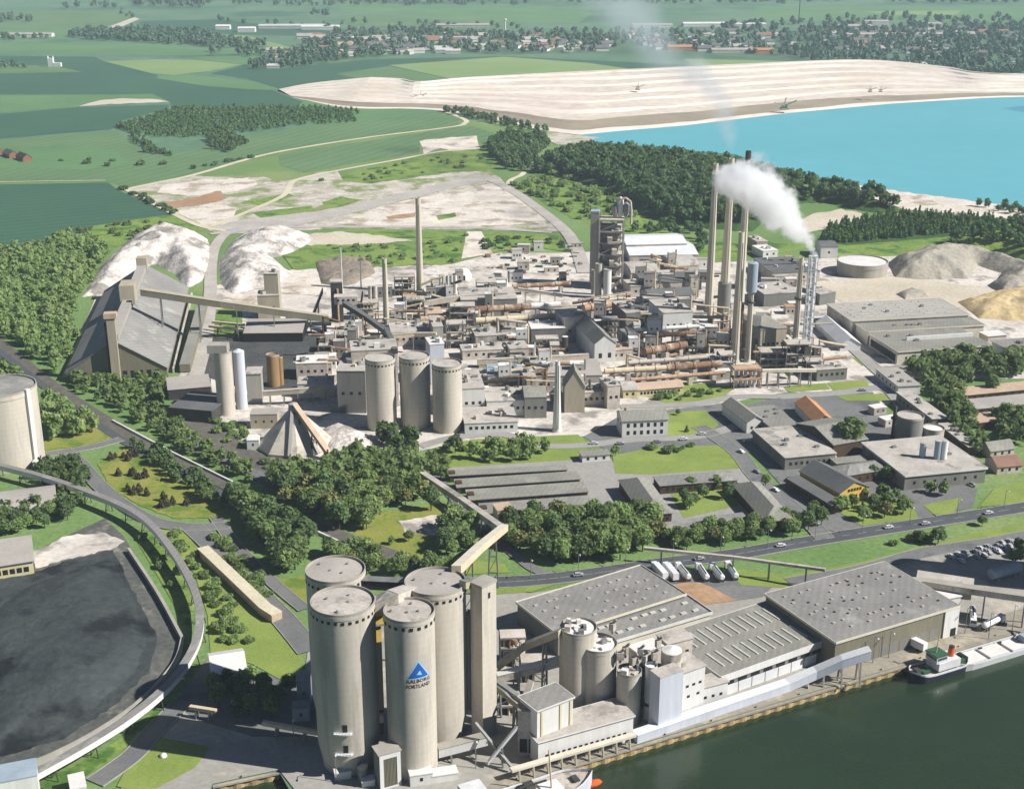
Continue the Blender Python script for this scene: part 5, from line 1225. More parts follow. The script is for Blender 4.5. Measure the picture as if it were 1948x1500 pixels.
# -- generic block buildings: (name, label, A, B, C, roof height, roof, wall, kind, rise, windows)
BL = [
 ('transfer_tower', 'tan box tower standing on a dusty block by the chalk heap', (501,521), (528,521), (527,515), 30, 'dusty_roof', 'tan_wall', 'flat', 0, (0, 3)),
 ('crusher_house', 'tan square block below the tan box tower', (489,563), (531,562), (529,552), 16, 'dusty_roof', 'tan_wall', 'flat', 0, (0, 2)),
 ('clinker_shed', 'long grey roofed open shed above the dark clinker yard', (463,634), (575,633), (572,606), 6, 'roof_warm', 'dark_opening', 'gable', 2.5, None),  # near-black wall colour stands in for shade under the roof
 ('works_building', 'light roofed block at the edge of the dark yard', (563,692), (622,690), (618,675), 10, 'white_roof', 'dusty', 'flat', 0, (0, 4)),
 ('works_building', 'low white roofed block beneath the light one, left of the shaded mill', (566,731), (634,729), (630,715), 8, 'dusty_roof', 'white_wall', 'flat', 0, (0, 5)),
 ('mill_building', 'tall shaded mill building left of the three round silos', (640,706), (694,706), (690,672), 24, 'dusty_roof', 'grey_wall', 'flat', 0, (0, 3)),
 ('mill_building', 'high pale roofed block directly behind left round silo', (668,668), (756,664), (745,645), 30, 'dusty_roof', 'dusty', 'flat', 0, (0, 4)),
 ('works_building', 'pale box right of the dark tower', (655,640), (690,639), (686,611), 12, 'roof_warm', 'blue_white', 'flat', 0, (0, 3)),
 ('works_building', 'long pale grey roof between chimney and kilns', (745,634), (826,630), (822,608), 9, 'dusty_roof', 'dusty', 'flat', 0, (0, 6)),
 ('works_building', 'grey front long building with white edged flat roof behind kilns', (877,571), (984,568), (980,546), 12, 'dusty_roof', 'grey_wall', 'flat', 0, None),
 ('works_building', 'narrow low gallery house running left of the long grey front', (815,572), (874,567), (872,560), 7, 'dusty_roof', 'olive_wall', 'flat', 0, None),
 ('works_building', 'white roofed block above a dark recess in the middle', (1011,626), (1075,624), (1068,610), 11, 'white_roof', 'grey_wall', 'flat', 0, (0, 2)),
 ('works_building', 'pinkish dusty block at the head of gabled conveyor hall', (1073,606), (1112,603), (1106,586), 16, 'dusty_roof', 'dusty', 'flat', 0, (0, 2)),
 ('works_building', 'pale square house with small yellow roof patch beside it', (905,640), (945,638), (940,622), 9, 'dusty_roof', 'dusty', 'flat', 0, (0, 2)),
 ('works_building', 'light upright tower block over the round silos', (818,656), (845,654), (842,640), 24, 'white_roof', 'blue_white', 'flat', 0, (0, 2)),
 ('works_building', 'upright pale block next to the latticed pipework', (824,622), (843,621), (841,602), 16, 'dusty_roof', 'concrete_grey', 'flat', 0, None),
 ('works_building', 'blue grey roofed shed behind white machine yard', (928,714), (996,713), (992,692), 8, 'pale_blue', 'dusty', 'flat', 0, (0, 4)),
 ('works_building', 'wide flat grey roofed hall behind the white chimney', (1014,716), (1146,714), (1128,684), 10, 'roof_warm', 'dusty', 'flat', 0, (0, 8)),
 ('works_building', 'tan box between blue roof and wide grey hall', (998,718), (1020,717), (1018,702), 12, 'dusty_roof', 'tan_wall', 'flat', 0, None),
 ('works_building', 'dusty white block right beside the right round silo', (878,740), (922,738), (918,703), 16, 'dusty_roof', 'white_wall', 'flat', 0, (0, 3)),
 ('works_building', 'low white terrace of machine houses by right round silo', (926,764), (1020,760), (1014,734), 9, 'dusty_roof', 'white_wall', 'flat', 0, (0, 7)),
 ('works_building', 'second lower white terrace before the machine houses', (884,806), (985,802), (978,772), 6, 'dusty_roof', 'white_wall', 'flat', 0, (0, 8)),
 ('boiler_house', 'grey roofed house with dark arched gable left of white chimney', (998,756), (1040,755), (1036,734), 12, 'roof_fibre', 'grey_wall', 'gable', 3, (0, 3)),
 ('works_building', 'pale tall block right of the two short stacks', (1156,735), (1180,733), (1176,716), 13, 'dusty_roof', 'dusty', 'flat', 0, (0, 2)),
 ('works_building', 'long low dusty block behind the short stacks', (1094,748), (1156,745), (1152,728), 8, 'dusty_roof', 'dusty', 'flat', 0, (0, 5)),
 ('works_building', 'tall grey box with dark sides near the white cylinder block', (1191,596), (1219,594), (1216,570), 14, 'dusty_roof', 'grey_wall', 'flat', 0, None),
 ('works_building', 'white block with tank row beside the tall chimney', (1262,596), (1318,593), (1312,566), 16, 'dusty_roof', 'white_wall', 'flat', 0, (0, 4)),
 ('works_building', 'flat dusty roof next to chimney feet', (1316,626), (1360,622), (1352,604), 8, 'white_roof', 'dusty', 'flat', 0, (0, 3)),
 ('works_building', 'dark roofed long shed under the white halls', (1222,540), (1330,535), (1322,516), 9, 'roof_dark', 'dusty', 'gable', 3, (0, 6)),
 ('works_building', 'second dark roofed shed below the barrel sheds', (1236,566), (1322,561), (1316,546), 9, 'roof_dark', 'dusty', 'gable', 3, (0, 5)),
 ('works_building', 'dusty shed with pale roof between the tower and barrel shed', (1200,545), (1236,543), (1232,530), 8, 'dusty_roof', 'dusty', 'flat', 0, (0, 2)),
 ('filter_house', 'beige ribbed square filter house among the right chimneys', (1447,628), (1497,624), (1492,594), 18, 'roof_fibre', 'tan_wall', 'hip', 4, (0, 5)),
 ('works_building', 'grey block with white parapet right of chimneys', (1454,560), (1520,556), (1516,534), 9, 'dusty_roof', 'grey_wall', 'flat', 0, None),
 ('works_building', 'dusty block with small windows behind the thin grey stack', (1470,520), (1560,516), (1552,500), 8, 'roof_dark', 'dusty', 'flat', 0, (0, 8)),
 ('works_building', 'dark roofed block behind the one with small windows', (1452,505), (1530,502), (1524,488), 8, 'roof_dark', 'dusty', 'flat', 0, (0, 7)),
 ('works_building', 'grey low block right of the smoking stack', (1560,560), (1590,556), (1586,536), 8, 'dusty_roof', 'grey_wall', 'flat', 0, None),
 ('works_building', 'grey low control house with white corner at the lawn edge', (1555,704), (1612,700), (1606,686), 7, 'dusty_roof', 'grey_wall', 'flat', 0, (0, 5)),
 ('works_building', 'white roofed block at foot of the half height chimneys', (1360,690), (1392,688), (1388,672), 9, 'white_roof', 'grey_wall', 'flat', 0, (0, 2)),
 ('works_building', 'small dark gabled hut with white end by the plantation', (1562,470), (1594,470), (1590,458), 9, 'roof_dark', 'white_wall', 'gable', 2, (0, 1)),
 ('works_building', 'tan hut at top of the works near scrub', (1440,460), (1460,459), (1458,448), 8, 'dusty_roof', 'tan_wall', 'flat', 0, None),
 ('works_building', 'white hut right of the tan hut near scrub', (1452,478), (1480,476), (1478,464), 6, 'white_roof', 'white_wall', 'flat', 0, (0, 2)),
 ('works_building', 'brown patched low house under the kiln ends', (1150,668), (1204,664), (1198,648), 7, 'roof_pink', 'dusty', 'flat', 0, (0, 4)),
 ('works_building', 'low dusty shed along the long pipe gallery', (880,668), (960,664), (954,652), 6, 'dusty_roof', 'dusty', 'flat', 0, (0, 5)),
 ('works_building', 'small dusty cabin block left of dark pit', (970,664), (1006,662), (1002,648), 8, 'dusty_roof', 'dusty', 'flat', 0, (0, 2)),
 ('works_building', 'dusty machine house among tyre yard and kilns', (960,600), (1000,598), (996,586), 8, 'dusty_roof', 'dusty', 'flat', 0, (0, 2)),
 ('works_building', 'low rust streaked house left of the upper kiln', (800,598), (842,596), (838,584), 8, 'roof_pink', 'dusty', 'flat', 0, (0, 3)),
]
for nm, lb, A_, B_, C_, h, rf, wl, kd, rs, wn in BL:
    q = frame(A_, B_, C_, h); t, q = bld(nm, lb, 'building', q, h, rf, wl, kd, rs, over=.25)
    if wn: win_row(t, q, wn[0], wn[1], h * .45, 1.5, 1.6, 'dark_opening')
    if kd == 'flat':
        rr = random.Random(int(A_[0] * 7 + A_[1])); L = (q[1] - q[0]).length; W = (q[3] - q[0]).length
        for i in range(min(5, int(L * W / 90) + 1)):
            p = in_quad(q, rr.uniform(.15, .85), rr.uniform(.2, .8)); m = MB(); m.box((p.x, p.y, h + .36), rr.uniform(1.5, 3.5), rr.uniform(1.5, 3), rr.uniform(.8, 2.6), rr.uniform(0, 1.5)); m.build('roof_unit', rr.choice(['dusty', 'white_wall', 'steel', 'grey_wall']), part_of(t, 'roof'))
# gabled conveyor hall
q = frame((1104,604), (1100,620), (1125,625), 14)
a, b, c = G(1108, 622, 10), G(1122, 660, 8), G(1154, 658, 8)
q = frame((1122,640), (1150,640), (1128,608), 11)
u = G(1150, 648, 11) - G(1108, 604, 11); u.z = 0; u = u.normalized(); v = Vector((-u.y, u.x, 0)); o = G(1108, 606, 13).to_2d().to_3d()
L = (G(1138, 650, 11) - G(1102, 606, 11)).length; q = [o - v * 6, o + u * L - v * 6, o + u * L + v * 7, o + v * 7]
t, q = bld('conveyor_hall', 'gabled grey hall with white gable stepping down towards the dark pit', 'building', q, 12, 'roof_fibre', 'white_wall', 'gable', 5)
win_row(t, q, 1, 2, 3, 2, 3, 'dark_opening')
# steep roofed boiler house
g = G(1092, 785); q = [Vector((p.x, p.y, 0)) for p in (G(1074,790), G(1112,788), G(1112,762), G(1074,764))]
d = G(1112, 788) - G(1074, 790); W = d.length; q = rect(g.x, g.y + 6, W, 13, 0.03)
q = [q[1], q[2], q[3], q[0]]
t, q = bld('boiler_house', 'tall steep roofed house with tan front right of the white chimney', 'building', q, 15, 'roof_fibre', 'tan_wall', 'gable', 9); win_row(t, q, 0, 1, .1, 3, 4, 'dark_opening', 'door')
# -- dark tower with inclined conveyors
g = G(643, 610); q = rect(g.x, g.y, 7.6, 7, .1); h = ztop(g, 535)
t = thing('transfer_tower', 'dark conveyor junction tower with pale cabin near its top', 'tower', g); MB().prism(q, 0, h, True).build('shaft', 'steel_dark', t)
MB().prism([p + (p - g) * .06 for p in q], h + .05, h + .8, True, True).build('roof', 'dusty_roof', t)
c = G(658, 570, 18); MB().box((c.x, c.y, 16), 15, 8, 5, .1).build('cabin', 'dusty', t); win_row(t, rect(c.x, c.y, 15, 8, .1), 0, 4, 18, 1.6, 1.4, 'dark_opening')
m = MB(); m.tube((g.x + 1, g.y - 4.2, 0), (g.x + 1, g.y - 4.2, h - 4), .7, .7, 8); m.build('pipe', 'rust_pale', t)
def conv(l, pts, w=3, h=2.6, mat='beige_steel', roof='dusty_roof', posts=3, group=None, pm='steel'): return gallery('conveyor', l, pts, w, h, mat, roof, posts, pm, group)
conv('long olive conveyor from the storage shed ridge across to the dark tower', [(268,555,33), (420,578,24), (520,592,17), (625,606,10)], 4.4, 4.0, 'olive_wall', 'tan_wall', 5)
conv('dark conveyor slanting down from the dark tower towards mill and silos', [(655,578,18), (700,606,15), (736,632,13)], 3, 3, 'steel_dark', 'roof_dark', 3)
conv('short dark conveyor bending down to the round silo roofs', [(734,626,16), (744,645,24), (752,668,30)], 2.6, 2.6, 'steel_dark', 'roof_dark', 1)
conv('dark conveyor rising leftwards beside the dark tower', [(596,598,4), (614,552,20)], 3, 3, 'steel_dark', 'roof_dark', 1)
conv('dark steep chute left of the short white mast', [(684,595,5), (690,558,18)], 2.6, 2.6, 'steel_dark', 'roof_dark', 0)
conv('long pale pipe gallery running across the middle of works', [(908,688,8), (1010,684,8), (1120,678,8)], 3, 3, 'cream_pipe', 'dusty_roof', 6)
conv('grey pale conveyor bridge left of the upper kilns', [(805,578,10), (875,566,11), (965,560,12)], 3.4, 3, 'tan_wall', 'dusty_roof', 5)
conv('thin pale pipe bridge running from long grey building to the tower yard', [(985,550,12), (1070,562,8)], 2, 2, 'fascia', 'dusty_roof', 3)
conv('thin pale bridge across the yard right of the chimney foot', [(740,640,11), (790,636,12), (830,636,13)], 2.2, 2.2, 'cream_pipe', 'dusty_roof', 3)
conv('level pale gallery before the mill, at left of shaded block', [(500,748,7), (570,743,8), (632,738,8)], 2.6, 2.4, 'tan_wall', 'dusty_roof', 5)
conv('thin pipe bridge over grass towards the grey open shed', [(404,612,6), (465,618,7)], 1.6, 1.4, 'cream_pipe', None, 2)
conv('second thin pipe bridge over grass, nearer than the first', [(398,620,5), (465,628,6)], 1.6, 1.4, 'cream_pipe', None, 2)
conv('pale conveyor down the right of the beige filter house', [(1496,640,12), (1512,655,9), (1530,672,5)], 2.2, 2, 'dusty', 'dusty_roof', 1)
conv('steel pipe bridge across lawn edge beneath the right chimneys', [(1450,705,10), (1500,704,10), (1552,704,9)], 2.4, 1.6, 'fascia', None, 5)
# -- rotary kilns and rusty ducts
kiln('rotary_kiln', 'rusty rotary kiln lying highest on the works, white at its right end', (880,590), (1010,583), 12, 13, 'rust', 4, 4)
kiln('rotary_kiln', 'pale section of tube joining the rusty upper kiln', (1008,582), (1066,579), 12, 12, 'white_wall', 1, 2)
kiln('rotary_kiln', 'long cream rotary kiln below the rusty one', (905,610), (1068,600), 11, 12, 'cream_pipe', 4, 5)
kiln('rotary_kiln', 'rust brown kiln piece left of the cream kiln behind pipework', (800,608), (868,602), 10, 12, 'rust', 2, 2)
kiln('rotary_kiln', 'rusty tube lying in the scrap yard before the preheater tower', (975,545), (1085,538), 6, 9, 'rust', 2, 3)
kiln('rotary_kiln', 'dusty pink kiln passing right of the pinkish block', (1110,586), (1165,578), 10, 14, 'rust_pale', 2, 2)
kiln('rotary_kiln', 'rusty brown kiln stretching right from the grey drum', (1200,640), (1410,628), 10, 9, 'rust', 5, 6)
kiln('rotary_kiln', 'grey drum with round end plate at the middle right', (1178,637), (1204,634), 11, 24, 'grey_wall', 1, 1)
kiln('rotary_kiln', 'white tube above the rusty brown kiln', (1204,628), (1330,620), 12, 8, 'white_wall', 3, 4)
kiln('rotary_kiln', 'orange rusty kiln sagging in the right middle below the brown one', (1226,668), (1305,655), 11, 14, 'rust', 3, 3)
kiln('rotary_kiln', 'lowest cream and rust kiln running towards the cooling tubes', (1150,706), (1268,699), 9, 11, 'cream_pipe', 3, 4)
kiln('rotary_kiln', 'rust red right half of the lowest kiln', (1268,699), (1372,691), 9, 13, 'rust', 3, 3)
kiln('rotary_kiln', 'dusty grey kiln just behind the lowest kiln', (1195,690), (1380,676), 9, 8, 'dusty', 4, 5)
kiln('rotary_kiln', 'thin rusty duct low beside the brown patched house', (1200,722), (1380,708), 6, 7, 'rust_pale', 3, 4)
kiln('rotary_kiln', 'dark shaded tube under the right end of the brown kiln', (1280,656), (1390,646), 7, 8, 'steel_dark', 2, 3)
# -- storage silos and tanks
vcyl('clinker_silo', 'round concrete silo, left one of the three in the works', 'silo', (723,682), 57, base_y=812, roof='dusty_roof', vents=26, n=48)
vcyl('clinker_silo', 'round concrete silo, middle and shaded one of the three in works', 'silo', (788,678), 58, base_y=808, roof='dusty_roof', vents=26, n=48)
vcyl('clinker_silo', 'round concrete silo, right one of the three in the works', 'silo', (850,692), 57, base_y=816, roof='dusty_roof', vents=26, n=48)
t, g, r, h = vcyl('clinker_silo', 'slender tan silo with a box on its head at left of dark yard', 'silo', (423,670), 34, base_y=786, roof='dusty_roof', n=40)
MB().box((g.x - 2, g.y, h + .3), r * 2.2, r * 1.5, 4.5).build('head_house', 'concrete_grey', t)
vcyl('clinker_silo', 'slender bluish white silo with a domed head beside the tan one', 'silo', (453,668), 22, base_y=776, mat='blue_white', roof='blue_white', dome=.5, n=32, rail=False)
vcyl('storage_tank', 'brown steel tank standing in front of the dark yard', 'tank', (518,676), 24, base_y=734, mat='silo_brown', roof='silo_brown', n=28)
vcyl('storage_tank', 'narrower brown tank right of the bigger brown one', 'tank', (532,680), 11, base_y=732, mat='silo_brown', roof='silo_brown', n=20)
q = frame((468,712), (496,711), (494,698), 17); bld('works_building', 'grey panelled block between white silo and the brown tanks', 'building', q, 17, 'dusty_roof', 'concrete_grey')
for i in range(5): vcyl('storage_tank', 'white upright tank in the row of five behind kilns', 'tank', (838 + i * 7, 524), 6.4, base_y=558, mat='white_wall', roof='dusty_roof', n=16, group='row of five white tanks', rail=False)
for i in range(2): vcyl('storage_tank', ('pale tank left of smoking chimney', 'paler tank next to it, touching the smoking chimney')[i], 'tank', (704 + i * 9, 544), 9, base_y=588, mat='dusty', roof='dusty_roof', n=16, rail=False)
for i in range(3): vcyl('storage_tank', 'white round tank standing against the white block', 'tank', (1268 + i * 13, 574), 10, base_y=606, mat='white_wall', roof='dusty_roof', n=20, group='tanks along the white block', rail=False)
for i in range(6): vcyl('cooler_tube', 'upright pale cooler tube in the bundle beneath the chimneys', 'cooler', (1402 + i * 8.5, 702 + (i % 2) * 2), 7, base_y=736, mat=('blue_white', 'beige_steel')[i % 2], roof='rust_pale', n=14, group='bundle of cooler tubes', rail=False, dome=.7)
q = frame((1398,700), (1450,698), (1446,690), 13); t = thing('pipe_rack', 'rust tinted platform above the bundle of cooler tubes', 'platform', centre(q)); frame_tower(t, q, 0, 12, 2, .5, 'rust_pale', 'rust_pale')
for (px, py, w, by), l in (((1545,690,12,708), 'small white tank near the twin stack foot'), ((1480,668,18,684), 'cream round tank between chimneys and filter house'), ((1420,664,14,680), 'steel tank right behind the blue cased stack'),
                           ((1222,652,14,676), 'dusty upright vessel at the orange kiln end'), ((1075,640,12,668), 'dark vessel inside the pit'), ((890,702,14,724), 'white vessel beside the right round silo')):
    vcyl('storage_tank', l, 'tank', (px, py), w, base_y=by, mat='dusty' if px != 1075 else 'steel_dark', roof='white_roof', n=20, rail=False)
t, g, r, h = vcyl('round_tank', 'wide round tank with white crusted top beside gravel heap', 'tank', (1641,497), 94, base_y=519, mat='concrete_grey', roof='white_roof', dome=.02, n=56)
# white arch dome
g = G(881, 530); t = thing('dome_shelter', 'small white dome shaped shelter behind the tank row', 'dome', g); m = MB(); m.lathe(g, [(6.5, 0), (6.2, 3), (5, 5.6), (3, 7.4), (.05, 8.2)], 24); m.build('shell', 'white_roof', t, smooth='edge')
m = MB(); m.box((g.x, g.y - 6.0, 0), 3.6, 1.4, 3.8); m.build('door', 'dark_opening', t)
# latticed process frames full of pipes and vessels
def pframe(l, base, w, d, h, fl, seed, mat='steel', nv=5):
    g = G(*base); t = thing('pipe_tower', l, 'pipe tower', g); frame_tower(t, rect(g.x, g.y, w, d, .06), 0, h, fl, .45, mat, 'dusty'); rr = random.Random(seed)
    for i in range(nv):
        x = g.x + rr.uniform(-.38, .38) * w; y = g.y + rr.uniform(-.38, .38) * d; z = h * rr.randint(0, fl - 1) / fl + .4; r = rr.uniform(.9, 2.2)
        if rr.random() < .6: m = MB(); m.lathe((x, y, z), [(r * .4, 0), (r, r), (r, h / fl * .8), (r * .4, h / fl * .95)], 12); m.build('vessel', rr.choice(['steel', 'dusty', 'rust_pale', 'white_wall']), t, smooth='edge')
        else: m = MB(); m.box((x, y, z), r * 2.4, r * 2, h / fl * .7, rr.random()); m.build('machine', rr.choice(['dusty', 'steel_dark', 'rust']), t)
    for i in range(3):
        x = g.x + rr.uniform(-.4, .4) * w; m = MB(); m.tube((x, g.y - d * .4, 0), (x, g.y - d * .4, h * rr.uniform(.7, 1.2)), .4, .4, 8); m.build('pipe', rr.choice(['rust', 'steel', 'cream_pipe']), t)
for i, (l, b, w, d, h, f) in enumerate((('steel frame of pipes left of long cream kiln', (880,630), 16, 10, 18, 4), ('steel frame of vessels behind right round silo', (868,660), 12, 9, 16, 3), ('low steel frame of machines left of the round silos', (655,668), 16, 10, 12, 3),
        ('steel frame by the mill building with rusty pipes', (628,690), 12, 9, 12, 3), ('steel frame at the feet of right chimneys', (1470,702), 18, 10, 12, 3), ('arched steel frame beneath the twin stack', (1512,706), 14, 10, 18, 3), ('small steel frame in front of the twin stack', (1545,712), 10, 8, 9, 2),
        ('steel frame between tall grey box and white block', (1240,602), 14, 10, 14, 3), ('steel frame near the pinkish kiln', (1140,600), 14, 10, 10, 2), ('rusty steel frame beside the half height chimney', (1380,712), 9, 9, 13, 3), ('steel frame left of the grey drum', (1160,640), 10, 9, 12, 3),
        ('low frame with machines between terraces', (960,735), 14, 8, 7, 2), ('steel frame over the dark pit edge', (1040,668), 14, 8, 9, 2), ('steel frame at the head of the tyre yard', (925,560), 14, 10, 10, 2), ('steel frame behind smoking beige chimney', (770,560), 14, 10, 14, 3), ('steel frame left of smoking beige chimney', (700,606), 14, 9, 12, 3), ('steel frame beside the pale box cabin', (790,600), 12, 10, 12, 3), ('dusty steel frame right of the elevator tower', (975,1262), 9, 6, 12, 3), ('lower dusty steel frame under the level conveyor', (1012,1290), 8, 6, 8, 2), ('steel frame in shade at the elevator tower foot', (962,1352), 9, 7, 8, 2))):
    pframe(l, b, w, d, h, f, 30 + i)
# small process houses crowding the ground between the kilns
rr = random.Random(21); spots = []
for (x0, y0, x1, y1, n) in ((690,560,870,660,16), (880,615,1060,680,16), (1120,600,1380,640,16), (1190,650,1390,720,12), (900,690,1150,780,16), (1210,500,1340,600,14), (1400,500,1560,600,14), (930,470,1100,540,10), (600,660,690,720,6), (820,520,960,570,8), (1440,640,1560,700,8)):
    for i in range(int(n * 1.15)): spots.append((rr.uniform(x0, x1), rr.uniform(y0, y1)))
for i, (px, py) in enumerate(spots):
    g = G(px, py); w = rr.uniform(4, 11); d = rr.uniform(3.5, 8); h = rr.uniform(2.5, 8); a = rr.choice([.05, .05, .1, -.1]); q = rect(g.x, g.y, w, d, a)
    t, q = bld('process_hut', 'small dusty hut squeezed between kilns, pipes and bigger buildings of the works', 'hut', q, h, rr.choice(['dusty_roof', 'white_roof', 'roof_felt', 'roof_warm', 'rust_pale', 'white_roof', 'dusty_roof']), rr.choice(['dusty', 'white_wall', 'grey_wall', 'dusty', 'concrete_grey']), rr.choice(['flat', 'flat', 'gable']), rr.uniform(.8, 2), 'small huts among the kilns', over=.2)
    win_row(t, q, 0, rr.randint(1, 3), h * .35, 1.1, min(1.6, h * .4), 'dark_opening')
# pipe runs on the ground
for i, (a, b) in enumerate((((700,652), (868,640)), ((900,640), (1060,632)), ((1150,672), (1340,660)), ((1210,612), (1345,602)), ((905,772), (1040,766)), ((700,600), (870,590)), ((1100,576), (1200,560)), ((1450,690), (1560,684)))):
    g0, g1 = G(*a, 4), G(*b, 4); t = thing('pipe_run', ('low pipe run on posts between huts, ' + ('left of smoking chimney', 'behind the dark pit', 'under the orange kiln', 'before the white block', 'along the white terrace', 'behind the mill roof', 'right of preheater yard', 'below the twin stack')[i]), 'pipes', ((g0 + g1) / 2).to_2d().to_3d())
    for k, (dz, mt) in enumerate(((0, 'rust_pale'), (.9, 'cream_pipe'), (1.8, 'steel'))):
        m = MB(); m.tube(g0 + Vector((0, k * .8, dz)), g1 + Vector((0, k * .8, dz)), .42, .42, 8); m.build('pipe', mt, t)
    for f in range(6): p = g0.lerp(g1, (f + .5) / 6); m = MB(); m.box((p.x, p.y + .8, 0), .5, 2.4, 5.2); m.build('post', 'steel_dark', t)
# scrap yard heaps before the preheater tower
rr = random.Random(4)
for i in range(46):
    g = G(rr.uniform(925, 1105), rr.uniform(470, 536)); s = rr.uniform(1.2, 3.6); m = MB(); k = rr.random()
    if k < .4: m.tube((g.x - s, g.y, .8), (g.x + s * rr.uniform(.8, 2), g.y + rr.uniform(-2, 2), .8), rr.uniform(.5, 1.1), None, 10)
    else: m.box((g.x, g.y, 0), s * rr.uniform(.7, 2), s, rr.uniform(.8, 2.6), rr.uniform(0, 3))
    t = thing('scrap_stack', 'stored part lying in the scrap yard before the preheater tower', 'scrap', g, 'stored parts in the scrap yard'); m.build('steel_part', rr.choice(['rust', 'steel', 'steel_dark', 'pale_blue', 'dusty', 'ship_green']), t)

# stray ducts, bucket elevators and pipe bends rising between the huts
rr = random.Random(77)
for i in range(150):
    x0, y0, x1, y1 = rr.choice(((690,560,870,660), (880,600,1070,680), (1110,600,1390,640), (1190,650,1390,710), (900,700,1150,770), (1210,500,1340,600), (1440,640,1560,705), (600,640,700,720)))
    g = G(rr.uniform(x0, x1), rr.uniform(y0, y1)); h = rr.uniform(5, 15); L = rr.uniform(6, 22) * rr.choice((-1, 1)); r = rr.uniform(.45, 1.1)
    t = thing('duct', 'bent steel duct standing between the kilns and small huts', 'duct', g, 'ducts among the kilns'); mt = rr.choice(['rust', 'rust_pale', 'steel', 'steel_dark', 'dusty', 'cream_pipe', 'beige_steel'])
    m = MB(); m.tube((g.x, g.y, 0), (g.x, g.y, h), r, r, 8); m.build('riser', mt, t, smooth='edge')
    m = MB(); m.tube((g.x, g.y, h - r), (g.x + L, g.y + rr.uniform(-3, 3), h - r + rr.uniform(-4, 3)), r, r, 8); m.build('cross_duct', mt, t, smooth='edge')
    if rr.random() < .5: m = MB(); m.box((g.x + rr.uniform(-2, 2), g.y + 1.5, 0), 3, 2.4, h * .6, .1); m.build('filter_box', rr.choice(['dusty', 'steel_dark', 'white_wall']), t)

def slim(l, base, w, d, h, fl, seed, group):
    g = G(*base); rr = random.Random(seed); t = thing('process_tower', l, 'tower', g, group); q = rect(g.x, g.y, w, d, rr.uniform(-.1, .15)); wl = rr.choice(['dusty', 'concrete_grey', 'white_wall', 'grey_wall', 'dusty'])
    k = rr.uniform(.35, .6); frame_tower(t, q, 0, h * k, 2, .4, 'steel', 'dusty', True); MB().prism(q, h * k + .35, h, True, True).build('housing', wl, t)
    MB().prism([p + (p - g) * .05 for p in q], h + .05, h + .4, True, True).build('roof', rr.choice(['dusty_roof', 'white_roof', 'roof_felt']), t)
    win_row(t, q, 0, max(1, int(w / 3)), h * (k + .2), 1, 1.2, 'dark_opening')
    m = MB(); m.tube((g.x + w * .6, g.y - d * .3, 0), (g.x + w * .6, g.y - d * .3, h + 2.5), .55, .55, 8); m.build('riser_pipe', rr.choice(['rust', 'steel', 'cream_pipe', 'dusty']), t)
rr = random.Random(91)
for i in range(34):
    x0, y0, x1, y1 = rr.choice(((690,565,870,640), (880,600,1070,670), (1110,600,1350,640), (1190,655,1380,700), (905,705,1150,760), (1210,510,1340,590), (1440,640,1550,700), (610,640,700,700)))
    slim('slim dusty process tower on legs rising between huts and kilns', (rr.uniform(x0, x1), rr.uniform(y0, y1)), rr.uniform(4, 8), rr.uniform(4, 6), rr.uniform(10, 19), 2, 300 + i, 'slim process towers among the kilns')
# ==== big ridge roofed store on the left ===========================================================
q = frame((317,697), (357,545), (196,560), 6.0)
mid = (q[0] + q[3]) / 2; zr = ztop(mid, 648); zr = min(max(zr, 18), 30)
t, q = bld('chalk_store', 'huge grey ridge roofed chalk store beside the left wood', 'hall', q, 5.5, 'roof_felt', 'olive_wall', 'gable', zr - 5.5, over=.8)
win_row(t, q, 3, 11, .1, 2.6, 4.6, 'dark_opening', 'bay', .06, .06)
m0 = (q[0] + q[3]) / 2; m1 = (q[1] + q[2]) / 2; u = (m1 - m0).normalized(); Ls = (m1 - m0).length; v = (q[3] - q[0]).normalized()
Z = Vector((0, 0, 1))
m = MB(); m.path([m0 + Z * (zr + 1.6), m0.lerp(m1, .98) + Z * (zr + 1.6)], 5.5, 3.2); m.build('ridge_gallery', 'concrete_grey', t)
m = MB(); m.path([m0 + Z * (zr + 3.3), m0.lerp(m1, .98) + Z * (zr + 3.3)], 6.1, .2); m.build('ridge_gallery_roof', 'roof_warm', t)
for f, w, d, h in ((.46, 9, 15, 12), (.93, 7, 8, 8)):
    p = m0.lerp(m1, f); m = MB(); m.box((p.x, p.y, zr + .5), w, d, h, math.atan2(u.y, u.x) - pi / 2); m.build('ridge_tower', 'tan_wall', t)
p = m0 - u * 2.6; g = Vector((p.x, p.y, 0)); hh = ztop(g, 604)
t2 = thing('stair_tower', 'slim brown grey stair tower standing against the chalk store gable', 'tower', g)
m = MB(); m.box(g, 4.6, 4.0, min(hh, 40), math.atan2(u.y, u.x) - pi / 2); m.build('shaft', 'tan_wall', t2)
m = MB(); m.box((g.x, g.y, min(hh, 40)), 7, 5.2, 3, math.atan2(u.y, u.x) - pi / 2); m.build('head', 'roof_pink', t2)
m = MB(); m.box((g.x - 3.4, g.y - .3, 1), .5, 3, min(hh, 40) - 4, math.atan2(u.y, u.x) - pi / 2); m.build('shaded_face', 'brown_dark', t2)  # dark panel paints the tower's left face as if in shadow
gallery('ground_conveyor', 'olive conveyor housing running along ground right of the chalk store', [(386,578,5), (372,630,4), (352,700,3)], 6, 4.5, 'olive_wall', 'roof_fibre')
gallery('retaining_wall', 'pale concrete retaining wall along the right eave of the chalk store', [(365,560,1.5), (350,620,1.5), (330,705,1.5)], 1.0, 3, 'dusty', None, cat='wall')
q = frame((320,742), (400,735), (398,712), 6); bld('loading_hall', 'low dark loading hall with pale sloping roof left of the tan silo', 'hall', q, 6, 'roof_warm', 'steel_dark', 'flat')
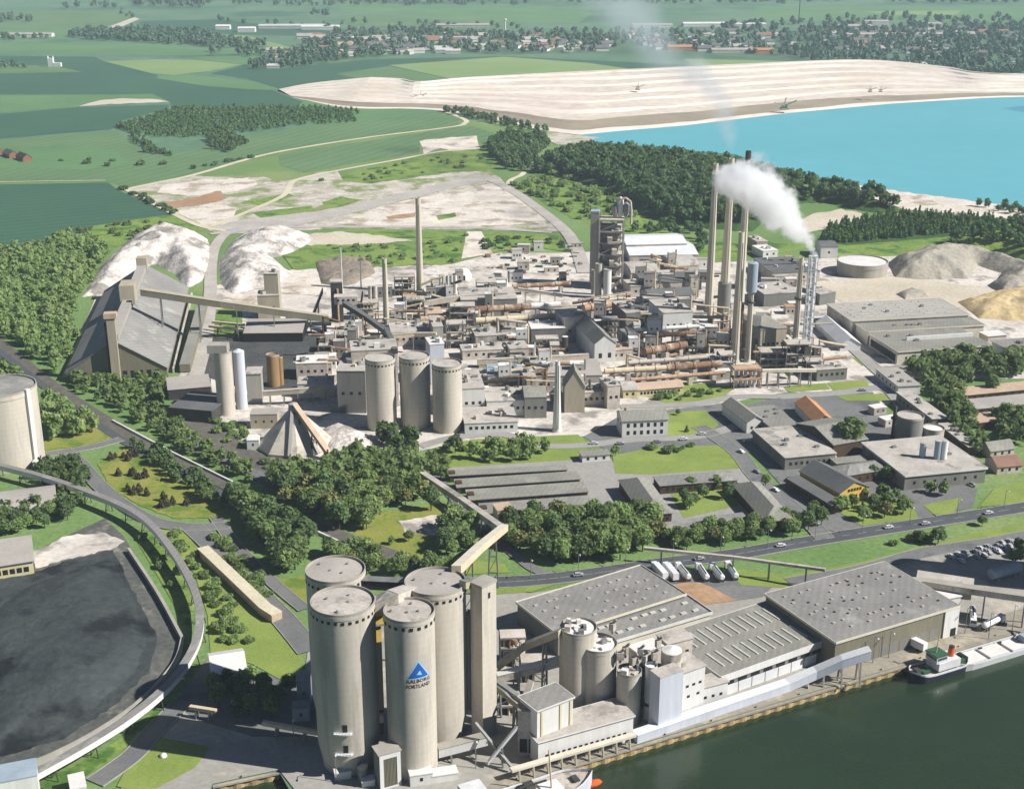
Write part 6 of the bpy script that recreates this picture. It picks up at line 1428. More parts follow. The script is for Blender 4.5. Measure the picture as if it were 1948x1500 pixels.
q = frame((322,775), (402,782), (404,748), 7); bld('loading_hall', 'dark steel hall wall in shade left of the slender silos', 'hall', q, 7, 'roof_dark', 'steel_dark', 'flat')
# ==== tent shaped gypsum hall =====================================================================
g = G(562, 846); h = ztop(g, 773); k = mpp(g); t = thing('pyramid_hall', 'pyramid shaped pale concrete hall on the black yard edge', 'hall', g)
m = MB(); r = 74 * k; m.lathe(g, [(r, 0), (r, 1.5), (2.0, h - 1)], 8, radians(12), radians(12) + 2 * pi); m.build('roof', 'concrete', t)
m = MB(); m.lathe((g.x, g.y, h - 1), [(2.4, 0), (2.4, 2.6), (.05, 3.4)], 8); m.build('cap', 'concrete_grey', t)
for a in (-1.57, -.8):
    m = MB(); m.beam((g.x + r * cos(a), g.y + r * sin(a), 1.2), (g.x + 2.4 * cos(a), g.y + 2.4 * sin(a), h), 1.6, 1.0); m.build('rib', 'concrete_grey', t)
gallery('conveyor', 'brown trestle conveyor coming down the right side of the pyramid hall', [(561,772,h + 1), (632,872,1.5)], 2.6, 2.4, 'tan_wall', 'roof_pink', posts=3, pmat='brown_dark')
smallbox('works_building', 'little grey block with dark doorway behind the pyramid hall', 'building', (505,810), 14, 9, 8, .05, 'tan_wall', 'roof_warm')
smallbox('works_building', 'white gatehouse by the black yard, left of pyramid hall', 'building', (484,850), 6, 8, 5, .05, 'white_wall', 'white_roof')
# ==== left edge: big silo, coal conveyor, low buildings ==========================================
vcyl('cement_silo', 'enormous concrete silo with white stair shaft cut by the left edge', 'silo', (-2,736), 134, base_y=876, roof='roof_felt', n=72, pil=-.42)
vcyl('storage_tank', 'small white tank in front of the enormous left silo', 'tank', (19,852), 15, base_y=886, mat='white_wall', roof='dusty_roof', n=20, rail=False)
smallbox('cabin', 'white pump house at foot of the enormous left silo', 'building', (82,890), 8, 5, 4, .1, 'white_wall', 'white_roof')
t = gallery('coal_conveyor', 'long curved coal conveyor on slim posts sweeping round the coal yard', [(-60,868,5.5), (0,887,5.5), (80,908,5.5), (160,935,5.5), (240,968,5.5), (290,1003,5.5), (335,1060,5.5), (366,1115,5.5), (380,1165,5.5), (376,1215,5.5), (352,1265,5.5), (310,1315,5.5), (245,1368,5.5), (160,1422,5.5), (60,1478,5.5)], 2.7, 2.2, 'white_roof', 'roof_felt', posts=22, pmat='steel_dark', smooth=True, pw=.3)
smallbox('transfer_house', 'white transfer house where the coal conveyor ends at bottom left', 'building', (28,1530), 15, 9, 11.5, .35, 'white_wall', 'pale_blue')
smallbox('transfer_house', 'small white box house right of transfer house at bottom edge', 'building', (150,1512), 4.5, 8, 5, .4, 'white_wall', 'white_roof')
q = frame((-70,985), (108,962), (100,926), 3.5); bld('barrel_hall', 'low grey barrel roofed hall wrapped by trees at the left edge', 'hall', q, 3, 'roof_warm', 'cream_wall', 'barrel', 3.5)
q = frame((-60,1085), (62,1066), (55,1020), 6); t, q = bld('works_building', 'grey roofed office with dark window row by the coal yard', 'building', q, 6, 'roof_warm', 'cream_wall', 'flat', over=.8); win_row(t, q, 0, 8, 1.6, 2.0, 2.2, 'dark_opening')
q = frame((404,1278), (468,1268), (440,1232), 7); bld('barn', 'white roofed barn with blue grey gable by coal conveyor bend', 'barn', q, 6, 'white_roof', 'pale_blue', 'gable', 3)  # pale blue wall colour imitates the bluish shade on the gable
t = thing('loading_ramp', 'long narrow timber coloured loading ramp between lawn and road', 'ramp', G(450, 1110)); P = [G(386, 1047, 1.8), G(440, 1098, 1.8), G(505, 1160, 1.8), G(527, 1174, 1.8)]
m = MB(); m.path(P, 4.6, 3.2); m.build('deck', 'timber', t); m = MB(); m.path([p + Vector((0, 0, 1.75)) for p in P], 4.9, .25); m.build('edge_board', 'track', t)
for i, (a, b) in enumerate((((214,800), (330,862)), ((330,862), (442,917)), ((578,1000), (672,1043)))):
    gallery('low_wall', ('pale low wall beside the railway, stretch nearest the left wood', 'pale low wall beside railway, stretch by the hedge of dark shrubs', 'short pale low wall beside railway behind the tall silos')[i], [(*a, .7), (*b, .7)], .8, 1.4, 'white_roof', None, cat='wall')
gallery('yard_wall', 'dark edged retaining wall round the coal yard', [(245,1046,1.2), (300,1130,1.2), (347,1216,1.2)], 1.2, 2.4, 'concrete_grey', None, cat='wall', smooth=True)
gallery('yard_wall', 'curved pale retaining wall around the coal yard foot', [(347,1216,1.0), (330,1265,1.0), (260,1340,1.0), (150,1412,1.0), (0,1480,1.0)], 1.2, 2.0, 'concrete_grey', None, cat='wall', smooth=True)
# ==== belt bridge from works to the tall silos ====================================================
gallery('conveyor', 'pale belt gallery going from garages down to the belt junction', [(800,900,5), (880,953,6), (952,1004,11)], 2.8, 2.6, 'dusty', 'dusty_roof', posts=7)
gallery('conveyor', 'cream belt bridge climbing from junction to the brown silo head', [(960,1003,12), (912,1042,33), (868,1084,v4[3] + 1)], 3.0, 2.8, 'cream_pipe', 'fascia', posts=2)
g = G(957, 1012); t = thing('belt_junction', 'small dark belt junction house where two galleries meet', 'junction house', g); MB().box(g, 7, 7, 12, .3).build('frame_house', 'tan_wall', t); MB().box((g.x, g.y, 12.05), 7.6, 7.6, .4, .3).build('roof', 'roof_pink', t)
# ==== garages and courtyard houses =================================================================
for i, (a, b, c) in enumerate((((856,904), (1078,892), (1074,884)), ((870,926), (1103,910), (1096,896)), ((894,950), (1118,934), (1108,916)), ((919,976), (1128,960), (1120,942)), ((948,1000), (1140,984), (1130,968)))):
    q = frame(a, b, c, 3.6); t, q = bld('garage_row', ('long flat garage row nearest the trees, rearmost of five', 'second garage row from the back with a tree at its right end', 'middle one of the five long garage rows', 'fourth garage row from the back', 'frontmost garage row half hidden by the wood')[i], 'garage', q, 3.3, 'roof_fibre', 'brown_dark', 'flat', over=.5)
    win_row(t, q, 0, 16, .1, 2.5, 2.4, 'dark_opening', 'shaded_opening', .02, .02)  # dark panels paint the shade in the open garage fronts
    m = MB(); m.box(in_quad(q, .02, .5), 3, 3, 4.6, qang(q)); m.build('end_shed', 'brown_dark', t)
HB = [
 ('courtyard_house', 'long hipped roof house at the right end of garages, lit on its right slope', (1178,914), (1222,980), (1277,974), 5, 'roof_fibre', 'brown_dark', 'hip', 4, (3, 6)),
 ('courtyard_house', 'flat grey roofed wing closing the courtyard at the lawn side', (1256,924), (1402,913), (1396,896), 4.5, 'roof_felt', 'brown_dark', 'flat', 0, (0, 12)),
 ('courtyard_house', 'long hipped wing on the right side of courtyard', (1394,922), (1455,992), (1503,982), 5, 'roof_fibre', 'brown_dark', 'hip', 4, (3, 6)),
 ('courtyard_house', 'low front wing of courtyard behind the hedge trees', (1256,1012), (1426,990), (1412,976), 4.5, 'roof_felt', 'brown_dark', 'flat', 0, (0, 14)),
 ('gate_house', 'small brown roofed gate house at the lawn corner', (1108,868), (1160,864), (1155,855), 3.5, 'roof_fibre', 'white_wall', 'flat', 0, (0, 3)),
 ('canteen', 'low terracotta roofed house with cream walls and windows', (1212,742), (1300,735), (1296,722), 4.5, 'roof_pink', 'cream_wall', 'gable', 2, (0, 12)),
 ('canteen', 'small dusty house joined to the left of terracotta one', (1186,742), (1212,741), (1204,724), 5, 'dusty_roof', 'cream_wall', 'gable', 2, (0, 2)),
 ('office', 'white two storey office house with rows of dark windows', (1184,801), (1271,797), (1265,779), 9.2, 'roof_fibre', 'white_wall', 'gable', 3.2, None),
 ('workshop', 'long grey gabled workshop with white gable and door', (1374,768), (1421,804), (1455,800), 6, 'roof_fibre', 'white_wall', 'gable', 3, (1, 2)),
 ('workshop', 'plain grey green flat roofed workshop right of the gabled one', (1470,816), (1522,811), (1509,768), 6, 'roof_fibre', 'grey_wall', 'flat', 0, None),
 ('workshop', 'workshop with orange tiled roof', (1513,766), (1549,803), (1584,797), 5, 'roof_red', 'white_wall', 'gable', 3.5, (1, 3)),
 ('workshop', 'brownish flat roofed block over grey basement wall at street corner', (1494,871), (1590,862), (1532,808), 6.5, 'dusty_roof', 'grey_wall', 'flat', 0, (0, 8)),
 ('house', 'tiny white gabled house beside the big round tree', (1556,872), (1590,870), (1586,858), 4, 'dusty_roof', 'white_wall', 'gable', 2, (0, 2)),
 ('workshop', 'olive roofed hall behind the big round tree', (1586,846), (1650,835), (1622,788), 8, 'roof_fibre', 'brown_dark', 'gable', 4, None),
 ('workshop', 'grey long roof beyond the street, with white end wall', (1667,702), (1709,735), (1742,726), 5, 'roof_warm', 'white_wall', 'flat', 0, (0, 5)),
 ('workshop', 'long pale roofed shed in the shade row along the diagonal street', (1706,746), (1774,797), (1793,788), 6, 'dusty_roof', 'grey_wall', 'flat', 0, (0, 8)),
 ('workshop', 'second pale roofed shed further down the diagonal street', (1786,806), (1842,850), (1858,843), 5, 'dusty_roof', 'brown_dark', 'flat', 0, (0, 6)),
 ('depot', 'big flat roofed depot with white frame front and tanks on top', (1722,905), (1876,890), (1762,832), 7.5, 'dusty_roof', 'grey_wall', 'flat', 0, (0, 7)),
 ('villa', 'yellow fronted hall with long dark grey roof', (1522,896), (1598,938), (1654,926), 6, 'roof_dark', 'yellow_wall', 'gable', 4, (1, 6)),
 ('villa_annex', 'dark lean-to building along the yellow fronted hall', (1497,910), (1582,961), (1597,952), 4.5, 'roof_dark', 'brown_dark', 'flat', 0, (0, 10)),
 ('workshop', 'grey hipped roof between depot and yellow fronted hall', (1610,905), (1692,892), (1676,874), 5, 'roof_felt', 'brown_dark', 'hip', 2.5, (0, 5)),
 ('shed', 'low olive shed left of depot corner', (1592,882), (1650,876), (1646,866), 4, 'roof_fibre', 'tan_wall', 'flat', 0, (0, 5)),
 ('warehouse', 'large pale ribbed roof warehouse on the right side of works', (1621,610), (1842,598), (1803,567), 11, 'roof_warm', 'dusty', 'flat', 0, None),
 ('warehouse', 'grey middle strip of the right hand warehouse group', (1652,631), (1872,618), (1850,603), 9, 'roof_fibre', 'fascia', 'flat', 0, None),
 ('warehouse', 'front strip of right hand warehouse group with glazed dark side', (1708,669), (1885,657), (1862,622), 8, 'roof_fibre', 'fascia', 'flat', 0, (0, 12)),
 ('tent_hall', 'white tent hall lying beside the ribbed warehouse', (1553,612), (1599,655), (1633,650), 4.5, 'white_sheet', 'white_sheet', 'gable', 4, None),
 ('warehouse', 'grey warehouse cut by the right edge beside the glazed one', (1925,668), (2010,662), (2000,640), 7, 'roof_felt', 'pale_blue', 'flat', 0, (0, 4)),
 ('shed', 'low pale store behind the right hand warehouses', (1880,640), (1915,637), (1910,628), 6, 'white_roof', 'dusty', 'flat', 0, None),
 ('garage_row', 'pinkish roofed garage row among trees at right edge, rear one', (1838,752), (2000,736), (1990,722), 3.6, 'roof_pink', 'brown_dark', 'flat', 0, (0, 10)),
 ('garage_row', 'pinkish roofed garage row at right edge, middle one', (1836,780), (2000,764), (1990,746), 3.6, 'roof_warm', 'brown_dark', 'flat', 0, (0, 10)),
 ('garage_row', 'pinkish roofed garage row at right edge, front one', (1862,804), (2010,788), (2000,772), 3.6, 'roof_pink', 'brown_dark', 'flat', 0, (0, 10)),
 ('house', 'red tiled house under trees at the right edge', (1898,888), (1945,884), (1938,866), 4, 'roof_tile', 'dusty', 'gable', 3, (0, 3)),
 ('house', 'grey roofed house uphill of the red tiled one at the right edge', (1885,858), (1930,852), (1922,838), 4, 'roof_fibre', 'dusty', 'gable', 3, (0, 3)),
]
for nm, lb, A_, B_, C_, h, rf, wl, kd, rs, wn in HB:
    q = frame(A_, B_, C_, h); fas = 'white_wall' if nm in ('depot',) else ('fascia' if kd == 'flat' and nm == 'warehouse' else None)
    t, q = bld(nm, lb, 'building', q, h, rf, wl, kd, rs, over=.5, fascia=fas, fz=.8)
    if wn:
        gl = 'dark_opening'; win_row(t, q, wn[0], wn[1], h * .38, 1.3, 1.5, gl)
        if kd != 'flat' or nm != 'warehouse': win_row(t, q, (wn[0] + 2) % 4, max(2, wn[1] - 1), h * .38, 1.3, 1.4, gl)
    if nm == 'office':
        for z in (1.6, 5.6): win_row(t, q, 0, 6, z, 1.5, 2.1, 'dark_opening'); 
        win_row(t, q, 3, 2, 5.6, 1.3, 1.9, 'dark_opening')
        p = in_quad(q, .12, .5); m = MB(); m.box((p.x, p.y, h + 2.4), 1, 1, 2.2); m.build('chimney', 'brick', t)
    if nm == 'villa':
        win_row(t, q, 1, 5, 5.6, 1.3, 1.4, 'dark_opening', 'window', .25, .25)
    if lb.startswith('large pale ribbed'): skylights(t, q, h, 15, 6, (4.5, 1.2, .4), drop=.05, jit=.004)
    if kd == 'flat' and nm in ('warehouse', 'workshop', 'depot'):
        rr = random.Random(int(A_[0])); 
        for i in range(4): p = in_quad(q, rr.uniform(.1, .9), rr.uniform(.2, .8)); m = MB(); m.box((p.x, p.y, h + .36), 2, 1.6, rr.uniform(.7, 1.6), qang(q)); m.build('roof_unit', 'steel', part_of(t, 'roof'))
    if lb.startswith('front strip'):
        win_row(t, q, 3, 8, 1.2, 4.2, 4.5, 'glass'); m = MB(); p0, p1 = in_quad(q, .25, .52), in_quad(q, .98, .52); m.path([Vector((p0.x, p0.y, h + 1.4)), Vector((p1.x, p1.y, h + 1.4))], 1.2, 2.2); m.build('roof_light', 'white_wall', t)
# tanks and filters on and behind the depot
for (px, py, w, h0), l in (((1757,842,12,15), 'slim pale blue tank on the depot roof, leftmost'), ((1786,838,13,17), 'pale blue tank on the depot roof next to the white one'), ((1798,838,13,17), 'white upright tank on the depot roof edge')):
    vcyl('storage_tank', l, 'tank', (px, py), w, h=h0, z0=7.9, mat='pale_blue' if px < 1790 else 'white_sheet', roof='dusty_roof', n=20, rail=False)
vcyl('storage_tank', 'large dark grey round tank with dusty roof behind the depot', 'tank', (1732,792), 50, base_y=838, mat='grey_wall', roof='dusty_roof', n=36)
vcyl('storage_tank', 'lower dusty round tank between dark tank and depot', 'tank', (1776,815), 40, base_y=838, mat='dusty', roof='white_roof', n=30)
stack('chimney', 'dark brown square looking chimney beside the large dark grey tank', (1704,772), (1706,834), 6, 8, 'brown_dark', .05, bands=1)
for (px, py), s in (((1690,808), 9), ((1668,786), 8), ((1730,868), 10), ((1745,858), 8)):
    smallbox('machine_cabin', {1690: 'white machine cabin in the pale yard by the brown chimney', 1668: 'small dusty cabin in the pale yard near orange roof', 1730: 'dusty machine block below the dark tank', 1745: 'dusty block between depot tanks'}[px], 'cabin', (px, py), s, s * .7, 4, .4, 'dusty', 'white_roof')
# ==== heaps =========================================================================================
mound('chalk_heap', [(158,565),(190,510),(216,480),(262,448),(312,430),(352,440),(396,455),(400,500),(384,535),(358,548),(330,520),(296,505),(262,508),(230,540),(200,560)], 'chalk_pile', 14, .5, .5, 15, rug=.5, seed=3, label='great white chalk heap behind the ridge roofed store', cat='chalk heap', kind=None)
mound('chalk_heap', [(416,500),(440,462),(470,444),(540,436),(600,452),(570,474),(520,492),(556,520),(520,545),(440,560),(418,540)], 'chalk_pile', 10, .5, .5, 13, rug=.5, seed=5, label='second chalk heap right of the haul road bend', cat='chalk heap', kind=None)
mound('chalk_heap', [(610,820),(640,800),(700,826),(725,845),(700,868),(650,878),(615,868)], 'chalk_pile', 5, .5, .4, 8, seed=7, label='small bright chalk heap right of the pyramid hall', cat='chalk heap', kind=None)
mound('gravel_heap', [(1690,500),(1740,482),(1830,478),(1900,490),(1990,520),(2000,560),(1900,560),(1880,545),(1905,520),(1860,505),(1845,530),(1780,532),(1700,528)], 'gravel_pile', 15, .62, .3, 16, seed=8, label='grey gravel heap with a dark hollow behind the right warehouses', cat='gravel heap', kind=None)
mound('sand_heap', [(1820,575),(1870,562),(1960,540),(2060,560),(2060,610),(1930,612),(1860,605)], 'sand_pile', 7, .4, .4, 12, seed=9, label='yellow sandy bank at the right edge under the gravel heap', cat='sand heap', kind=None)
mound('gravel_heap', [(1700,562),(1730,550),(1765,556),(1770,566),(1720,570)], 'gravel_pile', 4, .6, .3, 8, seed=10, label='small grey gravel heap at the ribbed warehouse back', cat='gravel heap', kind=None)
mound('soil_heap', [(600,500),(640,490),(700,492),(716,520),(660,545),(610,540)], 'brown_heap', 3, .5, .5, 8, rug=.6, seed=12, label='brownish grey low heap behind the dark conveyor tower', cat='heap', kind=None)
mound('coal_heap', [(40,1120),(160,1075),(215,1060),(262,1150),(285,1220),(260,1280),(180,1350),(80,1400),(-30,1430),(-60,1200)], 'coal', 5, .22, .35, 16, seed=13, kind=None, label='broad low black coal heap filling the left yard', cat='coal heap')
mound('wooded_hill', [(1000,326),(1040,308),(1100,298),(1240,306),(1380,322),(1480,346),(1560,364),(1640,378),(1700,388),(1716,408),(1640,402),(1560,384),(1500,390),(1470,400),(1430,440),(1350,436),(1280,430),(1210,405),(1150,362),(1060,335)], 'wood_floor', 13, .3, .25, 60, seed=14)
mound('grassy_bank', [(1790,462),(1870,440),(1990,426),(2100,440),(2100,520),(1948,512),(1900,482),(1840,478)], 'rough_grass', 12, .4, .25, 20, seed=15)
mound('quarry_bank', [(640,176),(760,174),(800,180),(770,190),(690,190)], 'quarry_chalk', 8, .3, .5, 30, seed=16)
# excavators on the quarry face
for i, (px, py, z, s) in enumerate(((1492,207,6,.8), (1213,170,14,.5), (1655,174,14,.42), (1675,174,14,.38), (800,186,5,.5))):
    g = G(px, py, z); t = thing('bucket_excavator', ('biggest brown excavator with raised booms near the turquoise shore', 'yellowish excavator high on the quarry terraces', 'small dark excavator right of centre on the terraces', 'small dark excavator beside another on the right terraces', 'dark excavator at the left end of quarry')[i], 'excavator', g)
    m = MB(); m.box((g.x, g.y, z - 1), 14 * s, 10 * s, 3 * s); m.build('crawler', 'tan_wall', t); m = MB(); m.box((g.x, g.y, z + 2 * s), 9 * s, 7 * s, 7 * s); m.build('cab', 'beige_steel', t)
    for a in (-1, 1): m = MB(); m.beam((g.x, g.y - 3, z + 6 * s), (g.x + a * 19 * s, g.y - 6, z + (15 if a > 0 else 11) * s), 1.8 * s, 1.8 * s); m.build('boom', 'tan_wall', t)
    m = MB(); m.beam((g.x, g.y, z + 9 * s), (g.x + 2 * s, g.y, z + 19 * s), 1.6 * s, 1.6 * s); m.build('mast', 'tan_wall', t)

# street lamps, quay lamps and a white boulder on the lawn
def lamp(label, px, py, h, group):
    g = G(px, py); t = thing('street_lamp', label, 'lamp', g, group)
    m = MB(); m.tube(g, (g.x, g.y, h), .16, .1, 8); m.build('pole', 'steel', t); m = MB(); m.beam((g.x, g.y, h), (g.x + .5, g.y - 1.9, h + .3), .14, .14); m.build('arm', 'steel', t)
    m = MB(); m.box((g.x + .55, g.y - 2.2, h + .2), .45, 1.0, .22); m.build('lamp_head', 'white_wall', t)
for i in range(11): f = i / 10; lamp('slim grey street lamp along the main road', 1010 + 900 * f, 1101 - 134 * f - 14 * sin(pi * f) * -0.6, 9, 'street lamps along the main road')
for px, py in ((1660,1262), (1690,1252), (1722,1212), (1835,1206), (1880,1216), (1925,1200), (905,1462), (640,1488), (560,1420)): lamp('tall grey lamp mast standing on the concrete yards by the quay', px, py, 11, 'lamp masts on the quay yards')
g = G(311, 1440); t = thing('boulder', 'white round boulder lying on the lawn at bottom left', 'boulder', g); m = MB(); m.lathe((g.x, g.y, 0), [(1.0, 0), (1.25, .6), (.9, 1.3), (.05, 1.6)], 9); m.build('stone', 'white_wall', t, smooth=True)
# ==== trees =========================================================================================
def quads_cloud(rng, n, lobes, size, jitter=.3):
    """leaf clumps spread over and through a group of lobes"""
    L = np.array(lobes); w = L[:, 3] ** 2; k = rng.choice(len(L), n, p=w / w.sum())
    d = rng.normal(size=(n, 3)); d /= np.linalg.norm(d, axis=1)[:, None]; d[:, 2] = np.where(d[:, 2] < -.45, -d[:, 2], d[:, 2])
    rad = L[k, 3] * (1 + rng.uniform(-.3, jitter, n)); c = L[k, :3] + d * rad[:, None] * np.array([1, 1, .85])
    nrm = d + rng.normal(size=(n, 3)) * .55; nrm /= np.linalg.norm(nrm, axis=1)[:, None]
    a = np.cross(nrm, rng.normal(size=(n, 3))); a /= np.linalg.norm(a, axis=1)[:, None]; b = np.cross(nrm, a)
    s = size * rng.uniform(.6, 1.35, n)[:, None]
    V = np.stack([c - a * s - b * s * .8, c + a * s * .9 - b * s, c + a * s + b * s * .8, c - a * s * .8 + b * s], 1).reshape(-1, 3)
    F = np.arange(n * 4).reshape(-1, 4); return V, F
ICO = None
def ico():
    global ICO
    if ICO is None:
        import bmesh
        bm = bmesh.new(); bmesh.ops.create_icosphere(bm, subdivisions=1, radius=1); bm.verts.ensure_lookup_table()
        ICO = (np.array([v.co[:] for v in bm.verts]), np.array([[v.index for v in f.verts] for f in bm.faces])); bm.free()
    return ICO
def crown(seed, h, r, nleaf, leaf, shape='round', trunk=.22):
    rng = np.random.default_rng(seed); lobes = []
    if shape == 'round':
        nl = 9
        for i in range(nl):
            a = 2 * pi * i / nl * 2.4 + rng.uniform(-.4, .4); f = (i + .5) / nl; z = h * (trunk + .18 + (1 - trunk - .34) * f); rr = r * (.62 * sqrt(max(.05, 1 - (2 * f - .8) ** 2 * .75))); lobes.append((cos(a) * rr * .8, sin(a) * rr * .8, z, r * rng.uniform(.36, .56)))
        lobes.append((0, 0, h * .6, r * .55))
    elif shape == 'cone':
        for i in range(6):
            f = i / 5; lobes.append((rng.uniform(-.1, .1) * r, rng.uniform(-.1, .1) * r, h * (.14 + .78 * f), r * (1 - .8 * f) * .8))
    else:   # low bush
        for i in range(6):
            a = 2 * pi * i / 6 + rng.uniform(-.3, .3); lobes.append((cos(a) * r * .5, sin(a) * r * .5, h * rng.uniform(.3, .6), r * rng.uniform(.38, .55)))
    V, F = quads_cloud(rng, nleaf, lobes, leaf); iv, if_ = ico()
    Vs = [V]; T = []; o = len(V)
    for x, y, z, s in lobes: Vs.append(iv * s * .7 * rng.uniform(.7, 1.2, (len(iv), 1)) + np.array([x, y, z])); T.append(if_ + o); o += len(iv)
    return np.vstack(Vs), F, np.vstack(T)
def mesh_np(name, V, F4, F3, mats, mi=None, smooth=False):
    me = bpy.data.meshes.new(name); nq, nt_ = len(F4), len(F3)
    me.vertices.add(len(V)); me.vertices.foreach_set('co', V.astype(np.float32).ravel())
    me.loops.add(nq * 4 + nt_ * 3); me.loops.foreach_set('vertex_index', np.concatenate([F4.ravel(), F3.ravel()]).astype(np.int32))
    me.polygons.add(nq + nt_); me.polygons.foreach_set('loop_start', np.concatenate([np.arange(nq) * 4, nq * 4 + np.arange(nt_) * 3]).astype(np.int32))
    for m in mats: me.materials.append(MATS[m])
    me.update(calc_edges=True); me.validate(); return me
def trunk_mesh(h, r, seed):
    m = MB(); rr = random.Random(seed); m.tube((0, 0, -.4), (0, 0, h * .55), .05 * h * .55, .022 * h, 7)
    for i in range(4):
        a = i * 1.6 + rr.uniform(-.4, .4); z = h * rr.uniform(.25, .45); m.tube((0, 0, z), (cos(a) * r * .55, sin(a) * r * .55, z + h * .25), .016 * h, .006 * h, 5)
    me = bpy.data.meshes.new('trunk'); me.from_pydata(m.v, [], m.f); me.materials.append(MATS['bark']); return me
KIND = {}   # kind -> list of (crown mesh, trunk mesh)
def make_kind(kind, mat, h, r, nleaf, leaf, shape, n=4):
    out = []
    for i in range(n):
        V, F, T = crown(100 + i + len(KIND) * 10, h, r, nleaf, leaf, shape); out.append((mesh_np('crown', V, F, T, [mat]), trunk_mesh(h, r, i)))
    KIND[kind] = out
make_kind('leafy', 'foliage', 10, 4.3, 820, .46, 'round', 5)
make_kind('dark', 'foliage_dark', 10.5, 3.9, 820, .44, 'round', 4)
make_kind('brownish', 'foliage_brown', 9, 4.2, 520, .48, 'round', 2)
make_kind('conifer', 'foliage_dark', 10, 3.0, 420, .45, 'cone', 2)
make_kind('bush', 'foliage', 3.4, 2.6, 260, .40, 'bush', 3)
make_kind('purple', 'foliage_purple', 5.2, 2.3, 260, .40, 'cone', 2)
TN = {'leafy': 'broadleaf_tree', 'dark': 'broadleaf_tree', 'brownish': 'broadleaf_tree', 'conifer': 'conifer_tree', 'bush': 'bush', 'purple': 'ornamental_conifer'}
LOW = {}
for kk, (h, r, sh) in {'round': (10, 4.4, 'round'), 'cone': (11, 3.0, 'cone'), 'bush': (3.2, 2.8, 'bush')}.items():
    LOW[kk] = [crown(500 + i, h, r, 90, .85, sh, .1) for i in range(4)]
    LOW[kk + '_far'] = [crown(600 + i, h, r, 26, 1.5, sh, .05) for i in range(3)]
def spots_in(poly, spacing, seed, jit=.42, zoff=0):
    W = [G(x, y) for x, y in poly]; w2 = [(p.x, p.y) for p in W]; xs = [p[0] for p in w2]; ys = [p[1] for p in w2]
    gx = np.arange(min(xs), max(xs), spacing); gy = np.arange(min(ys), max(ys), spacing * .9)
    if not len(gx) or not len(gy): return np.zeros((0, 2))
    P = np.stack(np.meshgrid(gx, gy), -1); P[1::2, :, 0] += spacing / 2; P = P.reshape(-1, 2); rng = np.random.default_rng(seed)
    P = P + rng.uniform(-jit, jit, P.shape) * spacing; return P[inside(P, w2)]
def put_tree(kind, x, y, z, rng, s, label, group):
    c, tk = KIND[kind][rng.integers(len(KIND[kind]))]
    e = bpy.data.objects.new(TN[kind], None); COL.objects.link(e); e.location = (x, y, z); e.rotation_euler = (0, 0, rng.uniform(0, 6.28)); e.scale = (s * rng.uniform(.9, 1.15), s * rng.uniform(.9, 1.15), s * rng.uniform(.88, 1.15))
    tag(e, label, 'bush' if kind == 'bush' else 'tree', group)
    for nm, me in (('crown', c), ('trunk', tk)):
        o = bpy.data.objects.new(nm, me); COL.objects.link(o); o.parent = e
def merged(name, P, z, sc, low, mat, rng):
    V_, F_, T_ = [], [], []; o = 0
    for i in range(len(P)):
        V, F, T = low[rng.integers(len(low))]; a = rng.uniform(0, 6.28); ca, sa = cos(a), sin(a); s = sc[i]; v = np.column_stack([V[:, 0] * ca - V[:, 1] * sa, V[:, 0] * sa + V[:, 1] * ca, V[:, 2] * rng.uniform(.85, 1.15)]) * s
        v[:, 0] += P[i, 0]; v[:, 1] += P[i, 1]; v[:, 2] += z[i]; V_.append(v); F_.append(F + o); T_.append(T + o); o += len(V)
    me = mesh_np(name, np.vstack(V_), np.vstack(F_), np.vstack(T_), [mat]); ob = bpy.data.objects.new(name, me); COL.objects.link(ob); return ob
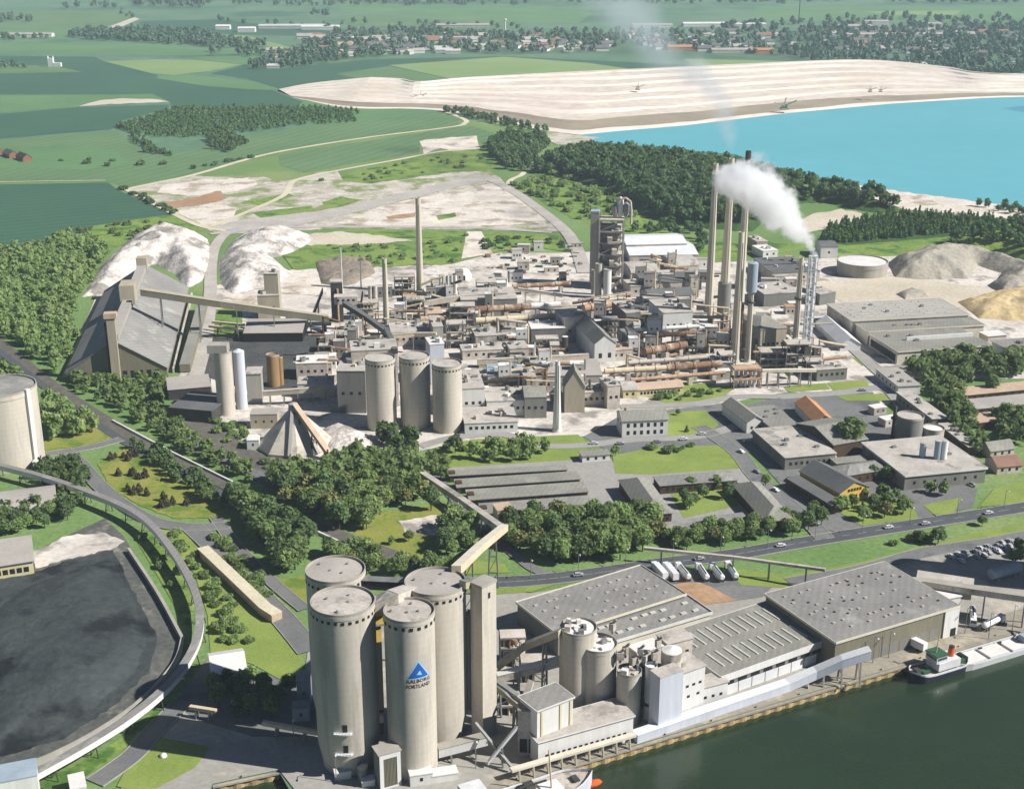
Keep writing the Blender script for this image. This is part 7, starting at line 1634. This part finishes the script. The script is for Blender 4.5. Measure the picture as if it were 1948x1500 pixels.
# (label, polygon, spacing, kinds with weights, size range)
MIX = (('leafy', .6), ('dark', .22), ('brownish', .18)); DK = (('dark', .7), ('leafy', .3)); BR = (('brownish', .6), ('leafy', .4))
AREAS = [
 ('leafy tree in the thick wood between pyramid hall and railway', [(500,925),(560,905),(640,888),(700,878),(790,888),(822,940),(800,962),(720,978),(690,1018),(640,1008),(560,968)], 6.6, MIX, (.85, 1.25)),
 ('tree in the tall clump left of the railway behind silos', [(432,960),(470,948),(540,1000),(590,1035),(585,1085),(535,1092),(505,1040),(445,1000)], 6.6, DK, (.9, 1.3)),
 ('tree in the wood between garages and main road', [(958,1012),(1010,992),(1100,998),(1200,990),(1255,1004),(1262,1030),(1222,1056),(1140,1074),(1040,1076),(970,1048)], 6.4, MIX, (.85, 1.2)),
 ('tree in the hedge belt in front of courtyard houses', [(1262,1018),(1340,1014),(1420,1006),(1555,980),(1582,1000),(1540,1016),(1400,1036),(1300,1048),(1264,1040)], 5.4, MIX, (.5, .8)),
 ('tree in the shrubby strip between railway and main road', [(600,1050),(690,1052),(760,1074),(880,1088),(870,1100),(760,1102),(640,1080)], 6, MIX, (.6, .9)),
 ('tree beside the belt gallery junction', [(836,1012),(880,990),(908,1016),(892,1052),(842,1068)], 6, MIX, (.75, 1.1)),
 ('olive tree at the corner right of the chalk heap', [(716,828),(776,832),(798,876),(742,880)], 7.0, BR, (.85, 1.15)),
 ('tree on the lawn behind the garages', [(876,872),(930,856),(1000,846),(1046,850),(1040,872),(960,884),(890,888)], 7.5, MIX, (.6, 1.0)),
 ('tree by the left end of the garages', [(812,880),(850,880),(862,915),(840,925),(815,900)], 6, MIX, (.6, .9)),
 ('tree on the railway slope below the chalk store', [(112,722),(320,724),(330,765),(300,785),(250,790),(180,770)], 7.5, MIX, (.5, .9)),
 ('shrubby tree along railway next to the black yard road', [(250,790),(310,795),(420,868),(500,918),(470,922),(380,880),(290,830)], 6, MIX, (.45, .75)),
 ('tree in the plantation behind the enormous left silo', [(86,768),(112,778),(196,818),(185,828),(95,840),(82,815)], 6.6, MIX, (.8, 1.1)),
 ('tree on the bank below the enormous left silo', [(85,892),(150,880),(168,915),(156,948),(108,956),(66,905)], 6.2, DK, (.6, .9)),
 ('tree on the bank round the low barrel hall', [(-20,970),(108,970),(162,945),(152,985),(80,1010),(-20,1028)], 6.2, DK, (.6, .9)),
 ('dark shrubby tree in the row between railway and dry lawn', [(250,852),(296,858),(436,944),(430,968),(380,956),(300,895)], 6, DK, (.5, .75)),
 ('tree in deep shade of the tall silos by the barn', [(405,1310),(470,1275),(555,1310),(535,1370),(450,1385),(415,1350)], 6.5, DK, (.6, .85)),
 ('tree in the belt between right warehouses and garages', [(1725,696),(1800,684),(1960,678),(1960,714),(1850,728),(1830,750),(1850,822),(1872,868),(1846,876),(1800,806),(1745,730)], 7.2, MIX, (.7, 1.15)),
 ('tree at the right edge below the pinkish garages', [(1890,800),(1950,796),(1960,850),(1905,842)], 7, MIX, (.7, 1.1)),
 ('tree in the garden of the yellow fronted hall', [(1592,968),(1640,945),(1725,940),(1745,975),(1660,992),(1600,990)], 8.5, MIX, (.5, .9)),
 ('tree between depot and main road', [(1730,945),(1840,925),(1830,950),(1760,960)], 9, MIX, (.6, .9)),
 ('tree inside the courtyard', [(1270,935),(1320,925),(1400,930),(1395,960),(1310,975)], 9, MIX, (.5, .8)),
 ('tree in the dark grove at right edge above the yard', [(1905,1060),(1960,1040),(1960,1075),(1930,1082)], 6, DK, (.6, .9)),
 ('tree in the sprawling wood left of the chalk store', [(-40,492),(60,474),(145,450),(200,468),(216,486),(186,530),(150,566),(138,610),(148,650),(128,690),(112,712),(60,678),(-40,610)], 8.2, MIX, (.7, 1.15)),
 ('tree in the lower left wood above the railway', [(-40,702),(20,712),(56,744),(56,762),(-40,745)], 7.5, MIX, (.8, 1.1)),
]
rng = np.random.default_rng(5); ALL = []
for ai, (lb, poly, sp, mix, (s0, s1)) in enumerate(AREAS):
    for x, y in spots_in(poly, sp, 50 + ai): ALL.append((sqrt(x * x + y * y), x, y, ai, rng.uniform(s0, s1), rng.choice([k for k, _ in mix], p=[w for _, w in mix])))
ALL.sort(); NEAR = 290
for d, x, y, ai, s, k in ALL[:NEAR]:
    put_tree(str(k), x, y, float(ground_z(np.array([[x, y]]))[0]) , rng, s, AREAS[ai][0], 'trees ' + AREAS[ai][0].split('tree ', 1)[1])
rest = ALL[NEAR:]
for ai in sorted({r[3] for r in rest}):
    R = [r for r in rest if r[3] == ai]; P = np.array([[r[1], r[2]] for r in R])
    o = merged('trees', P, ground_z(P), [r[4] for r in R], LOW['round'], 'foliage' if AREAS[ai][3] is MIX else 'foliage_dark', rng); tag(o, None, None, None, 'stuff')
# single trees and bushes the photo shows one by one
for kind, px, py, s, lb in (('dark',866,862,1.0,'round dark tree standing alone behind the round silo lawn'), ('leafy',1616,858,1.75,'big round light tree before the olive roofed hall'), ('dark',820,972,1.05,'dark tree at the edge of the dry lawn by the belt gallery'),
      ('leafy',778,1030,.5,'small young tree on the dry lawn'), ('leafy',745,1036,.4,'smaller sapling left of the young tree on dry lawn'), ('conifer',1306,822,.4,'little conifer on the square lawn beside the office'), ('dark',1290,790,.35,'little round tree at the back of office lawn'),
      ('leafy',1456,925,.6,'light tree by the right courtyard wing'), ('leafy',1886,748,1.0,'round tree standing before the pinkish garages'), ('dark',1922,832,1.0,'big tree at right edge below garages'), ('dark',1690,915,.8,'dark tree between hipped roof and depot'),
      ('dark',1660,912,.7,'dark tree left of the depot corner'), ('dark',1784,1035,.85,'dark tree beside the car park road'), ('leafy',1750,1032,.6,'bushy tree left of the dark one by car park road'), ('leafy',1868,1000,.5,'small tree on the strip beside the main road'),
      ('leafy',1170,868,.55,'tree by the small gate house'), ('leafy',545,1088,1.2,'rounded big tree left of the rear harbour silo'), ('conifer',1640,975,.6,'conifer in front of the yellow gable'), ('leafy',1500,720,.5,'small tree near the steel frame lawn')):
    g = G(px, py); put_tree(kind, g.x, g.y, 0, rng, s, lb, None)
for cx, cy in ((232,872), (250,906), (266,938), (338,958)):
    c = G(cx, cy)
    for i in range(6): put_tree('purple', c.x + rng.uniform(-7, 7), c.y + rng.uniform(-5, 5), 0, rng, rng.uniform(.6, .95), 'dark purplish conifer in one of the clumps on the dry lawn', 'purplish conifer clumps')
BG = [('bush on the green bank between coal conveyor and loading ramp', [(305,1012),(345,1012),(440,1140),(490,1230),(410,1232),(398,1150)], 5.4, 40), ('bush in the hedge between loading ramp and road', [(392,1012),(410,1014),(520,1120),(524,1150),(505,1148),(440,1088)], 4.2, 41), ('shrub along the upper edge of the wide works lawn', [(1230,852),(1330,842),(1345,856),(1240,866)], 6, 42),
      ('bush beside the black yard road', [(402,800),(470,805),(470,845),(420,840)], 6, 43), ('bush on the island strip of black yard road', [(440,868),(520,880),(510,892),(450,882)], 5, 44), ('bush on the conveyor side grass of the coal yard', [(262,1012),(284,1014),(345,1095),(352,1160),(320,1110)], 8, 45), ('bush below the terracotta roofed house', [(1220,752),(1300,742),(1380,740),(1370,752),(1260,766)], 6.5, 46), ('bush on the grass strip beside main road', [(1680,1034),(1800,1012),(1810,1022),(1700,1046)], 8, 47), ('shrub on the lawn behind the round silo', [(810,842),(900,836),(980,834),(985,846),(850,862)], 9, 48)]
for lb, poly, sp, sd_ in BG:
    for x, y in spots_in(poly, sp, sd_): put_tree('bush', x, y, 0, rng, rng.uniform(.55, 1.1), lb, 'bushes ' + lb.split(' ', 1)[1])
# woods further off: each reads as one mass
def wood(name, poly, sp, low, mat, s0, s1, seed, dens=1.0, label=None):
    P = spots_in(poly, sp, seed); r = np.random.default_rng(seed); P = P[r.random(len(P)) < dens]
    if not len(P): return
    o = merged(name, P, ground_z(P) - .3, r.uniform(s0, s1, len(P)), LOW[low], mat, r); tag(o, label, None, None, 'stuff')
wood('hill_wood', [(1006,330),(1042,312),(1100,302),(1240,310),(1380,326),(1480,350),(1560,368),(1640,382),(1696,392),(1706,404),(1640,398),(1560,382),(1500,388),(1468,398),(1428,436),(1350,432),(1280,426),(1212,400),(1152,360),(1062,333)], 9.5, 'round', 'foliage_hill', 1.0, 1.5, 71)
wood('hill_wood', [(925,278),(960,262),(1030,266),(1046,280),(1022,298),(1010,328),(960,322),(930,292)], 9.5, 'round', 'foliage_hill', .9, 1.4, 72)
wood('scrub', [(975,352),(1040,328),(1150,358),(1200,402),(1215,432),(1090,415)], 13, 'bush', 'foliage', .9, 1.9, 73, .75)
wood('scrub', [(1190,430),(1290,432),(1350,440),(1340,480),(1330,500),(1320,450),(1200,445)], 10, 'round', 'foliage_hill', .5, 1.0, 74, .8)
wood('spruce_plantation', [(1562,460),(1574,434),(1700,408),(1888,418),(1892,436),(1800,446),(1612,463)], 5.6, 'cone', 'foliage_far', .62, .85, 75)
wood('bank_wood', [(1790,466),(1870,444),(1990,430),(2100,440),(2100,500),(1948,500),(1900,476),(1840,476)], 9, 'round', 'foliage_hill', .6, 1.1, 76)
wood('shore_wood', [(1830,385),(1948,398),(2000,404),(2000,425),(1940,415),(1900,405)], 10, 'round', 'foliage_hill', .5, .9, 761, .7)
wood('field_wood', [(222,242),(330,208),(480,206),(600,205),(680,212),(684,232),(560,240),(400,262),(310,262),(262,258)], 9, 'round_far', 'foliage_far', .45, .75, 77, .9)
wood('field_wood', [(396,266),(440,254),(470,274),(436,292),(402,284)], 8, 'round', 'foliage_hill', .7, 1.0, 78)
wood('field_wood', [(222,240),(240,240),(290,280),(330,298),(310,300),(270,290),(250,270)], 9, 'round_far', 'foliage_hill', .5, .8, 79, .8)
wood('hedge', [(845,208),(880,212),(960,230),(1040,248),(1036,254),(950,238),(850,216)], 11, 'round_far', 'foliage_hill', .7, 1.0, 80)
wood('hedge', [(226,358),(234,356),(335,404),(328,410)], 9, 'bush', 'foliage_hill', .8, 1.4, 81)
wood('hedge', [(340,320),(480,298),(482,303),(345,326)], 10, 'bush', 'foliage_hill', .8, 1.3, 82, .5)
wood('scrub', [(90,300),(250,300),(330,300),(320,315),(160,320)], 22, 'bush', 'foliage_hill', .8, 1.6, 83, .4)
wood('scrub', [(140,440),(330,410),(400,430),(300,440),(215,475),(150,470)], 13, 'bush', 'foliage', .7, 1.3, 84, .5)
wood('scrub', [(600,468),(770,464),(890,445),(880,490),(860,500),(700,506)], 10, 'bush', 'foliage', .5, 1.0, 85, .5)
wood('scrub', [(600,345),(760,308),(950,284),(960,300),(860,325),(700,348)], 18, 'bush', 'foliage', .6, 1.3, 86, .45)
wood('scrub', [(900,450),(1060,454),(1100,478),(1010,468),(920,476)], 10, 'bush', 'foliage_hill', .6, 1.2, 87, .6)
FAR = [
 ([(128,66),(170,60),(360,62),(515,92),(420,91),(140,74)], 26, 1.5, 2.2, .95), ([(-60,74),(80,70),(120,76),(-60,80)], 30, 1.2, 1.8, .7), ([(0,122),(50,126),(50,130),(0,130)], 20, 1, 1.4, .9),
 ([(466,126),(520,104),(600,98),(660,100),(700,108),(560,130),(480,132)], 24, 1.2, 1.9, .8), ([(380,98),(500,97),(520,110),(400,112)], 34, 1.2, 1.8, .4),
 ([(560,92),(640,62),(760,56),(820,60),(800,100),(700,110),(600,98)], 30, 1.3, 2.0, .62), ([(800,62),(1000,66),(1180,78),(1120,100),(960,102),(800,98)], 30, 1.3, 2.0, .55), ([(1000,60),(1300,62),(1500,60),(1500,108),(1300,96),(1150,92)], 34, 1.3, 2.0, .5),
 ([(1500,62),(1960,50),(1960,160),(1850,154),(1700,131),(1540,118),(1480,100)], 30, 1.3, 2.1, .58), ([(1640,120),(1800,135),(1960,150),(1960,165),(1840,156),(1700,134)], 22, 1.3, 1.9, .8),
 ([(1300,60),(1640,30),(1960,36),(1960,60),(1500,66)], 46, 1.6, 2.4, .4), ([(240,-6),(300,-8),(420,2),(380,16),(255,12)], 44, 2, 3, .85), ([(600,-8),(900,-10),(960,4),(820,10),(640,6)], 50, 2, 3, .8), ([(900,-12),(1300,-14),(1640,0),(1500,10),(1100,8)], 56, 2, 3, .6), ([(1600,-12),(1960,-12),(1960,8),(1700,8)], 56, 2, 3, .7), ([(120,12),(220,10),(220,16),(120,17)], 44, 1.6, 2.4, .8), ([(380,36),(640,54),(640,58),(380,42)], 50, 1.4, 2, .5), ([(430,4),(640,8),(640,14),(430,10)], 50, 1.6, 2.4, .6), ([(0,34),(60,38),(60,46),(0,44)], 40, 1.6, 2.2, .7), ([(590,24),(625,26),(622,32),(590,30)], 40, 1.6, 2.2, .9), ([(230,28),(262,26),(258,34),(232,34)], 40, 1.4, 2, .7),
 ([(640,8),(1000,8),(1000,12),(640,12)], 50, 1.6, 2.4, .5), ([(640,44),(1000,50),(1000,56),(640,50)], 44, 1.4, 2.0, .4)]
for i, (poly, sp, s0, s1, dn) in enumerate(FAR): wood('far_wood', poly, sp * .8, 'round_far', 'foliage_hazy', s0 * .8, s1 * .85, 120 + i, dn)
# ==== far suburb: small houses, halls, masts ==========================================================
def house_proto(wall, roof, L=15, W=9, h=4.2, rise=3.4):
    m = MB(); q = [Vector(p) for p in ((-L/2, -W/2, 0), (L/2, -W/2, 0), (L/2, W/2, 0), (-L/2, W/2, 0))]
    m.gable(q, 0, h, h + rise); m.cur = 1; m.gable(q, 0, h, h + rise, True, .5, .3)
    o = m.build('house', [wall, roof]); return o
rr = random.Random(31)
HL = {0: 'white house with dark grey roof among trees of the far suburb', 1: 'red roofed house with pale walls among trees of the far suburb', 2: 'pale roofed white house among trees of the far suburb'}
protos = [house_proto('white_wall', 'roof_dark'), house_proto('cream_wall', 'roof_tile'), house_proto('far_white', 'roof_warm')]
used_ = [[False], [False], [False]]
HA = [((560,70),(800,60),(840,102),(640,110),70), ((820,66),(1180,78),(1140,100),(820,98),75), ((1180,66),(1500,62),(1500,104),(1200,92),55), ((1560,60),(1940,52),(1940,120),(1600,108),85), ((470,100),(600,92),(640,112),(500,126),10)]
for a, b, c, d, n in HA:
    for i in range(n):
        q = [G(*p) for p in (a, b, c, d)]; u, v = rr.random(), rr.random()
        p = q[0].lerp(q[1], u).lerp(q[3].lerp(q[2], u), v); k = rr.choices((0, 1, 2), (5, 2, 3))[0]
        pr = protos[k]; o = pr.copy() if used_[k][0] else pr
        if used_[k][0]: COL.objects.link(o)
        used_[k][0] = True; o.location = (p.x, p.y, 0); o.rotation_euler = (0, 0, rr.choice((.1, .4, 1.3, 1.7, .2))); s = rr.uniform(.9, 1.6); o.scale = (s * rr.uniform(.9, 1.5), s, s)
        tag(o, HL[k], 'house', 'houses of the far suburb')
def far_hall(px, py, L, W, h, wall, roof, label, rz=.05):
    g = G(px, py); q = [Vector((g.x + x * cos(rz) - y * sin(rz), g.y + x * sin(rz) + y * cos(rz), 0)) for x, y in ((-L/2, -W/2), (L/2, -W/2), (L/2, W/2), (-L/2, W/2))]
    return bld('hall', label, 'hall', q, h, roof, wall, 'gable', 3)
for a in ((425,56,34,26,8,'white_wall','white_roof','white farm hall on the far fields, left of two'), (470,61,40,26,9,'white_wall','white_roof','white farm hall on the far fields, right of two'), (560,54,170,30,7,'far_white','far_white','long pale glasshouse row far beyond the fields'), (610,56,90,30,7,'white_wall','white_roof','white hall right of the far glasshouse row'),
          (600,72,46,20,5,'roof_red','roof_red','red roofed far hall by the suburb edge'), (50,70,120,26,6,'white_wall','roof_warm','low pale farm building at far left'), (845,100,34,20,6,'far_white','far_white','bright white house group at the suburb edge, left'), (862,102,30,16,6,'far_white','far_white','bright white house group at the suburb edge, right'), (838,96,26,16,6,'far_white','far_white','bright white house behind the two bright ones at suburb edge'),
          (1296,95,60,34,7,'roof_red','roof_red','red roofed hall above quarry field, left of two'), (1448,101,46,30,7,'roof_red','roof_red','red roofed hall above quarry field, right of two'), (1390,100,80,24,6,'dusty','roof_warm','pale long hall between the two red roofed ones'), (1420,52,90,40,8,'far_white','far_white','white factory hall in the hazy distance'), (1620,56,90,44,9,'far_white','roof_warm','white works hall in the right hand suburb'), (1665,50,60,30,12,'far_white','roof_warm','tall white block behind the right hand suburb'), (1700,70,220,26,6,'dusty','roof_warm','very long low pale hall in the right hand suburb'), (1742,128,36,24,6,'far_white','far_white','white house alone in the trees above the quarry'), (1770,52,50,30,9,'far_white','roof_warm','white hall farther right in the suburb'),
          (1340,50,110,30,7,'white_wall','white_roof','pale hall left of the white factory hall in distance'), (1240,52,100,26,6,'white_wall','roof_warm','pale long hall near the far smoke'), (880,52,130,26,6,'dusty','roof_warm','pale long hall at the far suburb rim'), (520,130,22,12,5,'far_white','far_white','tiny white house under the hedge by the quarry field')):
    far_hall(*a)
for i in range(6):
    g = G(-6 + i * 13, 292 + i * 3.2); q = [Vector((g.x + x * cos(-.9) - y * sin(-.9), g.y + x * sin(-.9) + y * cos(-.9), 0)) for x, y in ((-11, -5), (11, -5), (11, 5), (-11, 5))]
    if i in (0, 2, 4): bld('barn', ('grey farm barn at the left edge of the fields', '', 'dark long barn in the middle of farm', '', 'brown barn at the right end of farm')[i], 'barn', q, 4, ('roof_felt', '', 'roof_dark', '', 'brown_dark')[i], 'brick', 'gable', 4)
g = G(98, 127); t = thing('church', 'small white church tower alone on the far green fields', 'church', g); m = MB(); m.box(g, 9, 8, 15); m.build('tower', 'white_sheet', t); m = MB(); m.gable([Vector((g.x + x, g.y + y, 0)) for x, y in ((-4.5, -4), (4.5, -4), (4.5, 4), (-4.5, 4))], 15, 15.02, 20); m.build('gable_top', 'white_sheet', t); m = MB(); m.box((g.x + 11, g.y, 0), 14, 8, 7); m.build('nave', 'white_wall', t)
for px, y0, y1, r, mt, lb in ((961,38,66,2.2,'white_wall','white slender water mast in the far suburb'), (1519,-4,46,1.5,'steel_dark','thin dark radio mast on the far right horizon')):
    g = G(px, y1); h = ztop(g, y0); t = thing('radio_mast', lb, 'mast', g); m = MB(); m.lathe(g, [(r * 2, 0), (r, 4), (r * .7, h)], 10); m.build('shaft', mt, t); m = MB(); m.lathe((g.x, g.y, h * .93), [(r * .7, 0), (r * 1.6, 1), (r * 1.6, 4), (.1, 5)], 10); m.build('head', mt, t)
# ==== steam and smoke ===================================================================================
def plume(name, label, puffs, dens, noise_scale, warp, color, soft, step=.25, aniso=.2):
    """one closed hull round a chain of soft puffs; density falls off from each puff's middle and is broken up by noise"""
    me_v = []; m = MB(); iv, if_ = ico()
    import bmesh
    for c, r in puffs:
        m.add([(c[0] + v[0] * r * 1.25, c[1] + v[1] * r * 1.25, c[2] + v[2] * r * 1.25) for v in iv], [tuple(int(i) for i in f) for f in if_])
    ob = m.build(name, 'white_wall'); 
    rm = ob.modifiers.new('Remesh', 'REMESH'); rm.mode = 'VOXEL'; rm.voxel_size = max(1.5, min(p[1] for p in puffs) * .35)
    dg = bpy.context.evaluated_depsgraph_get(); me = bpy.data.meshes.new_from_object(ob.evaluated_get(dg)); ob.modifiers.clear(); ob.data = me; me.materials.clear()
    mt = bpy.data.materials.new(name); mt.use_nodes = True; nt = mt.node_tree; N = nt.nodes; L = nt.links; N.remove(N['Principled BSDF'])
    pv = N.new('ShaderNodeVolumePrincipled'); pv.inputs['Color'].default_value = (*color, 1); pv.inputs['Anisotropy'].default_value = aniso
    geo = N.new('ShaderNodeNewGeometry'); no = N.new('ShaderNodeTexNoise'); no.inputs['Scale'].default_value = noise_scale; no.inputs['Detail'].default_value = 7; no.inputs['Roughness'].default_value = .72
    L.new(geo.outputs['Position'], no.inputs['Vector'])
    acc = None
    for c, r in puffs:
        d = N.new('ShaderNodeVectorMath'); d.operation = 'DISTANCE'; d.inputs[1].default_value = c; L.new(geo.outputs['Position'], d.inputs[0])
        s = N.new('ShaderNodeMath'); s.operation = 'MULTIPLY_ADD'; s.inputs[1].default_value = -1.0 / r; s.inputs[2].default_value = 1.0; L.new(d.outputs['Value'], s.inputs[0])
        if acc is None: acc = s.outputs[0]
        else: mx = N.new('ShaderNodeMath'); mx.operation = 'MAXIMUM'; L.new(acc, mx.inputs[0]); L.new(s.outputs[0], mx.inputs[1]); acc = mx.outputs[0]
    w = N.new('ShaderNodeMath'); w.operation = 'MULTIPLY_ADD'; w.inputs[1].default_value = warp; w.inputs[2].default_value = -warp * .5; L.new(no.outputs['Fac'], w.inputs[0])
    a = N.new('ShaderNodeMath'); a.operation = 'ADD'; L.new(acc, a.inputs[0]); L.new(w.outputs[0], a.inputs[1])
    mr = N.new('ShaderNodeMapRange'); mr.interpolation_type = 'SMOOTHSTEP'; mr.inputs[1].default_value = soft[0]; mr.inputs[2].default_value = soft[1]; mr.inputs[3].default_value = 0; mr.inputs[4].default_value = dens
    L.new(a.outputs[0], mr.inputs[0]); L.new(mr.outputs[0], pv.inputs['Density']); L.new(pv.outputs[0], N['Material Output'].inputs['Volume'])
    mt.cycles.volume_step_rate = step
    me.materials.append(mt); tag(ob, label, 'smoke', None, 'stuff'); return ob
def along(pts, n):
    """(px, py, z, radius px) keys -> puffs"""
    out = []; rr = random.Random(len(pts) * n)
    for i in range(n):
        f = i / (n - 1) * (len(pts) - 1); k = min(int(f), len(pts) - 2); f -= k; a, b = pts[k], pts[k + 1]
        px, py, z, r = (a[j] + (b[j] - a[j]) * f for j in range(4)); yy = G0.y
        # keep the plume in one upright plane drifting away slowly: solve the point at distance y
        x = (px - CX) / FPX; y = -(py - CY) / FPX; d = Vector((x, CT + y * ST, -ST + y * CT)); t = z / d.y; p = d * t; p.z += HC
        R = r * t / FPX; out.append(((p.x + rr.uniform(-.15, .15) * R, p.y + rr.uniform(-.15, .15) * R, p.z + rr.uniform(-.1, .1) * R), R))
    return out
G0 = TWIN; Y = TWIN.y
plume('steam_plume', 'thick white steam plume drifting left from the white twin stack',
      along([(1548,484,Y,12), (1536,458,Y+4,25), (1508,425,Y+10,40), (1472,392,Y+18,54), (1440,362,Y+26,56), (1404,343,Y+32,50), (1382,336,Y+36,38)], 17) , .20, .055, 2.7, (.995, .995, .995), (.27, .5), .12)
plume('steam_wisp', 'grey torn wisp of steam curling above the right side of the thick plume',
      along([(1505,378,Y+30,24), (1486,358,Y+34,30), (1462,330,Y+36,28), (1444,306,Y+38,22), (1436,292,Y+40,14)], 9), .07, .075, 3.0, (.97, .97, .985), (.3, .6), .15)
plume('thin_smoke', 'faint bluish smoke rising from the middle beige chimney across the lake',
      along([(1394,288,1020,7), (1386,262,1030,22), (1374,225,1050,36), (1378,190,1080,34), (1350,165,1120,40), (1320,140,1170,44)], 12), .026, .03, 1.6, (.9, .93, 1.0), (.1, .9), .4)
plume('thin_smoke', 'faint bluish smoke trail drifting over the far suburb',
      along([(1310,150,1180,46), (1270,115,1240,56), (1230,75,1320,66), (1195,35,1420,74), (1150,-10,1500,84)], 10), .009, .016, 1.4, (.88, .93, 1.0), (.1, .95), .4)
plume('thin_smoke', 'wisp of pale smoke at the sooty tall chimney top', along([(1426,284,880,6), (1436,300,886,12), (1450,292,890,16), (1460,300,894,14)], 5), .02, .06, 1.6, (.95, .95, 1.0), (.1, .8), .4)
# air: one box of even haze round the site
hz = bpy.data.materials.new('haze'); hz.use_nodes = True; nt = hz.node_tree; nt.nodes.remove(nt.nodes['Principled BSDF'])
pv = nt.nodes.new('ShaderNodeVolumePrincipled'); pv.inputs['Density'].default_value = 0.00007; pv.inputs['Color'].default_value = (.74, .88, 1.0, 1); pv.inputs['Anisotropy'].default_value = 0.0
nt.links.new(pv.outputs[0], nt.nodes['Material Output'].inputs['Volume'])
m = MB(); m.prism([(-17000, -900), (17000, -900), (17000, 25000), (-17000, 25000)], -9, 330, True, True); o = m.build('haze', hz); o['kind'] = 'stuff'
# ---- camera, sun, sky ---------------------------------------------------------------------
cam = bpy.data.cameras.new('camera'); co = bpy.data.objects.new('camera', cam); COL.objects.link(co)
co.location = (0, 0, HC); co.rotation_euler = (pi / 2 - TH, 0, 0)
cam.sensor_width = 36.0; cam.lens = 36.0 * FPX / 1948.0; cam.clip_end = 60000; cam.clip_start = 1.0
scene.camera = co
SUN_EL = radians(40); SUN_AZ = radians(77)          # azimuth measured from the way back to the camera, to the right
sd = Vector((cos(SUN_EL) * sin(SUN_AZ), -cos(SUN_EL) * cos(SUN_AZ), sin(SUN_EL)))
ld = bpy.data.lights.new('sun', 'SUN'); ld.energy = 5.0; ld.angle = radians(0.55); ld.color = (1.0, 0.975, 0.935)
lo = bpy.data.objects.new('sun', ld); COL.objects.link(lo); lo.rotation_euler = sd.to_track_quat('Z', 'Y').to_euler(); lo.location = (300, 200, 600)
w = bpy.data.worlds.new('World'); scene.world = w; w.use_nodes = True
nt = w.node_tree; bg = nt.nodes['Background']; sky = nt.nodes.new('ShaderNodeTexSky'); sky.sky_type = 'NISHITA'; sky.sun_disc = False
sky.sun_elevation = SUN_EL; sky.sun_rotation = math.atan2(sd.x, sd.y)
sky.altitude = 100; sky.dust_density = 0.15; sky.air_density = 0.55; sky.ozone_density = 2.0
nt.links.new(sky.outputs[0], bg.inputs['Color']); bg.inputs['Strength'].default_value = 0.05
scene.view_settings.view_transform = 'Standard'; scene.view_settings.look = 'None'
scene.view_settings.exposure = 0.40; scene.view_settings.gamma = 1.0
scene.cycles.use_denoising = True
scene.cycles.max_bounces = 14; scene.cycles.diffuse_bounces = 1; scene.cycles.volume_bounces = 12
scene.cycles.transparent_max_bounces = 8
scene.cycles.caustics_reflective = False; scene.cycles.caustics_refractive = False
